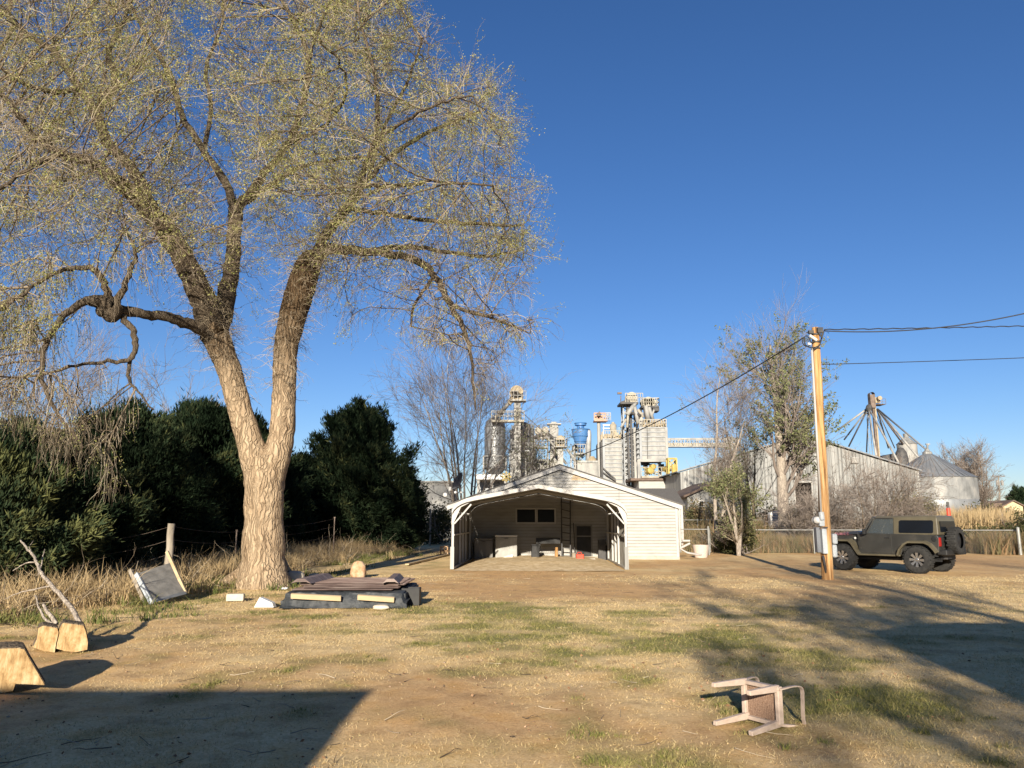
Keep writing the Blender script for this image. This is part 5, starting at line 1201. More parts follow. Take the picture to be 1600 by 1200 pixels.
m.off = a; m.build('shaft', 'red', T_); m = MB(T_); m.tube([a+Vector((0, 0, 2.22)), a+Vector((0, 0, 2.5))], 0.06, 8); m.build('cap', 'plant_dark', T_)
# ------------------------------------------------------------------ feed mill behind the garage
PG = None
def corr_box(T, x0, y0, x1, y1, Y, d, seams, wallm='plant_white', side='galv_dark', sidepx=4):
    m = MB(T); m.pbox(x0, y0, x1, y1, Y, d); m.build('wall', wallm, T)
    a = P(x0, y0, Y); b = P(x1, y0, Y); zb = P(x0, y1, Y).z; s = MB(T)
    for k in range(seams+1):
        z = a.z + (zb-a.z)*k/seams; s.box2((a.x-0.06, Y-0.09, z-0.07), (b.x+0.06, Y-0.001, z+0.05)); s.box2((a.x-0.09, Y-0.05, z-0.07), (a.x-0.001, Y+d, z+0.05)); s.box2((b.x+0.001, Y-0.05, z-0.07), (b.x+0.09, Y+d, z+0.05))
    s.build('seam', 'galv_dark', T)
    for xx in (a.x, b.x): c = MB(T); c.box2((xx-0.14, Y-0.16, zb), (xx+0.14, Y-0.095, a.z)); c.build('corner_angle', 'galv_dark' if xx == a.x else wallm, T)
def lattice(m, a, b, w, d, n, r=0.07):
    """braced tower from a (bottom) to b (top): vertical, w wide, d deep"""
    cs = [(-w/2, 0), (w/2, 0), (w/2, d), (-w/2, d)]
    for cx, cy in cs: m.bar(a+Vector((cx, cy, 0)), b+Vector((cx, cy, 0)), r*1.4)
    for k in range(n):
        z0 = a.lerp(b, k/n); z1 = a.lerp(b, (k+1)/n)
        for i in range(4):
            p, q = cs[i], cs[(i+1) % 4]
            m.bar(z1+Vector((*p, 0)), z1+Vector((*q, 0)), r); m.bar(z0+Vector((*(p if k % 2 else q), 0)), z1+Vector((*(q if k % 2 else p), 0)), r*0.8)
def g0(px, Y): p = P(px, 690, Y); return Vector((p.x, Y, 0))
def zat(px, py, Y): return P(px, py, Y).z
def plant():
    # grey silo on a frame
    Y = 100; b = g0(773.5, Y); R = (P(790, 700, Y).x-P(757, 700, Y).x)/2; z0, z1, z2 = zat(773, 732, Y), zat(773, 668, Y), zat(773, 652, Y)
    T = thing('steel_silo', 'dark grey domed silo on a pale braced frame behind the bare tree', 'silo', b)
    m = MB(T); m.lathe(b, [(0.4, z0-1.2), (R, z0), (R, z1), (R*0.86, z1+(z2-z1)*0.55), (R*0.5, z2-0.1), (0, z2)], 30); m.build('shell', 'silo_grey', T, smooth='auto')
    m = MB(T)
    for k in range(7): z = z0+(z1-z0)*k/6; m.lathe(b, [(R+0.01, z-0.05), (R+0.06, z), (R+0.01, z+0.05)], 30)
    m.build('hoop', 'galv_dark', T)
    m = MB(T); lattice(m, b+Vector((0, -R, 0)), b+Vector((0, -R, z0+1.5)), R*2.1, R*2, 4, 0.12); m.build('support_frame', 'plant_white', T)
    m = MB(T); zz = zat(800, 660, Y); a = P(768, 660, Y-2); c = P(819, 656, Y-2); m.box2((a.x, Y-2.6, zz-0.25), (c.x, Y-1.4, zz)); m.rail(Vector((a.x, Y-2.6, zz)), Vector((c.x, Y-2.6, zz)), 1.15, 8, 0.07); m.rail(Vector((a.x, Y-1.4, zz)), Vector((c.x, Y-1.4, zz)), 1.15, 8, 0.07); m.build('catwalk', 'plant_tan2', T)
    # bucket elevator mast with tan head
    Y = 98; b = g0(808.5, Y); zh = zat(808, 626, Y); zt = zat(808, 603, Y)
    T = thing('bucket_elevator', 'pale slender bucket elevator with tan head rising beside the grey silo', 'grain elevator', b)
    m = MB(T); m.box2((b.x-0.42, Y-0.3, 0), (b.x+0.42, Y+0.3, zh)); m.build('casing', 'plant_white', T)
    m = MB(T)
    for k in range(16): z = zh*0.4+k*zh*0.6/16; m.box2((b.x-0.16, Y-0.33, z), (b.x+0.12, Y-0.303, z+0.35))
    for k in range(10): z = zh*0.35+k*zh*0.65/10; m.box2((b.x-0.5, Y-0.36, z), (b.x+0.5, Y-0.34, z+0.08))
    m.build('flange', 'plant_dark', T)
    m = MB(T); m.box2((b.x-0.75, Y-0.5, zh), (b.x+0.75, Y+0.5, zt-0.8)); m.lathe(Vector((b.x-0.1, Y-0.5, zt-0.85)), [(0, 0), (0.85, 0), (0.85, 1.0), (0, 1.0)], 16, axis=(0, 1, 0)); m.prism([(b.x-0.7, Y-0.4, zh+0.8), (b.x-1.3, Y-0.4, zh-0.2), (b.x-0.9, Y-0.4, zh-0.6), (b.x-0.4, Y-0.4, zh)], (0, 0.8, 0)); m.build('head', 'plant_tan', T)
    m = MB(T); m.box2((b.x-1.0, Y-1.0, zh-0.15), (b.x+1.1, Y+0.8, zh)); m.rail(Vector((b.x-1.0, Y-1.0, zh)), Vector((b.x+1.1, Y-1.0, zh)), 1.1, 4, 0.07); m.build('platform', 'plant_white', T)
    m = MB(T); m.lathe(Vector((b.x+0.45, Y-0.75, zh+1.0)), [(0, 0), (0.3, 0), (0.3, 0.4), (0, 0.4)], 10, axis=(0, -1, 0)); m.build('motor', 'plant_tan', T)
    for e, r_, m_ in ((P(766, 662, 100), 0.22, 'plant_white'), (P(772, 664, 101), 0.12, 'galv_dark')):
        m = MB(T); m.tube([P(802, 622, Y), e], r_, 8); m.build('spout', m_, T, smooth=True)
    for px, py in ((862, 686), (790, 735), (838, 735)): m = MB(T); m.tube([P(811, 640, Y), P(px, py, Y-1)], 0.045, 5); m.build('guy_cable', 'plant_dark', T)
    # dark tower of pipes behind
    Y = 104; b = g0(817, Y); zt = zat(817, 660, Y); T = thing('dark_dust_tower', 'dark dust tower clad in vertical pipes just right of the pale elevator', 'tower', b)
    m = MB(T); m.lathe(b, [(1.3, 0), (1.3, zt-1.2), (1.0, zt-0.3), (0.5, zt), (0, zt)], 16); m.build('shell', 'plant_dark', T, smooth='auto')
    m = MB(T)
    for k in range(7): a = math.pi+k*math.pi/6; m.tube([b+Vector((math.cos(a)*1.45, math.sin(a)*1.45, 4)), b+Vector((math.cos(a)*1.45, math.sin(a)*1.45, zt-0.4-0.15*(k % 3)))], 0.12, 6)
    m.tube([P(799, 671, Y-1), P(800, 700, Y-1)], 0.22, 8); m.build('pipe', 'galv_dark', T)
    # grey plant building with parapet
    Y = 102; T = thing('mill_building', 'pale grey mill building with dark louvre behind the olive shrub', 'building', g0(800, Y))
    corr_box(T, 797, 704, 832, 790, Y, 8, 6); m = MB(T); m.pbox(811, 706, 831, 711, Y-0.3, 0.15); m.build('louvre', 'plant_dark', T)
    m = MB(T); a = P(799, 704, Y); c = P(832, 704, Y); m.rail(Vector((a.x, Y, a.z)), Vector((c.x, Y, a.z)), 1.0, 5, 0.07); m.box2((c.x-1.4, Y+1, a.z), (c.x-0.3, Y+2, a.z+0.9)); m.build('roof_railing', 'plant_white', T)
    Y = 106; T = thing('low_mill_building', 'low pale mill building filling the gap left of the garage gable', 'building', g0(840, Y)); corr_box(T, 830, 718, 874, 790, Y, 8, 4)
    # white vertical duct
    Y = 103; b = g0(865, Y); zt = zat(865, 664, Y); T = thing('exhaust_stack', 'pale square exhaust stack with flat cap left of the garage peak', 'stack', b)
    m = MB(T); m.box2((b.x-0.5, Y-0.4, 0), (b.x+0.55, Y+0.4, zt)); m.build('shaft', 'plant_white', T)
    m = MB(T); m.box2((b.x-0.85, Y-0.7, zt), (b.x+1.0, Y+0.7, zt+0.15)); m.box2((b.x-0.3, Y-0.3, zt+0.15), (b.x+0.4, Y+0.3, zt+0.4)); m.build('cap', 'plant_white', T)
    m = MB(T); m.tube([P(871.5, 668, Y-0.4), P(871, 690, Y-0.4)], 0.12, 6); m.build('pipe', 'plant_white', T)
    # tangle of conveyors and walkways at 833-862
    Y = 101; b = g0(846, Y); T = thing('loading_conveyor', 'pale conveyor head and walkway between the elevator and the exhaust stack', 'conveyor', b)
    rr = random.Random(9)
    z1_ = zat(846, 700, Y); z2_ = zat(846, 680, Y)
    m = MB(T); lattice(m, b+Vector((0, 0, 0)), b+Vector((0, 0, z2_)), 1.7, 1.7, 8, 0.09); m.build('support_frame', 'plant_white', T)
    m = MB(T); m.pbox(838, 672, 858, 680, Y-0.5, 1.4); m.lathe(P(841, 674, Y-0.6), [(0, 0), (0.5, 0), (0.5, 0.6), (0, 0.6)], 12, axis=(0, -1, 0)); m.lathe(P(852, 672, Y-0.6), [(0, 0), (0.42, 0), (0.42, 0.6), (0, 0.6)], 12, axis=(0, -1, 0)); m.build('drive_housing', 'plant_tan2', T)
    m = MB(T); a = P(836, 683, Y-1); c = P(866, 681, Y-1); m.box2((a.x, Y-1.2, a.z-0.15), (c.x, Y+0.8, a.z)); m.rail(Vector((a.x, Y-1.2, a.z)), Vector((c.x, Y-1.2, a.z)), 1.1, 6, 0.06); a = P(838, 698, Y-1); c = P(855, 698, Y-1); m.box2((a.x, Y-1.2, a.z-0.15), (c.x, Y+0.8, a.z)); m.rail(Vector((a.x, Y-1.2, a.z)), Vector((c.x, Y-1.2, a.z)), 1.1, 4, 0.06); m.build('walkway', 'plant_white', T)
    for (p0, p1, r_, m_) in [((834, 684), (845, 679), 0.2, 'plant_dark'), ((857, 678), (880, 697), 0.17, 'plant_dark'), ((853, 681), (870, 702), 0.15, 'plant_white'), ((863, 698), (885, 725), 0.16, 'plant_white'), ((863, 699), (857, 708), 0.12, 'plant_dark'), ((872, 706), (884, 722), 0.09, 'plant_dark')]:
        m = MB(T); m.tube([P(*p0, Y-1.4), P(*p1, Y-1.4)], r_, 7); m.build('spout', m_, T, smooth=True)
    # second elevator head with yellow hood and caged platform
    Y = 99; b = g0(875.5, Y); zh = zat(875, 697, Y); T = thing('yellow_hood_elevator', 'small elevator with yellow hood and railed platform over the garage peak', 'grain elevator', b)
    m = MB(T); m.box2((b.x-0.35, Y-0.3, 0), (b.x+0.35, Y+0.3, zh)); m.build('casing', 'plant_white', T)
    m = MB(T); m.box2((b.x-0.6, Y-0.4, zh), (b.x+0.6, Y+0.4, zh+0.75)); m.lathe(Vector((b.x, Y-0.4, zh+0.75)), [(0, 0), (0.6, 0), (0.6, 0.8), (0, 0.8)], 14, axis=(0, 1, 0)); m.build('hood', 'plant_tan', T)
    m = MB(T); a = P(866, 697, Y-1); c = P(886, 697, Y-1); m.box2((a.x, Y-1, a.z-0.12), (c.x, Y+1, a.z)); m.rail(Vector((a.x, Y-1, a.z)), Vector((c.x, Y-1, a.z)), 1.0, 5, 0.06); m.rail(Vector((c.x, Y-1, a.z)), Vector((c.x, Y+1, a.z)), 1.0, 2, 0.06); m.build('platform', 'plant_white', T)
    m = MB(T); m.tube([P(886, 702, Y), P(901, 722, Y-0.5)], 0.2, 7); m.build('spout', 'plant_white', T)
    # dark machinery tower just left of the cyclone
    Y = 99; b = g0(898, Y); T = thing('pipe_tower', 'small dark-topped pipe tower left of the blue cyclone', 'tower', b)
    m = MB(T); lattice(m, b, b+Vector((0, 0, zat(898, 704, Y))), 1.0, 1.0, 9, 0.08); m.build('support_frame', 'galv_dark', T)
    m = MB(T); m.box(P(898, 700, Y), (0.7, 0.7, 0.6)); m.lathe(P(898, 699, Y), [(0.3, 0), (0.15, 0.35), (0, 0.4)], 8); m.build('fan_box', 'plant_dark', T)
    # blue cyclone
    Y = 97; b = g0(907.5, Y); X = lambda px, py: P(px, py, Y).x-b.x
    T = thing('blue_cyclone', 'large blue cyclone dust collector above the garage roof', 'cyclone', b)
    z = lambda py: zat(907, py, Y)
    m = MB(T); m.lathe(b, [(0.72, z(693)), (0.80, z(690)), (1.05, z(682)), (1.12, z(672)), (1.12, z(671)), (0.45, z(669)), (0.45, z(668)), (0.45, z(666)), (0.73, z(665)), (0.73, z(661)), (0, z(661))], 26); m.build('body', 'plant_blue', T, smooth='auto')
    m = MB(T)
    for q, r_ in ((690, 0.83), (682, 1.09), (671.5, 1.16), (661.5, 0.76)): m.lathe(b, [(r_, z(q)-0.06), (r_+0.05, z(q)), (r_, z(q)+0.06)], 26)
    m.build('flange', 'plant_blue', T)
    m = MB(T); m.lathe(b, [(0.2, z(706)), (0.5, z(698)), (0.72, z(693))], 16); m.lathe(b, [(0.3, z(716)), (0.3, z(706))], 12); m.build('discharge_cone', 'plant_blue', T, smooth='auto')
    m = MB(T); m.tube([P(914, 676, Y-0.3), P(917, 673, Y-0.3), P(919.5, 674, Y-0.3), P(920, 680, Y-0.3), P(919, 722, Y-0.3)], 0.34, 12); m.build('duct', 'galv_pipe', T, smooth=True)
    m = MB(T); a = P(899, 708, Y-1.4); c = P(915, 708, Y-1.4); m.box2((a.x, Y-1.4, a.z-0.15), (c.x, Y+1.2, a.z)); m.rail(Vector((a.x, Y-1.4, a.z)), Vector((c.x, Y-1.4, a.z)), 1.1, 4, 0.07); m.rail(Vector((a.x, Y-1.4, a.z)), Vector((a.x, Y+1.2, a.z)), 1.1, 3, 0.07); m.build('platform', 'plant_white', T)
    m = MB(T); lattice(m, b+Vector((0, -0.8, 0)), b+Vector((0, -0.8, z(709))), 1.6, 1.8, 7, 0.09); m.build('support_frame', 'plant_white', T)
    # low grey box
    Y = 95; T = thing('flat_roof_annex', 'flat-topped pale annex below the blue cyclone', 'building', g0(905, Y)); m = MB(T); m.pbox(902, 722, 940, 800, Y, 5); m.build('wall', 'plant_white', T); m = MB(T); a = P(901.5, 721, Y); c = P(940, 721, Y); m.box2((a.x, Y-0.15, a.z-0.15), (c.x, Y+5.1, a.z+0.1)); m.build('roof_edge', 'galv', T)
    for px, hh, mm, w_ in ((925, 712, 'plant_tan', 0.9), (931, 715, 'plant_dark', 0.5)):
        q = P(px, 721, Y+1); m = MB(T); m.lathe(Vector((q.x, Y+1, q.z)), [(w_*0.6, 0), (w_*0.6, zat(px, hh, Y)-q.z-0.4), (w_*0.3, zat(px, hh, Y)-q.z), (0, zat(px, hh, Y)-q.z)], 12); m.build('roof_fan', mm, T)
    # mast with railed pinkish platform box
    Y = 94; b = g0(936, Y); zt = zat(936, 658, Y); T = thing('camera_mast', 'single steel mast carrying a pinkish railed platform box', 'mast', b)
    m = MB(T); m.tube([b, b+Vector((0, 0, zt))], 0.22, 10); m.build('shaft', 'plant_white', T)
    m = MB(T); a = P(928.5, 657, Y-0.7); c = P(946.5, 657, Y-0.7); zt2 = zat(936, 646.5, Y); m.box2((a.x, Y-0.8, zt-0.1), (c.x+0.2, Y+0.8, zt+0.05))
    for z_ in (zt+0.05, (zt+zt2)/2, zt2-0.12): m.box2((a.x, Y-0.82, z_), (c.x, Y-0.72, z_+0.16))
    for k in range(5): x = a.x+(c.x-a.x)*k/4; m.box2((x-0.06, Y-0.84, zt), (x+0.06, Y-0.7, zt2))
    m.box2((a.x+0.1, Y-0.5, zt), (c.x-0.3, Y+0.4, zt2-0.2)); m.build('platform_box', 'rust_pink', T)
    m = MB(T); d = P(954, 657, Y-0.7); m.rail(Vector((c.x, Y-0.8, zt)), Vector((d.x, Y-0.8, zt)), zt2-zt, 3, 0.07); m.rail(Vector((c.x, Y+0.8, zt)), Vector((d.x, Y+0.8, zt)), zt2-zt, 3, 0.07); m.build('railing', 'plant_white', T)
    m = MB(T); m.lathe(P(935.5, 651, Y-1.0), [(0, 0), (0.25, 0.05), (0.25, 0.4), (0, 0.5)], 10); m.tube([P(936.5, 647, Y), P(936.5, 643, Y)], 0.1, 6); m.build('lamp_housing', 'rusty', T)
    # corrugated bin 1
    Y = 92; T = thing('horizontal_sheet_bin', 'tall square grey bin with horizontal seams behind the right roof slope of the garage', 'bin', g0(942, Y))
    corr_box(T, 943, 686, 979, 800, Y, 7, 18)
    m = MB(T); m.pbox(938.5, 690, 942, 800, Y+0.5, 5); m.build('side_rib', 'plant_dark', T)
    for k in range(11):
        px = 941+k*3.7; p = P(px, 685, Y+rr.uniform(0.3, 3)); h_ = rr.uniform(0.2, 0.9); w_ = rr.uniform(0.12, 0.35)
        m = MB(T); m.box2((p.x-w_, p.y, p.z-0.3), (p.x+w_, p.y+0.8, p.z+h_)); m.lathe((p.x, p.y+0.2, p.z+h_), [(w_*0.5, 0), (w_*0.5, 0.3), (0, 0.4)], 8); m.build('roof_motor', 'plant_tan', T)
    m = MB(T); a = P(942, 686, Y-0.1); c = P(979, 686, Y-0.1); m.rail(Vector((a.x, Y-0.05, a.z)), Vector((c.x, Y-0.05, a.z)), 1.0, 9, 0.06); m.build('railing', 'plant_tan2', T)
    m = MB(T); m.bar(P(942, 731, Y-0.5), P(962, 749, Y-0.5), 0.14); m.bar(P(942, 738, Y-0.5), P(962, 751, Y-0.5), 0.14); m.build('brace', 'plant_dark', T)
    # small cyclones on its roof
    Y = 94; b = P(968, 684, Y); T = thing('small_blue_cyclone', 'small faded blue cyclone on top of the square bin', 'cyclone', b)
    m = MB(T); zz = lambda py: zat(968, py, Y)-b.z; m.lathe(b, [(0.1, 0), (0.5, zz(675)), (0.5, zz(668)), (0.2, zz(667)), (0, zz(667))], 16); m.off = b; m.build('body', 'plant_blue_pale', T, smooth='auto')
    m = MB(T); m.tube([P(962, 688, Y), P(971, 668, Y), P(979, 652, Y)], 0.14, 7); m.build('duct', 'plant_white', T, smooth=True)
    b = P(958.5, 686, Y); T = thing('white_vent_stack', 'small white capped vent left of the small blue cyclone', 'vent', b)
    m = MB(T); zz = lambda py: zat(958, py, Y)-b.z; m.lathe(b, [(0.2, 0), (0.22, zz(675)), (0.42, zz(671)), (0.42, zz(664)), (0.18, zz(661)), (0.18, zz(659.5)), (0, zz(659.5))], 14); m.off = b; m.build('body', 'plant_tan2', T, smooth='auto')
    m = MB(T); m.box2(P(942, 665, Y), P(955, 663, Y)+Vector((0, 0.3, 0))); m.box2(P(942, 670, Y), P(955, 668.5, Y)+Vector((0, 0.3, 0))); m.bar(P(943, 663, Y), P(943, 686, Y), 0.07); m.bar(P(954, 663, Y), P(954, 686, Y), 0.07); m.build('railing', 'white', T)
    # tall dark elevator pair with domed head
    Y = 90; b = g0(985, Y); zt = zat(985, 632, Y); T = thing('tall_elevator_tower', 'tall dark elevator tower with domed cream head and many chutes', 'grain elevator', b)
    m = MB(T); lattice(m, b, b+Vector((0, 0, zt)), 1.5, 1.5, 16, 0.10); m.build('tower_frame', 'galv_dark', T)
    for px0, px1, m_ in ((979.5, 983, 'plant_dark'), (984.5, 988, 'plant_dark'), (990, 994, 'plant_white')): m = MB(T); m.pbox(px0, 636 if m_ == 'plant_dark' else 668, px1, 800, Y-0.3, 0.6); m.build('casing', m_, T)
    m = MB(T); a = P(969, 629, Y-1); c = P(997, 629, Y-1); m.box2((a.x, Y-1.2, zt-0.1), (c.x, Y+1.6, zt+0.12)); m.prism([(a.x, Y-1.2, zt+0.12), (a.x+1.2, Y-1.2, zt+0.12), (a.x+0.9, Y-1.2, zt+0.5)], (0, 1.5, 0)); m.build('platform', 'plant_dark', T)
    m = MB(T); q = P(986, 622, Y); R = P(994.5, 622, Y).x-q.x; m.lathe(Vector((q.x, Y-0.6, q.z)), [(0, 0), (R, 0), (R, 1.3), (0, 1.3)], 20, axis=(0, 1, 0)); m.box2((q.x-R*0.8, Y-0.55, zt+0.1), (q.x+R, Y+0.65, q.z)); m.build('head', 'plant_tan2', T, smooth='auto')
    m = MB(T); m.rail(Vector((P(975, 629, Y).x, Y-1.2, zt+0.1)), Vector((P(1002, 629, Y).x, Y-1.2, zt+0.1)), 1.05, 7, 0.06); m.build('railing', 'plant_tan2', T)
    m = MB(T); m.tube([P(970, 630, Y), P(970, 618, Y)], 0.06, 6); m.box(P(968, 614.5, Y), (0.5, 0.3, 0.22)); m.build('lamp_arm', 'rusty', T)
    for (p0, p1, r_, m_) in [((990, 634), (980, 648), 0.26, 'plant_white'), ((991, 632), (997, 662), 0.22, 'plant_white'), ((994, 630), (990, 634), 0.2, 'plant_white'), ((986, 645), (1002, 650), 0.2, 'plant_dark'), ((1000, 640), (995, 668), 0.15, 'plant_dark'), ((978, 655), (970, 668), 0.13, 'plant_white'), ((1003, 645), (1001, 668), 0.22, 'plant_white'), ((997, 640), (1005, 652), 0.18, 'plant_tan2'), ((982, 640), (980, 668), 0.14, 'plant_tan2')]:
        m = MB(T); m.tube([P(*p0, Y-1.3), P(*p1, Y-1.5)], r_, 8); m.build('chute', m_, T, smooth=True)
    # second head on the right with railing and chutes
    Y = 91; b = g0(1013, Y); zt = zat(1013, 640, Y); T = thing('twin_head_elevator', 'second elevator head with long railed gallery above the right square bin', 'grain elevator', b)
    m = MB(T)
    for px0, px1 in ((1001, 1004), (1012, 1015)): m.pbox(px0, 640, px1, 690, Y-0.2, 0.5)
    m.build('casing', 'plant_dark', T)
    m = MB(T); a = P(1003, 636, Y-1); c = P(1030, 636, Y-1); m.box2((a.x, Y-1, zt+0.1), (c.x, Y+1, zt+0.32)); m.box2((P(1018, 640, Y).x, Y-0.9, zt-0.3), (P(1028, 640, Y).x, Y+0.9, zt+0.1)); m.build('gallery_floor', 'plant_dark', T)
    m = MB(T); m.rail(Vector((a.x, Y-1, zt+0.3)), Vector((c.x, Y-1, zt+0.3)), 0.95, 8, 0.07); m.rail(Vector((c.x, Y-1, zt+0.3)), Vector((c.x, Y+1, zt+0.3)), 0.95, 2, 0.07); m.build('railing', 'plant_tan2', T)
    m = MB(T)
    for px, r_ in ((1006, 0.45), (1012, 0.62), (1018, 0.5)): q = P(px, 629, Y); m.lathe(Vector((q.x, Y-0.6, q.z)), [(0, 0), (r_, 0), (r_, 1), (0, 1)], 14, axis=(0, 1, 0)); m.box2((q.x-r_*0.8, Y-0.4, zt), (q.x+r_*0.8, Y+0.3, q.z))
    m.build('head', 'plant_tan2', T, smooth='auto')
    for (p0, p1, r_, m_) in [((1009, 634), (1013, 657), 0.28, 'plant_white'), ((1014, 636), (1020, 655), 0.2, 'plant_white'), ((1006, 636), (1010, 660), 0.14, 'plant_dark'), ((1017, 634), (1018, 656), 0.12, 'plant_dark'), ((1022, 640), (1018, 652), 0.12, 'plant_white')]:
        m = MB(T); m.tube([P(*p0, Y-1.2), P(*p1, Y-1.0)], r_, 8); m.build('chute', m_, T, smooth=True)
    # square bin 2 on legs
    Y = 88; T = thing('raised_square_bin', 'right-hand square grey bin on legs with yellow machinery beneath', 'bin', g0(1000, Y))
    corr_box(T, 1000, 668, 1040.5, 718, Y, 6, 7)
    m = MB(T); m.pbox(996, 672, 1000, 716, Y+0.8, 4.5)
    for k in range(6): zz_ = zat(997, 676+k*8, Y); a = P(995, 676, Y); m.box2((a.x, Y+0.4, zz_), (a.x+0.5, Y+0.9, zz_+0.25))
    m.build('side_louvre', 'galv_dark', T)
    m = MB(T); a = P(999, 667, Y); c = P(1041, 667, Y); m.rail(Vector((a.x, Y-0.1, a.z)), Vector((c.x, Y-0.1, a.z)), 0.85, 10, 0.07); m.rail(Vector((c.x, Y, a.z)), Vector((c.x, Y+6, a.z)), 0.85, 4, 0.07); m.build('railing', 'plant_tan2', T)
    for k in range(10):
        px = 1003+k*4; p = P(px, 667, Y+rr.uniform(0.4, 3)); m = MB(T); m.box2((p.x-0.2, p.y, p.z-0.2), (p.x+rr.uniform(0.1, 0.4), p.y+0.5, p.z+rr.uniform(0.1, 0.6))); m.lathe((p.x, p.y+0.2, p.z), [(0.1, 0), (0.1, 0.8), (0, 0.85)], 8); m.build('roof_motor', 'plant_tan', T)
    m = MB(T); m.bar(P(1011, 657, Y-0.3), P(1012, 718, Y-0.3), 0.06); m.build('pipe', 'plant_dark', T)
    for px in (998, 1043): m = MB(T); a = P(px, 718, Y-0.6); m.box2((a.x-0.18, Y-0.7, 0), (a.x+0.18, Y-0.35, a.z)); m.build('leg', 'plant_white', T)
    for px in (1010, 1031): m = MB(T); a = P(px, 720, Y+3); m.box2((a.x-0.15, Y+3, 0), (a.x+0.15, Y+3.3, a.z)); m.build('leg', 'plant_white', T)
    m = MB(T); a = P(997, 720, Y-0.6); c = P(1048, 720, Y-0.6); m.box2((a.x, Y-0.75, a.z-0.12), (c.x, Y-0.3, a.z+0.2)); m.build('beam', 'plant_white', T)
    m = MB(T); a = P(1002, 744, Y-0.4); c = P(1044, 744, Y-0.4); m.box2((a.x, Y-0.6, a.z-0.2), (c.x, Y+3, a.z)); m.rail(Vector((a.x, Y-0.6, a.z)), Vector((c.x, Y-0.6, a.z)), 1.0, 8, 0.06); m.build('walkway', 'plant_tan2', T)
    for px, py, r_ in ((1012, 737, 0.4), (1038, 734, 0.36), (1016, 731, 0.3)): q = P(px, py, Y); m = MB(T); m.lathe(Vector((q.x, Y-0.2, q.z)), [(0, 0), (r_*0.4, 0), (r_, 0.15), (r_, 0.8), (r_*0.5, 0.9), (0.0, 0.9)], 14, axis=(0.3, -1, 0.1)); m.build('yellow_fan', 'plant_yellow', T)
    for _ in range(14):
        q = P(rr.uniform(1004, 1044), rr.uniform(726, 742), Y+rr.uniform(0, 2)); e = q+Vector((rr.uniform(-0.8, 0.8), 0, rr.uniform(-0.8, 0.8))); m = MB(T); m.bar(q, e, 0.08); m.build('pipe', 'plant_tan' if _ % 2 else 'plant_yellow', T)
    for _ in range(8):
        q = P(rr.uniform(1004, 1044), rr.uniform(722, 728), Y+rr.uniform(0.5, 2)); m = MB(T); m.box(q, (rr.uniform(0.3, 0.8), 0.4, 0.3)); m.bar(q, q+Vector((0, 0, -0.7)), 0.12); m.build('gate_valve', 'plant_dark', T)
    T = thing('loading_hut', 'white low loading hut wall under the right square bin', 'hut', g0(1000, 86)); m = MB(T); m.pbox(998, 751, 1043, 800, 86, 4); m.build('wall', 'siding', T); m = MB(T); a = P(985, 751, 86); c = P(1044, 751, 86); m.box2((a.x, 85.7, a.z), (c.x, 90.3, a.z+0.25)); m.build('roof', 'roof_brown', T)
    # yellow pipe stand
    Y = 85; b = g0(1049.5, Y); T = thing('yellow_pipe_stand', 'bright yellow vertical pipe stand left of the metal warehouse', 'pipe stand', b)
    m = MB(T); lattice(m, b+Vector((0, 0, 0)), b+Vector((0, 0, zat(1049, 716, Y))), 0.9, 0.9, 10, 0.12)
    m.tube([b+Vector((0.1, -0.2, 0)), b+Vector((0.1, -0.2, zat(1049, 726, Y)))], 0.28, 8); m.build('frame', 'plant_yellow', T)
    # conveyor bridge
    Y = 92; T = thing('conveyor_bridge', 'long pale truss conveyor bridge reaching right from the square bins', 'conveyor', P(1043, 694, Y))
    a = P(1041, 697, Y); c = P(1157, 698, Y); a.z = c.z = (a.z+c.z)/2; h_ = 0.95; L = c.x-a.x
    m = MB(T)
    for yy in (0, 1.0):
        u = Vector((0, yy, 0)); m.bar(a+u, c+u, 0.12); m.bar(a+u+Vector((0, 0, h_)), c+u+Vector((0, 0, h_)), 0.12)
        n = 16
        for k in range(n+1):
            p = a.lerp(c, k/n)+u; m.bar(p, p+Vector((0, 0, h_)), 0.07)
            if k < n: q = a.lerp(c, (k+1)/n)+u; m.bar(p+Vector((0, 0, h_ if k % 2 else 0)), q+Vector((0, 0, 0 if k % 2 else h_)), 0.06)
    m.build('truss', 'plant_white', T)
    m = MB(T); m.box2(a+Vector((0, 0.2, 0.1)), c+Vector((0, 0.8, 0.45))); m.build('conveyor_trough', 'plant_tan2', T)
    m = MB(T); q = c+Vector((-0.6, 0.5, 0)); m.box2(q+Vector((-0.2, -0.2, -a.z)), q+Vector((0.2, 0.2, 0))); m.build('leg', 'plant_white', T)
    m = MB(T); m.box2(c+Vector((-1.6, -0.15, -0.35)), c+Vector((-0.9, 1.1, 1.2))); m.build('drive_housing', 'galv', T)
    # pale low tank and yellow valve left
    Y = 90; b = g0(768, Y); T = thing('low_white_roof', 'low white loading roof under the grey silo', 'shelter', b)
    m = MB(T); m.pbox(744, 741, 793, 749, Y, 5); m.build('roof', 'white', T)
    for px in (748, 769, 790): m = MB(T); q = g0(px, Y+0.3); m.box2(q+Vector((-0.15, 0, 0)), q+Vector((0.15, 0.3, zat(px, 748, Y))) ); m.build('leg', 'plant_white', T)
    m = MB(T); m.pbox(748, 752, 788, 800, Y+3, 1); m.build('back_panel', 'galv_dark', T)
    b = P(791, 745, 88); T = thing('yellow_valve', 'yellow valve wheel by the garage roof edge below the silo', 'valve', (b.x, 88, 0))
    m = MB(T)
    for k in range(4): a = k*math.pi/4; d = Vector((math.cos(a), 0, math.sin(a)))*0.6; m.bar(b-d, b+d, 0.12)
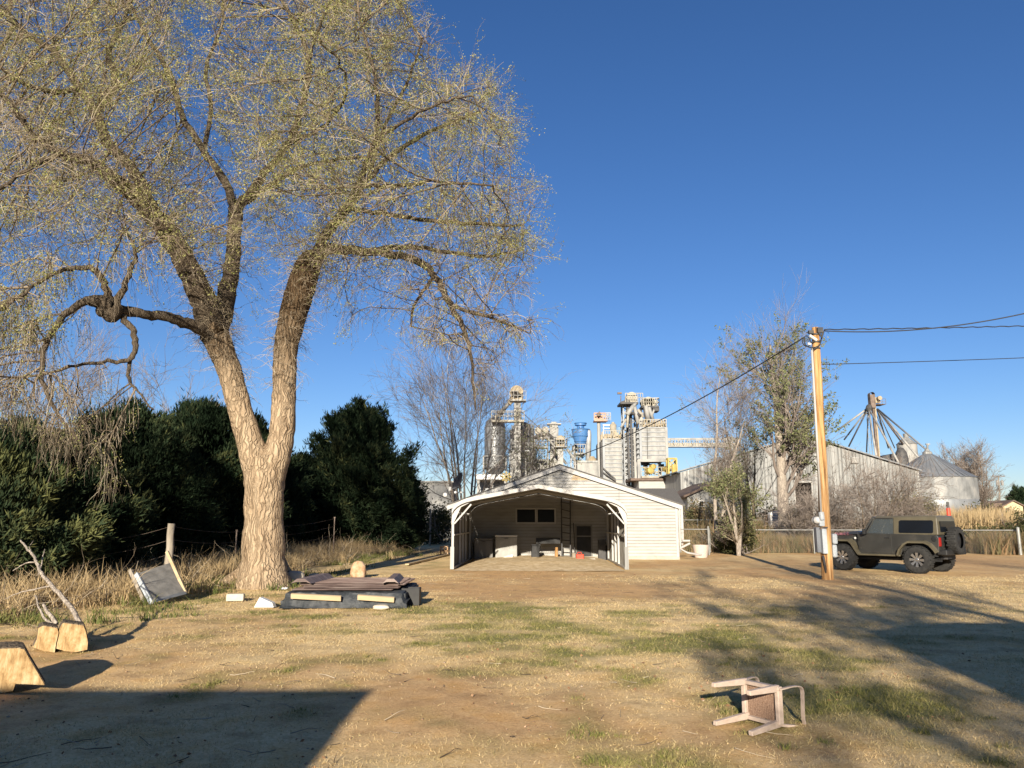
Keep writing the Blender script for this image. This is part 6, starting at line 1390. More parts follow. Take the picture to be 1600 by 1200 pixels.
    m.lathe(b, [(0.42, -0.06), (0.5, 0), (0.42, 0.06)], 14, axis=(0, 1, 0)); m.build('hand_wheel', 'plant_yellow', T)
    m = MB(T); m.box2((b.x-0.15, 88.1, 0), (b.x+0.15, 88.4, b.z)); m.build('stand', 'plant_white', T)
M['silo_grey'] = mat('weathered_silo_steel', [(0.12, 0.125, 0.13), (0.20, 0.205, 0.21), (0.27, 0.27, 0.27)], 0.9, 7, 0.45, metal=0.45, stretch=(3, 3, 0.4))
M['plant_tan2'] = mat('cream_dusted_steel', [(0.28, 0.25, 0.19), (0.40, 0.37, 0.31)], 1.5, 6, 0.7)
M['galv_pipe'] = mat('bright_duct', [(0.36, 0.36, 0.36), (0.5, 0.5, 0.49)], 2, 4, 0.4, metal=0.3)
M['plant_blue_pale'] = mat('faded_blue_paint', [(0.14, 0.26, 0.42), (0.2, 0.32, 0.46)], 1, 4, 0.5)
plant()
# ------------------------------------------------------------------ dark olive off-road car, facing left
def wheel_parts(parent, seed=0, spokes=8, R=0.425, w=0.27, spare=False):
    """wheel axis along local Y, outer face towards +Y"""
    prof = [(0.235, -w/2), (0.30, -w/2-0.01), (R-0.035, -w/2+0.005), (R-0.005, -w/2+0.045), (R, 0), (R-0.005, w/2-0.045), (R-0.035, w/2-0.005), (0.30, w/2+0.01), (0.235, w/2)]
    m = MB(); m.lathe((0, 0, 0), prof, 40, axis=(0, 1, 0)); t = m.build('tyre', 'tyre', parent, smooth='auto')
    tr = MB()
    for k in range(36):
        a = 2*math.pi*k/36; c = Vector((math.cos(a)*(R+0.002), 0, math.sin(a)*(R+0.002)))
        Rm = Matrix.Rotation(-a, 3, 'Y')
        for s in (-1, 1): tr.box(c+Vector((0, s*w*0.24+(0.02 if k % 2 else -0.02), 0)), (0.022, w*0.4, 0.045), R=Rm)
    tr.build('tread', 'tyre', t)
    if spare: return
    m = MB(); m.lathe((0, 0, 0), [(0.0, -0.02), (0.235, -w/2), (0.245, w/2), (0.225, w/2), (0.205, w/2-0.04), (0.20, 0.03), (0.0, 0.02)], 32, axis=(0, 1, 0)); rim = m.build('rim', 'black_plastic', parent, smooth='auto')
    m = MB()
    for k in range(spokes):
        a = 2*math.pi*(k+0.3)/spokes; d = Vector((math.cos(a), 0, math.sin(a))); s = Vector((-math.sin(a), 0, math.cos(a)))
        y0, y1 = w/2-0.055, w/2-0.02
        o = [d*0.04-s*0.022, d*0.215-s*0.045, d*0.23, d*0.215+s*0.045, d*0.04+s*0.022]
        m.prism([p+Vector((0, y0 if i in (0, 4) else y0+0.012, 0)) for i, p in enumerate(o)], (0, 0.035, 0))
    m.lathe((0, w/2-0.05, 0), [(0.0, 0.045), (0.05, 0.04), (0.058, 0.0)], 14, axis=(0, 1, 0))
    m.lathe((0, w/2-0.02, 0), [(0.222, -0.012), (0.236, 0.008), (0.242, 0.0), (0.236, -0.02)], 36, axis=(0, 1, 0))
    m.build('spokes', 'chrome', rim)
def car():
    gf = G(1318, 890.5); gr_ = G(1439.5, 896.5)
    gm = (gf+gr_)/2; d = (gf-gr_).normalized(); wb = 2.42
    ang = math.atan2(d.y, d.x)
    ax = gm - d*wb/2; near = Vector((-d.y, d.x, 0))           # local +Y points to the camera side
    if near.y > 0: near = -near
    org = ax - near*0.80                                   # the near wheels stand where the photo has them
    T = thing('offroad_car', 'dark olive two-door off-road car with tan hardtop parked behind the wooden utility pole', 'car', org, ang)
    # check handedness: rotz=ang maps local x to d and local y to (-sin, cos)
    sgn = 1 if Vector((-math.sin(ang), math.cos(ang), 0)).dot(near) > 0 else -1
    def B(): return MB()
    W2 = 0.76
    body = [(-0.62, 0.66), (-0.52, 0.64), (-0.48, 0.78), (-0.32, 0.93), (0, 0.985), (0.32, 0.93), (0.47, 0.78), (0.53, 0.555), (1.86, 0.555), (1.90, 0.62), (1.93, 1.20), (1.74, 1.235), (-0.60, 1.19), (-0.64, 1.1)]
    m = B(); m.prism([(x, -W2, z) for x, z in body], (0, 2*W2, 0)); bo = m.build('body', 'jeep_body', T, bevel=0.018)
    m = B(); nose = [(1.94, 0.62), (2.0, 0.80), (2.12, 0.96), (2.42, 1.0), (2.72, 0.96), (2.76, 0.7), (2.82, 0.7), (2.845, 1.10), (2.80, 1.155), (1.935, 1.20)]
    m.prism([(x, -0.62, z) for x, z in nose], (0, 1.24, 0)); m.build('engine_bay', 'jeep_body', T, bevel=0.015)
    m = B()       # bonnet tapering to the front
    def hexa(mb, lo, hi):      # two lists of 4 points
        mb.add(list(lo)+list(hi), [(3, 2, 1, 0), (4, 5, 6, 7), (0, 1, 5, 4), (1, 2, 6, 5), (2, 3, 7, 6), (3, 0, 4, 7)])
    hexa(m, [(1.93, -0.72, 1.19), (2.85, -0.62, 1.13), (2.85, 0.62, 1.13), (1.93, 0.72, 1.19)], [(1.93, -0.66, 1.275), (2.81, -0.56, 1.195), (2.81, 0.56, 1.195), (1.93, 0.66, 1.275)])
    hexa(m, [(2.0, -0.33, 1.26), (2.70, -0.28, 1.20), (2.70, 0.28, 1.20), (2.0, 0.33, 1.26)], [(2.05, -0.28, 1.30), (2.62, -0.24, 1.245), (2.62, 0.24, 1.245), (2.05, 0.28, 1.30)])
    m.build('bonnet', 'jeep_body', T, bevel=0.02)
    # lettering on the bonnet side
    cu = bpy.data.curves.new('bonnet_lettering', 'FONT'); cu.body = 'RUBICON'; cu.size = 0.115; cu.extrude = 0.001; cu.align_x = 'CENTER'; cu.space_character = 1.25
    tmp = bpy.data.objects.new('tmp', cu); me = bpy.data.meshes.new_from_object(tmp); bpy.data.objects.remove(tmp)
    me.materials.append(M['pink_letter']); lo = bpy.data.objects.new('bonnet_lettering', me); COL.objects.link(lo); lo.parent = T
    lo.location = (2.44, 0.675, 1.155); lo.rotation_euler = (math.radians(74), 0, math.pi + 0.10)
    # grille, headlights, bumper
    m = B(); m.box((2.86, 0, 0.93), (0.03, 1.22, 0.42)); gl = m.build('grille', 'jeep_body', T, bevel=0.01)
    m = B()
    for k in range(7): m.box((2.878, -0.24+k*0.08, 0.95), (0.006, 0.045, 0.30))
    m.build('slot', 'black_plastic', gl)
    for s in (-1, 1):
        m = B(); m.lathe((2.87, s*0.47, 0.97), [(0.0, 0.035), (0.07, 0.03), (0.098, 0.0)], 20, axis=(1, 0, 0)); m.build('headlight', 'white', T, smooth=True)
    m = B(); m.box((3.0, 0, 0.66), (0.2, 1.55, 0.19)); m.box((2.86, 0.3, 0.64), (0.3, 0.1, 0.1)); m.box((2.86, -0.3, 0.64), (0.3, 0.1, 0.1)); m.build('front_bumper', 'black_plastic', T, bevel=0.03)
    m = B(); m.box((-0.74, 0, 0.66), (0.2, 1.5, 0.17)); m.box((-0.62, 0.68, 0.66), (0.14, 0.14, 0.14)); m.build('rear_bumper', 'black_plastic', T, bevel=0.03)
    # flares
    def flare(path, y0, y1, name='wheel_flare', t=0.06):
        for s in (-1, 1):
            m = B(); k = len(path)
            outer = []
            for i, (x, z) in enumerate(path):
                a = Vector(path[max(i-1, 0)]); b = Vector(path[min(i+1, k-1)]); tv = (b-a).normalized(); nn = Vector((-tv.y, tv.x)); 
                if nn.y < 0 and abs(nn.y) > 0.3: nn = -nn
                outer.append((x+nn.x*t, z+nn.y*t))
            for i in range(k-1):
                p0, p1, q1, q0 = path[i], path[i+1], outer[i+1], outer[i]
                ya, yb = s*y0, s*y1
                lo_ = [(p0[0], ya, p0[1]), (p1[0], ya, p1[1]), (q1[0], ya, q1[1]), (q0[0], ya, q0[1])]
                hi_ = [(p0[0], yb, p0[1]-0.03), (p1[0], yb, p1[1]-0.03), (q1[0], yb, q1[1]-0.035), (q0[0], yb, q0[1]-0.035)]
                hexa(m, lo_, hi_) if s > 0 else hexa(m, hi_, lo_)
            m.build(name, 'jeep_top', T)
    flare([(0.57, 0.56), (0.50, 0.74), (0.36, 0.90), (0.24, 0.965), (-0.24, 0.965), (-0.38, 0.90), (-0.50, 0.76), (-0.56, 0.66)], 0.74, 0.92)
    flare([(1.88, 0.55), (2.00, 0.72), (2.10, 0.90), (2.20, 0.985), (2.68, 0.985), (2.80, 0.93), (2.86, 0.86)], 0.60, 0.92)
    m = B()
    for s in (-1, 1): m.box((1.22, s*0.80, 0.535), (1.36, 0.10, 0.055))
    m.build('rock_rail', 'jeep_top', T, bevel=0.01)
    m = B(); m.box((1.1, 0, 0.50), (3.4, 1.0, 0.12)); m.box((1.1, 0.45, 0.44), (3.3, 0.1, 0.14)); m.box((1.1, -0.45, 0.44), (3.3, 0.1, 0.14))
    for x in (0, 2.42): m.tube([(x, -0.7, 0.42), (x, 0.7, 0.42)], 0.05, 8); m.lathe((x, 0.1, 0.42), [(0, -0.16), (0.12, -0.1), (0.15, 0), (0.12, 0.1), (0, 0.16)], 12, axis=(0, 1, 0))
    m.build('chassis', 'black_plastic', T)
    # wheel wells
    m = B(); m.box((0, 0, 0.75), (1.05, 1.3, 0.45)); m.box((2.42, 0, 0.80), (0.8, 1.1, 0.35)); m.build('wheel_well', 'black_plastic', T)
    # hardtop with tumblehome; windscreen leaning back
    zb, zt = 1.19, 1.745
    m = B(); hexa(m, [(-0.635, -0.745, zb), (0.74, -0.745, zb), (0.74, 0.745, zb), (-0.635, 0.745, zb)], [(-0.60, -0.665, zt-0.02), (0.74, -0.665, zt), (0.74, 0.665, zt), (-0.60, 0.665, zt-0.02)])
    hexa(m, [(-0.60, -0.672, zt-0.03), (1.38, -0.672, zt-0.03), (1.38, 0.672, zt-0.03), (-0.60, 0.672, zt-0.03)], [(-0.56, -0.60, zt+0.045), (1.30, -0.60, zt+0.035), (1.30, 0.60, zt+0.035), (-0.56, 0.60, zt+0.045)])
    m.build('hardtop', 'jeep_top', T, bevel=0.025)
    # front part of the cabin: pillars and door frames in body colour
    m = B(); 
    def yb_(z): return 0.745 - (z-zb)*(0.08/(zt-zb))
    for s in (-1, 1):
        m.bar((1.74, s*0.70, 1.22), (1.40, s*0.645, zt-0.01), 0.08, 0.06)
        m.bar((1.62, s*yb_(1.2), 1.205), (1.34, s*yb_(1.7), zt-0.03), 0.05, 0.04); m.bar((1.36, s*yb_(1.7), zt-0.035), (0.74, s*yb_(1.7), zt-0.035), 0.05, 0.04)
    m.bar((1.41, -0.65, zt-0.01), (1.41, 0.65, zt-0.01), 0.08, 0.06); m.bar((1.74, -0.70, 1.23), (1.74, 0.70, 1.23), 0.08, 0.06)
    m.build('windscreen_frame', 'jeep_body', T, bevel=0.01)
    m = B(); hexa(m, [(1.735, -0.66, 1.25), (1.745, -0.66, 1.25), (1.745, 0.66, 1.25), (1.735, 0.66, 1.25)], [(1.42, -0.61, zt-0.04), (1.43, -0.61, zt-0.04), (1.43, 0.61, zt-0.04), (1.42, 0.61, zt-0.04)]); m.build('windscreen', 'car_glass', T)
    for s in (-1, 1):
        m = B(); y = lambda z: s*(yb_(z)-0.012)
        m.add([(1.60, y(1.2), 1.2), (0.74, y(1.2), 1.2), (0.74, y(1.70), 1.70), (1.335, y(1.70), 1.70)], [(0, 1, 2, 3)]); m.build('door_window', 'car_glass', T)
        m = B(); y2 = lambda z: s*(yb_(z)+0.006); a = [(0.56, 1.27), (0.53, 1.245), (-0.45, 1.245), (-0.49, 1.27), (-0.50, 1.60), (-0.46, 1.64), (0.50, 1.645), (0.55, 1.61)]
        m.prism([(x, y2(z), z) for x, z in a], (0, s*0.006, 0)); m.build('quarter_window', 'glass', T)
    m = B(); m.box((-0.64, 0, 1.45), (0.02, 1.1, 0.33)); m.build('rear_window', 'glass', T)
    # doors as slightly proud skins
    for s in (-1, 1):
        m = B(); a = [(1.86, 0.60), (0.80, 0.60), (0.80, 1.195), (1.70, 1.20), (1.86, 1.15)]
        m.prism([(x, s*(W2+0.001), z) for x, z in a], (0, s*0.012, 0)); do = m.build('door', 'jeep_body', T, bevel=0.006)
        h = B(); h.box((0.93, s*(W2+0.03), 1.09), (0.15, 0.025, 0.035)); h.build('handle', 'black_plastic', do)
        h = B(); h.box((1.85, s*(W2+0.02), 1.02), (0.09, 0.02, 0.05)); h.box((1.85, s*(W2+0.02), 0.74), (0.09, 0.02, 0.05)); h.build('hinge', 'jeep_body', do)
        h = B(); h.box((1.60, s*(W2+0.14), 1.27), (0.09, 0.18, 0.17)); h.bar((1.63, s*(W2), 1.20), (1.60, s*(W2+0.1), 1.22), 0.04); h.build('mirror', 'black_plastic', do, bevel=0.02)
        m = B(); m.lathe((2.03, s*0.70, 1.06), [(0.0, 0.01), (0.035, 0.008), (0.04, 0)], 14, axis=(0, s, 0)); m.build('badge', 'white', T)
        m = B(); m.box((-0.635, s*0.69, 0.98), (0.06, 0.12, 0.27)); m.build('tail_light', 'red_lens', T, bevel=0.01)
        m = B(); m.lathe((-0.50 if s > 0 else 5, 0.762, 1.07), [(0.0, 0.012), (0.075, 0.010), (0.085, 0.0)], 18, axis=(0, 1, 0))
        if s > 0: m.build('fuel_cap', 'black_plastic', T)
        m = B(); m.lathe((2.77, s*0.86, 0.985), [(0.0, 0.02), (0.04, 0.015), (0.05, 0)], 12, axis=(1, 0, 0)); m.build('marker_light', 'plant_yellow', T)
    m = B(); m.tube([(1.85, -0.66, 1.22), (1.86, -0.68, 2.0)], 0.006, 5); m.build('aerial', 'black_plastic', T)
    m = B(); m.box((1.0, 0.36, 1.22), (0.12, 0.46, 0.62)); m.box((1.0, -0.36, 1.22), (0.12, 0.46, 0.62)); m.box((1.02, 0.36, 1.58), (0.1, 0.24, 0.16)); m.box((1.02, -0.36, 1.58), (0.1, 0.24, 0.16)); m.build('seats', 'black_plastic', T, bevel=0.04)
    m = B(); m.lathe((1.42, 0.36, 1.22), [(0.17, -0.012), (0.185, 0), (0.17, 0.012)], 20, axis=(1, 0, -0.45)); m.build('steering_wheel', 'black_plastic', T)
    for x in (0, 2.42):
        for s in (1, -1):
            w = bpy.data.objects.new('wheel', None); COL.objects.link(w); w.parent = T; w.location = (x, s*0.80, 0.425); w.empty_display_size = 0.1
            w.rotation_euler = (0, 0.9*x+0.2*s, 0) if s > 0 else (0, 0.4*x, math.pi)
            wheel_parts(w)
    w = bpy.data.objects.new('spare_wheel', None); COL.objects.link(w); w.parent = T; w.location = (-0.86, 0.05, 1.02); w.rotation_euler = (0, 0, math.radians(90)); w.empty_display_size = 0.1
    wheel_parts(w, R=0.41, spare=True)
    m = MB(); m.lathe((0, 0, 0), [(0, 0.10), (0.10, 0.10), (0.24, 0.06), (0.25, -0.12), (0, -0.12)], 28, axis=(0, 1, 0)); m.build('hub_cover', 'black_plastic', w, smooth='auto')
    m = B(); m.box((-0.70, 0.05, 1.02), (0.14, 0.3, 0.3)); m.build('spare_carrier', 'black_plastic', T)
    m = B(); m.tube([(-0.3, 0.4, 0.46), (-0.70, 0.4, 0.47)], 0.03, 8); m.build('exhaust', 'plant_dark', T)
M['car_glass'] = mat('tinted_car_glass', [(0.03, 0.04, 0.045), (0.04, 0.05, 0.055)], rough=0.03, spec=1.0)
M['car_glass'].node_tree.nodes['Principled BSDF'].inputs['Transmission Weight'].default_value = 0.65
M['car_glass'].node_tree.nodes['Principled BSDF'].inputs['IOR'].default_value = 1.2
for e_ in M['car_glass'].node_tree.nodes['Color Ramp'].color_ramp.elements: e_.color = (0.12, 0.14, 0.15, 1)
M['red_lens'] = mat('red_lens', [(0.28, 0.015, 0.012), (0.34, 0.02, 0.015)], 4, 2, 0.2, spec=0.6)
car()
# ------------------------------------------------------------------ overturned resin chair in the foreground
def chair():
    g = G(1188, 1131)
    th = math.radians(-24)
    n = Vector((math.cos(th), math.sin(th)*-1, 0)); n = Vector((math.cos(th), -math.sin(th), 0))  # chair's own 'up', pointing right
    n = Vector((math.cos(math.radians(33)), math.sin(math.radians(33)), 0))
    up = Vector((0, 0, 1)); x = up.cross(n)
    T = thing('resin_chair', 'faded tan resin armchair lying on its back on the grass in the foreground', 'chair', g)
    R = Matrix((x, up, n)).transposed()           # columns: chair x, chair front (y), chair up (z)
    T.rotation_euler = R.to_euler()
    T.scale = (0.80, 0.64, 0.92); T.location = g + up*0.235*0.64 - n*0.36*0.92
    def B(): return MB()
    for sx in (-1, 1):
        m = B(); m.prism([(sx*0.25, 0.21, 0), (sx*0.245, 0.265, 0), (sx*0.225, 0.27, 0.40), (sx*0.225, 0.185, 0.40)], (-sx*0.05, 0, 0)); m.build('leg', 'resin', T, bevel=0.008)
        m = B(); m.prism([(sx*0.25, -0.245, 0), (sx*0.245, -0.19, 0), (sx*0.215, -0.145, 0.40), (sx*0.215, -0.23, 0.40)], (-sx*0.05, 0, 0)); m.build('leg', 'resin', T, bevel=0.008)
        a, r_ = smooth_path([(sx*0.235, 0.22, 0.38), (sx*0.265, 0.24, 0.55), (sx*0.275, 0.20, 0.635), (sx*0.27, 0.05, 0.645), (sx*0.255, -0.12, 0.655), (sx*0.235, -0.25, 0.69)], [0.016]*6, 5)
        m = B()
        for p, q in zip(a[:-1], a[1:]): m.bar(p, q, 0.016, 0.034, up=(1, 0, 0))
        m.build('armrest', 'resin', T)
    m = B()
    m.box((0, 0.225, 0.395), (0.47, 0.05, 0.06)); m.box((0, -0.20, 0.395), (0.43, 0.05, 0.06)); m.box((0.21, 0.01, 0.395), (0.05, 0.42, 0.06)); m.box((-0.21, 0.01, 0.395), (0.05, 0.42, 0.06))
    m.build('seat_frame', 'resin', T, bevel=0.008)
    m = B()
    for k in range(18): m.box((-0.187+k*0.022, 0.01, 0.405), (0.015, 0.40, 0.010))
    for k in range(9): m.box((0, -0.17+k*0.045, 0.412), (0.39, 0.012, 0.006))
    m.build('seat', 'resin_weave', T)
    m = B(); bk, _ = smooth_path([(-0.20, -0.21, 0.42), (-0.225, -0.27, 0.66), (-0.21, -0.315, 0.82), (-0.10, -0.335, 0.875), (0.10, -0.335, 0.875), (0.21, -0.315, 0.82), (0.225, -0.27, 0.66), (0.20, -0.21, 0.42)], [0]*8, 4)
    for p, q in zip(bk[:-1], bk[1:]): m.bar(p, q, 0.035, 0.03, up=(0, 1, 0))
    m.build('back_frame', 'resin', T)
    m = B()
    for k in range(9):
        xx = -0.16+k*0.04; m.bar((xx*0.95, -0.21, 0.42), (xx*1.1, -0.325, 0.855), 0.028, 0.008, up=(0, 1, 0))
    m.build('backrest', 'resin', T)
chair()

# ------------------------------------------------------------------ pile of roofing on a tarp beside the elm
def pile():
    a = G(438, 950); b = G(636, 950); bk = G(600, 905)
    w = b.x-a.x; Y0 = a.y; T = thing('roofing_pile', 'low stack of brown corrugated roofing lying on black tarpaulin beside the elm', 'roofing pile', ((a.x+b.x)/2, Y0+0.8, 0))
    x0, x1 = a.x, b.x; D = 2.3; rr = random.Random(7)
    def warp(mb, amp, f=3.0, s=0):
        for v in mb.v:
            k = (fbm(np.array([v.x*f+s]), np.array([v.y*f+v.z*2]), 1.0, 33)[0]-0.5)*amp; v.z = max(v.z+k, 0.005) if v.z > 0.01 else v.z; v.y += k*0.8
        return mb
    # tarp: draped block with folds
    m = MB(T); nx, ny = 48, 20; hz = 0.34
    prof = [(-0.10, 0.0), (-0.06, 0.05), (-0.02, 0.14), (0.0, 0.2), (0.03, 0.27), (0.15, 0.29), (D*0.5, 0.30), (D-0.1, 0.29), (D, 0.24), (D+0.05, 0.02)]
    V = []; 
    for i in range(nx+1):
        t = i/nx; x = x0+(x1-x0)*t
        e = 1.0 if 0.03 < t < 0.97 else 0.5
        for j, (y, z) in enumerate(prof):
            f = (fbm(np.array([x*2.2]), np.array([j*0.55]), 1.3, 61)[0]-0.5)
            f2 = (fbm(np.array([x*7.0]), np.array([j*0.3]), 1.0, 62)[0]-0.5)
            sag = -0.10*math.exp(-((t-0.75)/0.12)**2) - 0.05*math.exp(-((t-0.2)/0.1)**2)
            V.append(Vector((x+(f*0.05), Y0+y+f*0.16+f2*0.07, max(z*e+f2*0.05+(sag if j in (1, 2, 3) else 0), 0.005) if j not in (0, len(prof)-1) else 0.004)))
    k = len(prof)
    m.add(V, [(i*k+j, (i+1)*k+j, (i+1)*k+j+1, i*k+j+1) for i in range(nx) for j in range(k-1)])
    m.box(((x0+x1)/2, Y0+D/2, 0.13), (x1-x0-0.1, D-0.2, 0.25)); m.build('tarpaulin', 'tarp', T, smooth='auto')
    # sheets: corrugated along x, several slightly skewed
    for s in range(5):
        m = MB(T); z = 0.32+s*0.022; sk = rr.uniform(-0.03, 0.03); xa, xb = x0+0.12+rr.uniform(0, 0.25), x1-0.12-rr.uniform(0, 0.3)
        ya = Y0+0.12+s*0.12; yb = Y0+D-0.1-rr.uniform(0, 0.2); n = 54
        V = []
        for i in range(n+1):
            y = ya+(yb-ya)*i/n; zz = z+0.016*math.sin(i*math.pi/2.5)
            V += [Vector((xa+sk*i/n, y, zz)), Vector((xb+sk*i/n, y+sk*2, zz+rr.uniform(0, 0.004)))]
        m.add(V, [(2*i, 2*i+1, 2*i+3, 2*i+2) for i in range(n)])
        m.add([v-Vector((0, 0, 0.006)) for v in V], [(2*i+2, 2*i+3, 2*i+1, 2*i) for i in range(n)]); m.build('roofing_sheet', 'brown_sheet', T)
    # ridge caps across the ends
    for px0, py0, px1, py1, wd in ((470, 912, 508, 899, 0.2), (610, 917, 620, 902, 0.16)):
        p = P(px0, py0, Y0+0.35); q = P(px1, py1, Y0+D-0.35); p.z = 0.42; q.z = 0.42
        m = MB(T); dv = (q-p).normalized(); sd_ = Vector((-dv.y, dv.x, 0))*wd
        m.prism([p-sd_, p-sd_*0.4+Vector((0, 0, 0.09)), p+sd_*0.4+Vector((0, 0, 0.09)), p+sd_, p+sd_*0.5+Vector((0, 0, 0.03)), p-sd_*0.5+Vector((0, 0, 0.03))], q-p)
        m.build('ridge_cap', 'brown_sheet', T)
    for (x0p, y0p, x1p, y1p, lab) in [(455, 931, 533, 935, 'longer pale lumber slat lying on the front of the tarpaulin pile'), (559, 933, 616, 937, 'shorter pale lumber slat lying on the right half of the tarpaulin pile')]:
        p = P(x0p, y0p, Y0-0.10); q = P(x1p, y1p, Y0-0.12); m = MB(); m.bar(p, q, 0.09, 0.05, up=(0, 1, 0.3)); single(m, 'lumber_slat', 'light_wood', lab, 'slat', p, group='lumber slats on the tarpaulin')
    p = G(637, 947); m = MB(); 
    c = p+Vector((0.03, 0.3, 0)); m.box(c+Vector((0, 0, 0.02)), (0.34, 0.34, 0.04)); 
    for sx in (-1, 1): m.box(c+Vector((sx*0.16, 0, 0.17)), (0.025, 0.34, 0.3)); m.box(c+Vector((0, sx*0.16, 0.17)), (0.34, 0.025, 0.3))
    single(m, 'black_crate', 'black_plastic', 'small open black crate at the right end of the roofing pile', 'crate', c)
    for px, py, sx, sy, sz, mm, lab, nm in [(560, 903, 0.23, 0.17, 0.52, 'rock_tan', 'upright orange-tan stone standing behind the roofing pile', 'standing_stone'), (460, 912, 0.25, 0.2, 0.36, 'rock_pale', 'rounded pale boulder touching the elm trunk', 'boulder'), (492, 902, 0.17, 0.12, 0.12, 'rock_pale', 'small flat pale rock between the boulder and the roofing pile', 'rock'), (595, 952, 0.16, 0.1, 0.09, 'rock_pale', 'yellowish rock lying at the right front of the tarpaulin', 'rock'), (588, 944, 0.13, 0.1, 0.13, 'rock_tan', 'brown rock just behind the yellowish rock at the tarpaulin', 'rock'), (618, 945, 0.1, 0.09, 0.22, 'rock_tan', 'tan knobbly stone leaning on the right end of the tarpaulin', 'stone'), (444, 921, 0.09, 0.07, 0.06, 'white', 'tiny white stone just left of the rounded boulder', 'stone')]:
        p = G(px, py); m = MB(); n1, n2 = 18, 12; rs = random.Random(px)
        for j in range(n2+1):
            v = math.pi*j/n2
            for i in range(n1):
                u = 2*math.pi*i/n1; dx, dy, dz = math.sin(v)*math.cos(u), math.sin(v)*math.sin(u), -math.cos(v)
                f = 1+0.22*(fbm(np.array([dx*1.4+px]), np.array([dy*1.4+dz*1.7]), 1.1, px)[0]-0.5)*2
                if nm == 'standing_stone': wv = 1.15-0.42*(dz*0.5+0.5)
                else: wv = 1
                sg = lambda q: math.copysign(abs(q)**0.75, q)
                m.v.append(p+Vector((sg(dx)*sx*f*wv, sg(dy)*sy*f*wv, max(sz*0.5*(sg(dz)+0.85)*(1+0.1*(f-1)), -0.03))))
        for j in range(n2):
            for i in range(n1): i2 = (i+1) % n1; m.f.append((j*n1+i, j*n1+i2, (j+1)*n1+i2, (j+1)*n1+i))
        single(m, nm, mm, lab, 'stone', p, smooth=True)
    p = G(365, 940); m = MB(); m.box(p+Vector((0, 0.1, 0.075)), (0.34, 0.17, 0.14), rz=0.15); o = single(m, 'brick', 'rock_pale', 'pale brick lying on the dirt left of the white wedge', 'brick', p, bevel=0.015)
    p = G(411, 949); m = MB(); m.prism([p+Vector((-0.17, 0, 0.0)), p+Vector((0.20, 0.0, 0.0)), p+Vector((0.16, 0.02, 0.08)), p+Vector((-0.09, 0.05, 0.18))], (0.02, 0.12, 0.0)); single(m, 'white_wedge', 'white', 'bright white wedge-shaped scrap in front of the roofing pile', 'scrap', p)
pile()

# ------------------------------------------------------------------ stumps, dead limb, leaning mesh panel
def stump(label, pts, top_pts, px, mname='cut_wood'):
    """log section: bottom ring pts and top ring pts (world), cut faces fresh"""
def log_section(label, c, r, h, tilt, seed, squash=0.8, flare=0.15, rot=0.0):
    rs = random.Random(seed); T = thing('log_section', label, 'log', c, group='cut log sections at the left')
    n = 26; R = Matrix.Rotation(rot, 3, 'Z') @ Matrix.Rotation(tilt, 3, 'X')
    rad = [r*(1+0.10*math.sin(2*i*2*math.pi/n+seed)+0.07*math.sin(5*i*2*math.pi/n+seed*2)+rs.uniform(-0.03, 0.03)) for i in range(n)]
    rings = []
    for k in range(6):
        t = k/5; s = 1+flare*(1-t)**2
        rings.append([R @ Vector((math.cos(2*math.pi*i/n)*rad[i]*s, math.sin(2*math.pi*i/n)*rad[i]*s*squash, t*h)) for i in range(n)])
    zmin = min(v.z for ring in rings for v in ring)
    lift = Vector((0, 0, -zmin-0.03))
    m = MB(T); V = [Vector(c)+v+lift for ring in rings for v in ring]
    m.add(V, [(k*n+i, k*n+(i+1) % n, (k+1)*n+(i+1) % n, (k+1)*n+i) for k in range(5) for i in range(n)])
    m.build('bark', 'bark', T, smooth=True)
    for nm, ring, s in (('cut_face', rings[-1], 1), ('cut_face', rings[0], -1)):
        m = MB(T); ctr = sum(ring, Vector())/n; f = [Vector(c)+ctr+(v-ctr)*q+lift+ (R @ Vector((0, 0, s*0.004*(2 if q < 1 else 1)))) for q in (0.985, 0.6, 0.25) for v in ring] + [Vector(c)+ctr+lift+(R @ Vector((0, 0, s*0.012)))]
        m.add(f, [(k*n+i, k*n+(i+1) % n, (k+1)*n+(i+1) % n, (k+1)*n+i) for k in range(2) for i in range(n)] + [(2*n+i, 2*n+(i+1) % n, 3*n) for i in range(n)]); m.build(nm, 'cut_wood', T)
    return T
def split_block(label, quad, depth, Y, seed):
    """split firewood round: its pale face traced from the photo, extruded away from the camera"""
    rs = random.Random(seed)
    pts = [P(x, y, Y) for x, y in quad]; zm = min(p.z for p in pts)
    for p in pts: p.z = p.z - zm + 0.0
    c = sum(pts, Vector())/len(pts); c.z = 0
    T = thing('split_log', label, 'log', c, group='split log rounds at the left')
    m = MB(T); vd = Vector((c.x-0.25, c.y, 0)).normalized(); m.prism([p+Vector((0, -0.0, -0.01)) for p in pts], vd*0.012); m.build('cut_face', 'cut_wood', T, bevel=0.004)
    m = MB(T); n = len(pts); ring = [[c2 + (p-c2)*s + (vd*(0.013+t*depth)) for p in pts] for c2 in [Vector((c.x, Y, sum(p.z for p in pts)/n))] for t, s in ((0, 1.0), (0.35, 1.04), (0.75, 0.98), (1.0, 0.85))]
    for rg in ring:
        for v in rg: v.z = max(v.z, -0.01)
    V = [v for rg in ring for v in rg]
    m.add(V, [(k*n+i, k*n+(i+1) % n, (k+1)*n+(i+1) % n, (k+1)*n+i) for k in range(3) for i in range(n)] + [tuple(3*n+i for i in range(n)), tuple(reversed(range(n)))])
    m.build('bark', 'bark_dark', T)
g1 = G(107, 1018)
split_block('tan split log round with wavy left face below the dead limb', [(52, 1008), (58, 995), (60, 978), (68, 974), (90, 978), (92, 985), (88, 1002), (86, 1016), (70, 1014)], 0.55, g1.y-0.02, 1)
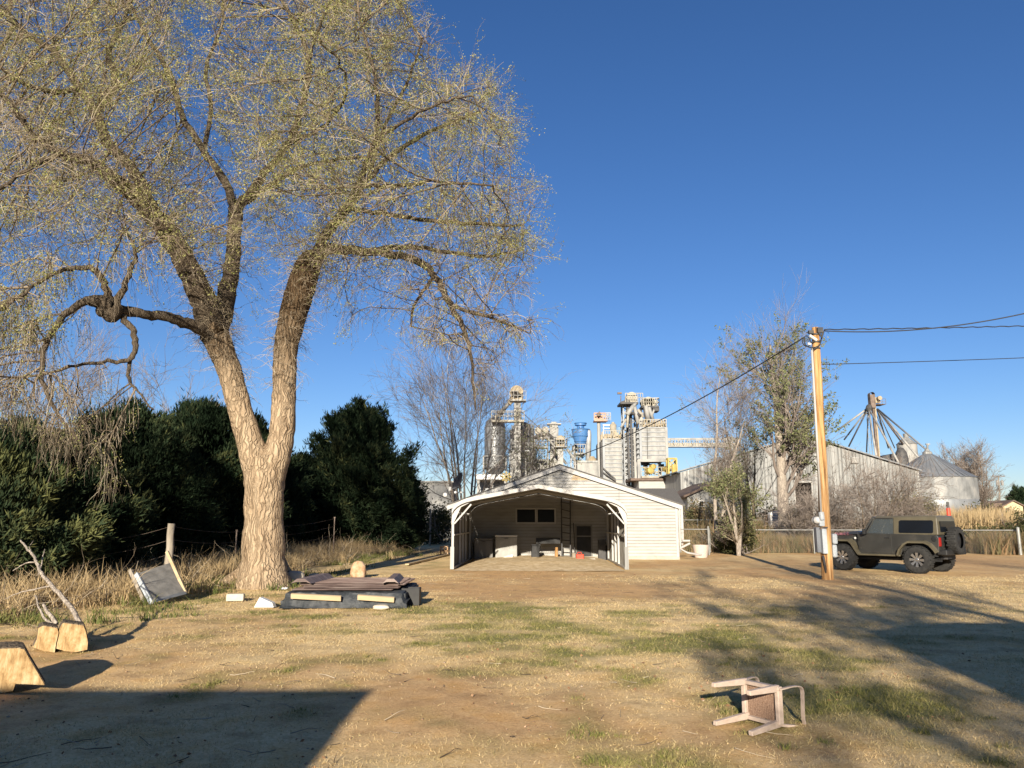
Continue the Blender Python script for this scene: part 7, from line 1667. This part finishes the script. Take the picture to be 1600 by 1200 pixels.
split_block('larger orange-tan split log round, right one of the pair below the dead limb', [(87, 1018), (89, 1004), (93, 985), (98, 978), (130, 982), (134, 992), (137, 1008), (136, 1020), (118, 1024), (100, 1022)], 0.50, g1.y+0.0, 2)
g2 = G(30, 1082)
split_block('big pale split log wedge at the left edge of the lawn', [(-40, 1075), (-38, 1020), (0, 1016), (28, 1015), (38, 1017), (46, 1032), (58, 1052), (70, 1073), (24, 1071), (20, 1082), (0, 1086)], 0.62, g2.y, 3)
def dead_limb():
    Y = g1.y+0.9
    T = thing('dead_limb', 'forked dead grey tree limb leaning against the fence above the split logs', 'branch', P(128, 975, Y-0.6))
    m = MB(T)
    def run(l, r0, r1, y0, y1):
        n = len(l); w = [P(x, y, y0+(y1-y0)*i/(n-1)) for i, (x, y) in enumerate(l)]; pp, rr_ = smooth_path(w, [r0+(r1-r0)*i/(n-1) for i in range(n)], 5, wob=0.004, rng=random.Random(3)); m.tube(pp, rr_, 8)
    run([(127, 978), (108, 945), (88, 922), (68, 900), (58, 880), (52, 868), (40, 854), (32, 844)], 0.034, 0.014, Y-0.55, Y+1.6)
    run([(80, 915), (58, 920), (30, 926), (8, 936)], 0.016, 0.006, Y+0.4, Y+0.6); run([(56, 878), (40, 880), (20, 892)], 0.013, 0.005, Y+1.1, Y+1.0)
    run([(60, 898), (66, 875), (70, 858)], 0.012, 0.006, Y+1.0, Y+1.4); run([(88, 975), (76, 958), (68, 945)], 0.03, 0.02, Y-0.4, Y-0.2)
    run([(52, 868), (46, 856), (52, 845)], 0.01, 0.004, Y+1.5, Y+1.7); run([(85, 978), (72, 968), (62, 950), (55, 930)], 0.022, 0.01, Y-0.2, Y+0.3)
    m.build('limb', 'bark_pale', T, smooth=True)
dead_limb()
def mesh_panel():
    Y = G(236, 945).y
    T = thing('screen_panel', 'old window screen panel in a weathered wooden frame leaning by the fence post', 'panel', G(262, 940))
    a0, a1 = P(237, 944, Y), P(213, 897, Y+0.5); b0, b1 = P(290, 926, Y+0.75), P(266, 880, Y+1.25)
    a0.z = 0.03
    m = MB(T); m.bar(a0, a1, 0.085, 0.05, up=(0, 1, 0)); m.build('frame_post', 'meter_grey', T)
    m = MB(T); m.bar(b0, P(261, 862, Y+1.35), 0.06, 0.05, up=(0, 1, 0)); m.build('frame_post', 'light_wood', T)
    m = MB(T); m.bar(P(227, 942, Y+0.12), P(203, 890, Y+0.6), 0.07, 0.05, up=(0, 1, 0)); m.build('frame_rail', 'old_wood', T)
    m = MB(T); m.bar(P(205, 892, Y+0.6), P(268, 884, Y+1.3), 0.05, 0.08, up=(0, 1, 0)); m.build('frame_rail', 'bark_dark', T)
    m = MB(T); m.bar(a0.lerp(b0, 0.02)+Vector((0, 0, 0.03)), b0, 0.06, 0.04, up=(0, 1, 0)); m.build('frame_rail', 'galv_dark', T)
    m = MB(T); n = (b0-a0).cross(a1-a0).normalized()*0.012; m.prism([a0, b0, b1, a1], n)
    m.build('screen', 'screen_grey', T)
    m = MB(T); o = n*-1.5; m.prism([a0.lerp(a1, 0.9).lerp(b0.lerp(b1, 0.9), 0.05)+o, a0.lerp(a1, 0.9).lerp(b0.lerp(b1, 0.9), 0.28)+o, a0.lerp(b0, 0.30)+o+Vector((0, 0, .03)), a0.lerp(b0, 0.04)+o+Vector((0, 0, .03))], n*0.6); m.build('screen_patch', 'galv_dark', T)
M['screen_grey'] = mat('dusty_grey_screen', [(0.12, 0.115, 0.108), (0.20, 0.19, 0.175)], 6, 8, 0.85, 0.3, 60)
mesh_panel()

# ------------------------------------------------------------------ left boundary: posts, wire, weeds
def left_fence():
    T = thing('wire_fence', 'low rusty wire fence with weathered wooden posts along the left hedge', 'fence', G(266, 905))
    posts = []
    for (px, top, bx, Y, w, mm) in [(66, 836, 56, 17.0, 0.075, 'bark_pale'), (268, 818, 262, 18.8, 0.10, 'old_wood'), (-110, 800, -110, 14.6, 0.08, 'old_wood')]:
        t = P(px, top, Y); b = P(bx, 900, Y); b.z = -0.1
        m = MB(T); N = 6; pts = [b.lerp(t, i/N)+Vector((0.012*math.sin(i*2.1), 0, 0)) for i in range(N+1)]; m.tube(pts, [w*(1-0.03*i) for i in range(N+1)], 9, jit=0.12, rng=random.Random(int(px))); m.build('post', mm, T, smooth=True); posts.append((px, t))
    tp = []
    for (px, top, Y) in [(150, 842, 18.6), (370, 828, 25), (523, 808, 33), (440, 820, 29)]:
        t = P(px, top, Y); m = MB(T); m.bar((t.x, Y, -0.1), t, 0.035, 0.035); m.box((t.x, Y, t.z-0.02), (0.07, 0.02, 0.05)); m.build('metal_post', 'rusty', T); tp.append((px, t))
    allp = sorted(posts+tp, key=lambda q: q[1].y)
    for dz, rr_ in ((-0.06, 0.006), (-0.38, 0.006), (-0.72, 0.006)):
        m = MB(T)
        for (_, a), (_, b) in zip(allp[:-1], allp[1:]):
            pts = [a.lerp(b, i/6)+Vector((0, 0, dz-0.06*4*(i/6)*(1-i/6))) for i in range(7)]; m.tube(pts, rr_*0.5, 4)
        m.build('wire', 'rusty', T)
left_fence()
def pipe_frame():
    Y = 49; a, b = P(643, 852, Y), P(672, 846, Y+4); T = thing('clothesline_frame', 'rusty pipe clothesline frame standing in shade left of the garage', 'clothesline', (a.x, Y, 0))
    zt = P(643, 794, Y).z
    for p in ((a.x, Y), (b.x, Y+4)): m = MB(T); m.tube([(p[0], p[1], 0), (p[0], p[1], zt)], 0.06, 8); m.build('post', 'rust_pipe', T)
    m = MB(T); m.tube([P(631, 794, Y), P(661, 794.5, Y)], 0.04, 8); m.tube([(a.x, Y, zt), (b.x, Y+4, zt)], 0.03, 6); m.build('crossbar', 'rust_pipe', T)
M['rust_pipe'] = mat('rusty_pipe', [(0.22, 0.16, 0.12), (0.32, 0.26, 0.2)], 3, 4, 0.8)
pipe_frame()

def tufts(name, label_cat, pos, H, W_, n, seed, m_, lean=0.35, blade=0.012, kind='stuff'):
    """clumps of tall grass: pos (N,3), H (N) heights"""
    rng = np.random.default_rng(seed); N = len(pos); H = np.broadcast_to(H, (N,)); 
    b = np.repeat(pos, n, 0) + np.concatenate([rng.normal(size=(N*n, 2))*np.repeat(np.broadcast_to(W_, (N,)), n)[:, None]*0.4, np.zeros((N*n, 1))], 1)
    h = np.repeat(H, n)*(0.35+0.75*rng.random(N*n)); d = rng.normal(size=(N*n, 2))*lean
    K = 4; pts = np.zeros((N*n, K, 3)); 
    for k in range(K):
        t = k/(K-1); pts[:, k] = b + np.stack([d[:, 0]*h*t**1.8, d[:, 1]*h*t**1.8, h*(t - 0.28*np.linalg.norm(d, axis=1)*t**2)], -1)
    side = nrm(np.stack([rng.normal(size=N*n), rng.normal(size=N*n), np.zeros(N*n)], -1))
    wd = blade*np.array([1, 0.9, 0.6, 0.12])
    V = np.stack([pts - side[:, None]*wd[None, :, None], pts + side[:, None]*wd[None, :, None]], 2)      # N,K,2,3
    idx = np.arange(N*n*K*2).reshape(N*n, K, 2)
    F = np.stack([idx[:, :-1, 0], idx[:, :-1, 1], idx[:, 1:, 1], idx[:, 1:, 0]], -1).reshape(-1, 4)
    rv = np.clip(np.repeat(rng.random(N), n)*0.5 + rng.random(N*n)*0.6, 0, 1)
    return setp(mesh_np(name, V.reshape(-1, 3), F, m_, rnd=rep(rv, K*2)), kind=kind)
rng = np.random.default_rng(77)
# weeds in front of and under the left hedge
N = 900; t = rng.random(N)**0.8
A0, A1 = G(-60, 985), G(640, 862)
def edge(t): return np.array([A0.x, A0.y])[None]*(1-t[:, None]) + np.array([A1.x, A1.y])[None]*t[:, None]
e = edge(t); e[:, 0] += -1.9 - 0.3*rng.random(N) + rng.normal(size=N)*0.9 + 1.2*np.sin(t*7)*0.4; e[:, 1] += rng.normal(size=N)*0.8
keep = fbm(e[:, 0], e[:, 1], 0.7, 12) > 0.40
e = e[keep]; hh = 0.35+0.6*fbm(e[:, 0], e[:, 1], 0.9, 15)*rng.random(len(e))*1.5
tufts('dry_weeds', None, np.stack([e[:, 0], e[:, 1], np.zeros(len(e))], -1), hh, 0.45, 46, 5, 'dry_weed', 0.42, 0.008)
N = 700; t = rng.random(N); e = edge(t); e[:, 0] += -0.5+rng.normal(size=N)*1.1; e[:, 1] += rng.normal(size=N)*0.8
keep = fbm(e[:, 0], e[:, 1], 0.6, 42) > 0.5; e = e[keep]
M['green_weed'] = leaf_mat('green_weed', [(0.07, 0.09, 0.025), (0.13, 0.15, 0.05), (0.28, 0.24, 0.10)], 0.3)
tufts('green_weeds', None, np.stack([e[:, 0], e[:, 1], np.zeros(len(e))], -1), 0.10+0.2*rng.random(len(e)), 0.35, 40, 6, 'green_weed', 0.5, 0.008)
# clumps of living grass on the lawn
r_ = np.random.default_rng(91); n_ = 5200; ty = 4.8*np.exp(r_.random(n_)*math.log(20/4.8)); tx = (r_.random(n_)*2-1)*ty*0.7
tg, td = ground_fields(tx, ty); kk = (tg > 0.35) & (r_.random(n_) < tg*0.8) & (fbm(tx, ty, 2.2, 93) > 0.45)
tx, ty, tg = tx[kk], ty[kk], tg[kk]
M['lawn_tuft'] = leaf_mat('lawn_tuft_blade', [(0.10, 0.115, 0.035), (0.19, 0.19, 0.06), (0.38, 0.32, 0.14)], 0.3)
tufts('grass_tufts', None, np.stack([tx, ty, ground_z(tx, ty)-0.005], -1), 0.03+0.045*r_.random(len(tx)), 0.08, 26, 94, 'lawn_tuft', 0.6, 0.0035)
# brushwood and fallen twigs along the same edge
def brushwood():
    N = 750; t = rng.random(N)**1.0; e = edge(t); e[:, 0] += -1.3+rng.normal(size=N)*0.9; e[:, 1] += rng.normal(size=N)*0.8
    st = np.stack([e[:, 0], e[:, 1], 0.02+rng.random(N)*0.1], -1); d = nrm(np.stack([rng.normal(size=N), rng.normal(size=N), np.abs(rng.normal(size=N))*0.45], -1))
    seg = np.stack([st, st+d*0.05], 1); p, r = spawn(seg, np.full((N, 2), 0.008), 1, (0.3, 1.4), 0.1, 0.2, 7, -0.02, 0.18, rng, rr=1, rmin=0.004)
    p[..., 2] = np.maximum(p[..., 2], 0.01); p2, r2 = spawn(p, r, 3, (0.15, 0.5), 0.7, 0.2, 4, 0.0, 0.15, rng, rr=0.6, rmin=0.003)
    nb = NB(); V, F = tubes_np(p, r, 4); nb.add(V, F, rep(rng.random(len(p)), 28)); V, F = tubes_np(p2, r2, 3); nb.add(V, F, rep(rng.random(len(p2)), 12)); o = nb.build('brushwood', 'twig'); setp(o, kind='stuff')
brushwood()
# tall tan grass and brush beyond the right-hand fences
def field(x0, x1, y0, y1, N, seed, thr):
    r = np.random.default_rng(seed); Y = y0+(y1-y0)*r.random(N); px = x0+(x1-x0)*r.random(N); X = (px-800)/FPX*Y*1.02
    k = fbm(X, Y, 0.35, seed) > thr; return np.stack([X[k], Y[k], np.zeros(k.sum())], -1)
p = field(1450, 1556, 44, 60, 900, 31, 0.42); tufts('tall_tan_grass', None, p, 1.7+0.9*rng.random(len(p)), 0.7, 34, 7, 'dry_weed', 0.16, 0.022)
p = field(1490, 1600, 38.8, 44, 380, 32, 0.35); tufts('fence_weeds', None, p, 0.9+0.5*rng.random(len(p)), 0.5, 40, 8, 'fence_weed' if 'fence_weed' in M else 'brush', 0.35, 0.014)
p = field(1165, 1300, 40.8, 48, 520, 33, 0.38); tufts('roadside_weeds', None, p, 0.35+0.75*rng.random(len(p)), 0.5, 44, 9, 'brush', 0.4, 0.014)
p = field(1060, 1180, 42, 50, 380, 34, 0.42); tufts('gate_weeds', None, p, 0.3+0.8*rng.random(len(p)), 0.5, 40, 10, 'brush', 0.4, 0.014)
p = field(1050, 1480, 50, 66, 1600, 35, 0.34); tufts('meadow_brush', None, p, 1.0+1.2*rng.random(len(p)), 0.8, 34, 11, 'brush', 0.35, 0.022)
p = field(1270, 1420, 41, 44, 200, 36, 0.42); tufts('car_side_weeds', None, p, 0.4+0.5*rng.random(len(p)), 0.5, 40, 12, 'dry_weed', 0.35, 0.014)
def hedge_bush(name, label, px0, px1, top, Y, seed, m_, n=9000, size=0.16, dpt=1.6, cat='bush', group=None):
    r = np.random.default_rng(seed); a, b = P(px0, 800, Y), P(px1, 800, Y); H = P((px0+px1)/2, top, Y).z; base = Vector(((a.x+b.x)/2, Y, 0))
    T = thing(name, label, cat, base, group=group); c = []
    nc = 26; cx = r.uniform(a.x, b.x, nc); cz = r.random(nc)**0.8*H*0.85; cy = Y+r.uniform(-dpt, dpt, nc)*0.5
    i = r.integers(0, nc, n); p = np.stack([cx[i], cy[i], cz[i]], -1) + r.normal(size=(n, 3))*np.array([0.22*(b.x-a.x)/2.2, dpt*0.3, 0.2*H*0.8]); p = p[(p[:, 2] > 0.02)]
    nb = NB(); V, F = quads_np(p, size, r, 0.5, 0.5); nb.add(V, F, rep(np.clip(vnoise(p[:, 0]*2, p[:, 2]*2+p[:, 1], seed)*0.7+r.normal(size=len(p))*0.15, 0, 1), 4)); nb.build('foliage', m_, T, off=base[:])
    st = np.stack([r.uniform(a.x, b.x, 40), Y+r.normal(size=40)*0.4, np.zeros(40)], -1); d = nrm(r.normal(size=(40, 3))*0.3+np.array([0, 0, 1])); seg = np.stack([st, st+d*0.1], 1)
    p1, r1 = spawn(seg, np.full((40, 2), 0.02), 2, (H*0.5, H*1.0), 0.3, 0.3, 6, 0.05, 0.12, r, rr=1, rmin=0.008); p2, r2 = spawn(p1, r1, 6, (H*0.15, H*0.4), 0.6, 0.3, 4, 0.05, 0.12, r, rr=0.6, rmin=0.007)
    nb = NB(); V, F = tubes_np(p1, r1, 4); nb.add(V, F, rep(r.random(len(p1)), 24)); V, F = tubes_np(p2, r2, 3); nb.add(V, F, rep(r.random(len(p2)), 12)); nb.build('stems', 'twig_grey', T, off=base[:])
M['fence_bush'] = leaf_mat('fence_bush_leaf', [(0.035, 0.04, 0.02), (0.08, 0.08, 0.035), (0.17, 0.14, 0.07)], 0.2)
gbr = 'bushes beyond the right fences'
for k_, (a, b, top, Y, lab) in enumerate([(1530, 1592, 826, 41.5, 'dark green bush behind the chain-link fence beside the thick gate post'), (1592, 1650, 800, 42, 'dark bush at the right edge beyond the thick gate post'), (1505, 1535, 832, 42.5, 'small dark bush behind the chain-link fence near the spare wheel'),
      (1068, 1120, 788, 58, 'brown brush behind the gate posts by the garage'), (1186, 1252, 792, 58, 'dark brush round the foot of the tall cottonwood'), (1400, 1470, 775, 64, 'brown thicket in front of the round grain bin'), (1130, 1165, 812, 40, 'green weedy bush clinging to the ivy-choked tree'), (636, 704, 794, 57, 'dark brush closing the gap between the clothesline frame and the garage'), (1520, 1545, 795, 60, 'dark green shrub among the tall tan grass'), (1560, 1600, 801, 62, 'brown-green shrub below the cream house')]):
    hedge_bush('bush', lab, a, b, top, Y, 300+k_, 'brush' if 'brown' in lab else 'fence_bush', n=9000, size=0.07+0.0015*Y, group=gbr)
# distant scrub closing the horizon
def far_scrub():
    r = np.random.default_rng(99); N = 26000; X = r.uniform(-170, 230, N); Y = r.uniform(150, 260, N); Z = r.random(N)**1.6*(2.0+4*fbm(X, Y, 0.03, 71))
    V, F = quads_np(np.stack([X, Y, Z], -1), 1.3, r, 0.6, 0.6); setp(mesh_np('far_scrub', V, F, 'brush', rnd=rep(np.clip(0.3+0.5*r.random(N), 0, 1), 4)), kind='stuff')
far_scrub()

# ------------------------------------------------------------------ what stands behind the camera and shades the lawn
def behind():
    # white house to the left and rear
    e0 = G(582, 1077); k = 3.0*math.cos(SUN_AZ)/math.tan(SUN_EL); hx = e0.x - k*math.tan(SUN_AZ); hy = e0.y - k
    T = thing('white_house', 'single-storey white house behind the photographer whose shadow crosses the lawn', 'house', (hx-6, hy, 0))
    m = MB(T); lapped(m, hx-13, hx, None, hy, 0, 2.95, 0.18, out=1); m.box2((hx-13, hy-9, 0), (hx, hy-0.02, 2.95)); m.build('wall', 'siding', T)
    m = MB(T); m.prism([(hx-13.3, hy+0.02, 2.93), (hx-13.3, hy-9.4, 2.93), (hx-13.3, hy-9.4, 3.0), (hx-13.3, hy+0.02, 3.0)], (13.3, 0, 0)); m.add([(hx, hy, 3.0), (hx, hy-9.4, 3.0), (hx-3, hy-4.7, 3.9), (hx-10, hy-4.7, 3.9), (hx-13.3, hy, 3.0), (hx-13.3, hy-9.4, 3.0)], [(0, 1, 2), (0, 2, 3, 4), (4, 3, 5), (1, 5, 3, 2)]); m.build('roof', 'shingle', T)
    for wx in (hx-3, hx-8): 
        m = MB(T); m.box2((wx-0.7, hy+0.025, 1.0), (wx+0.7, hy+0.06, 2.2)); w = m.build('window', 'white_trim', T); m = MB(T); m.box2((wx-0.6, hy+0.062, 1.1), (wx+0.6, hy+0.07, 2.1)); m.build('pane', 'glass', w)
    c0 = G(1352, 986); c1 = G(1450, 970); zr = 3.2; k = zr*math.cos(SUN_AZ)/math.tan(SUN_EL); sx = c0.x-k*math.tan(SUN_AZ); sy = c0.y-k
    T = thing('side_shed', 'low shed right of the photographer casting the dark shadow at the right', 'shed', (sx+3, sy, 0))
    m = MB(T); lapped(m, sx, sx+8, None, sy, 0, zr, 0.2, out=1); m.box2((sx, sy-6, 0), (sx+8, sy-0.02, zr)); m.build('wall', 'siding', T)
    m = MB(T); m.prism([(sx, sy+0.0, zr), (sx+1.6, sy, zr+0.33), (sx+8, sy, zr+0.15), (sx+8, sy, zr)], (0, -6, 0)); m.build('roof', 'shingle', T)
    for i, (x, y, H, R0, st, sp, lab, sd_) in enumerate([(5.2, -13.0, 11.5, 0.34, 1, 0.3, 'budding tree behind the photographer throwing dappled shade on the drive', 401), (12.5, -17.0, 14.0, 0.36, 1, 0.3, 'second budding tree behind the photographer, farther right', 402), (0.8, -14.0, 9.0, 0.16, 2, 0.22, 'small budding tree behind the photographer shading the fallen chair', 403)]):
        bare_tree(lab, (x, y, 0), H, R0, sd_, stems=st, spread=sp, dens=1.0 if i < 2 else 1.2, leaf=None if i < 2 else 'elm_leaf', leafn=12, leafsize=0.12, minr=0.010, t0=0.2, group='trees behind the photographer')
behind()
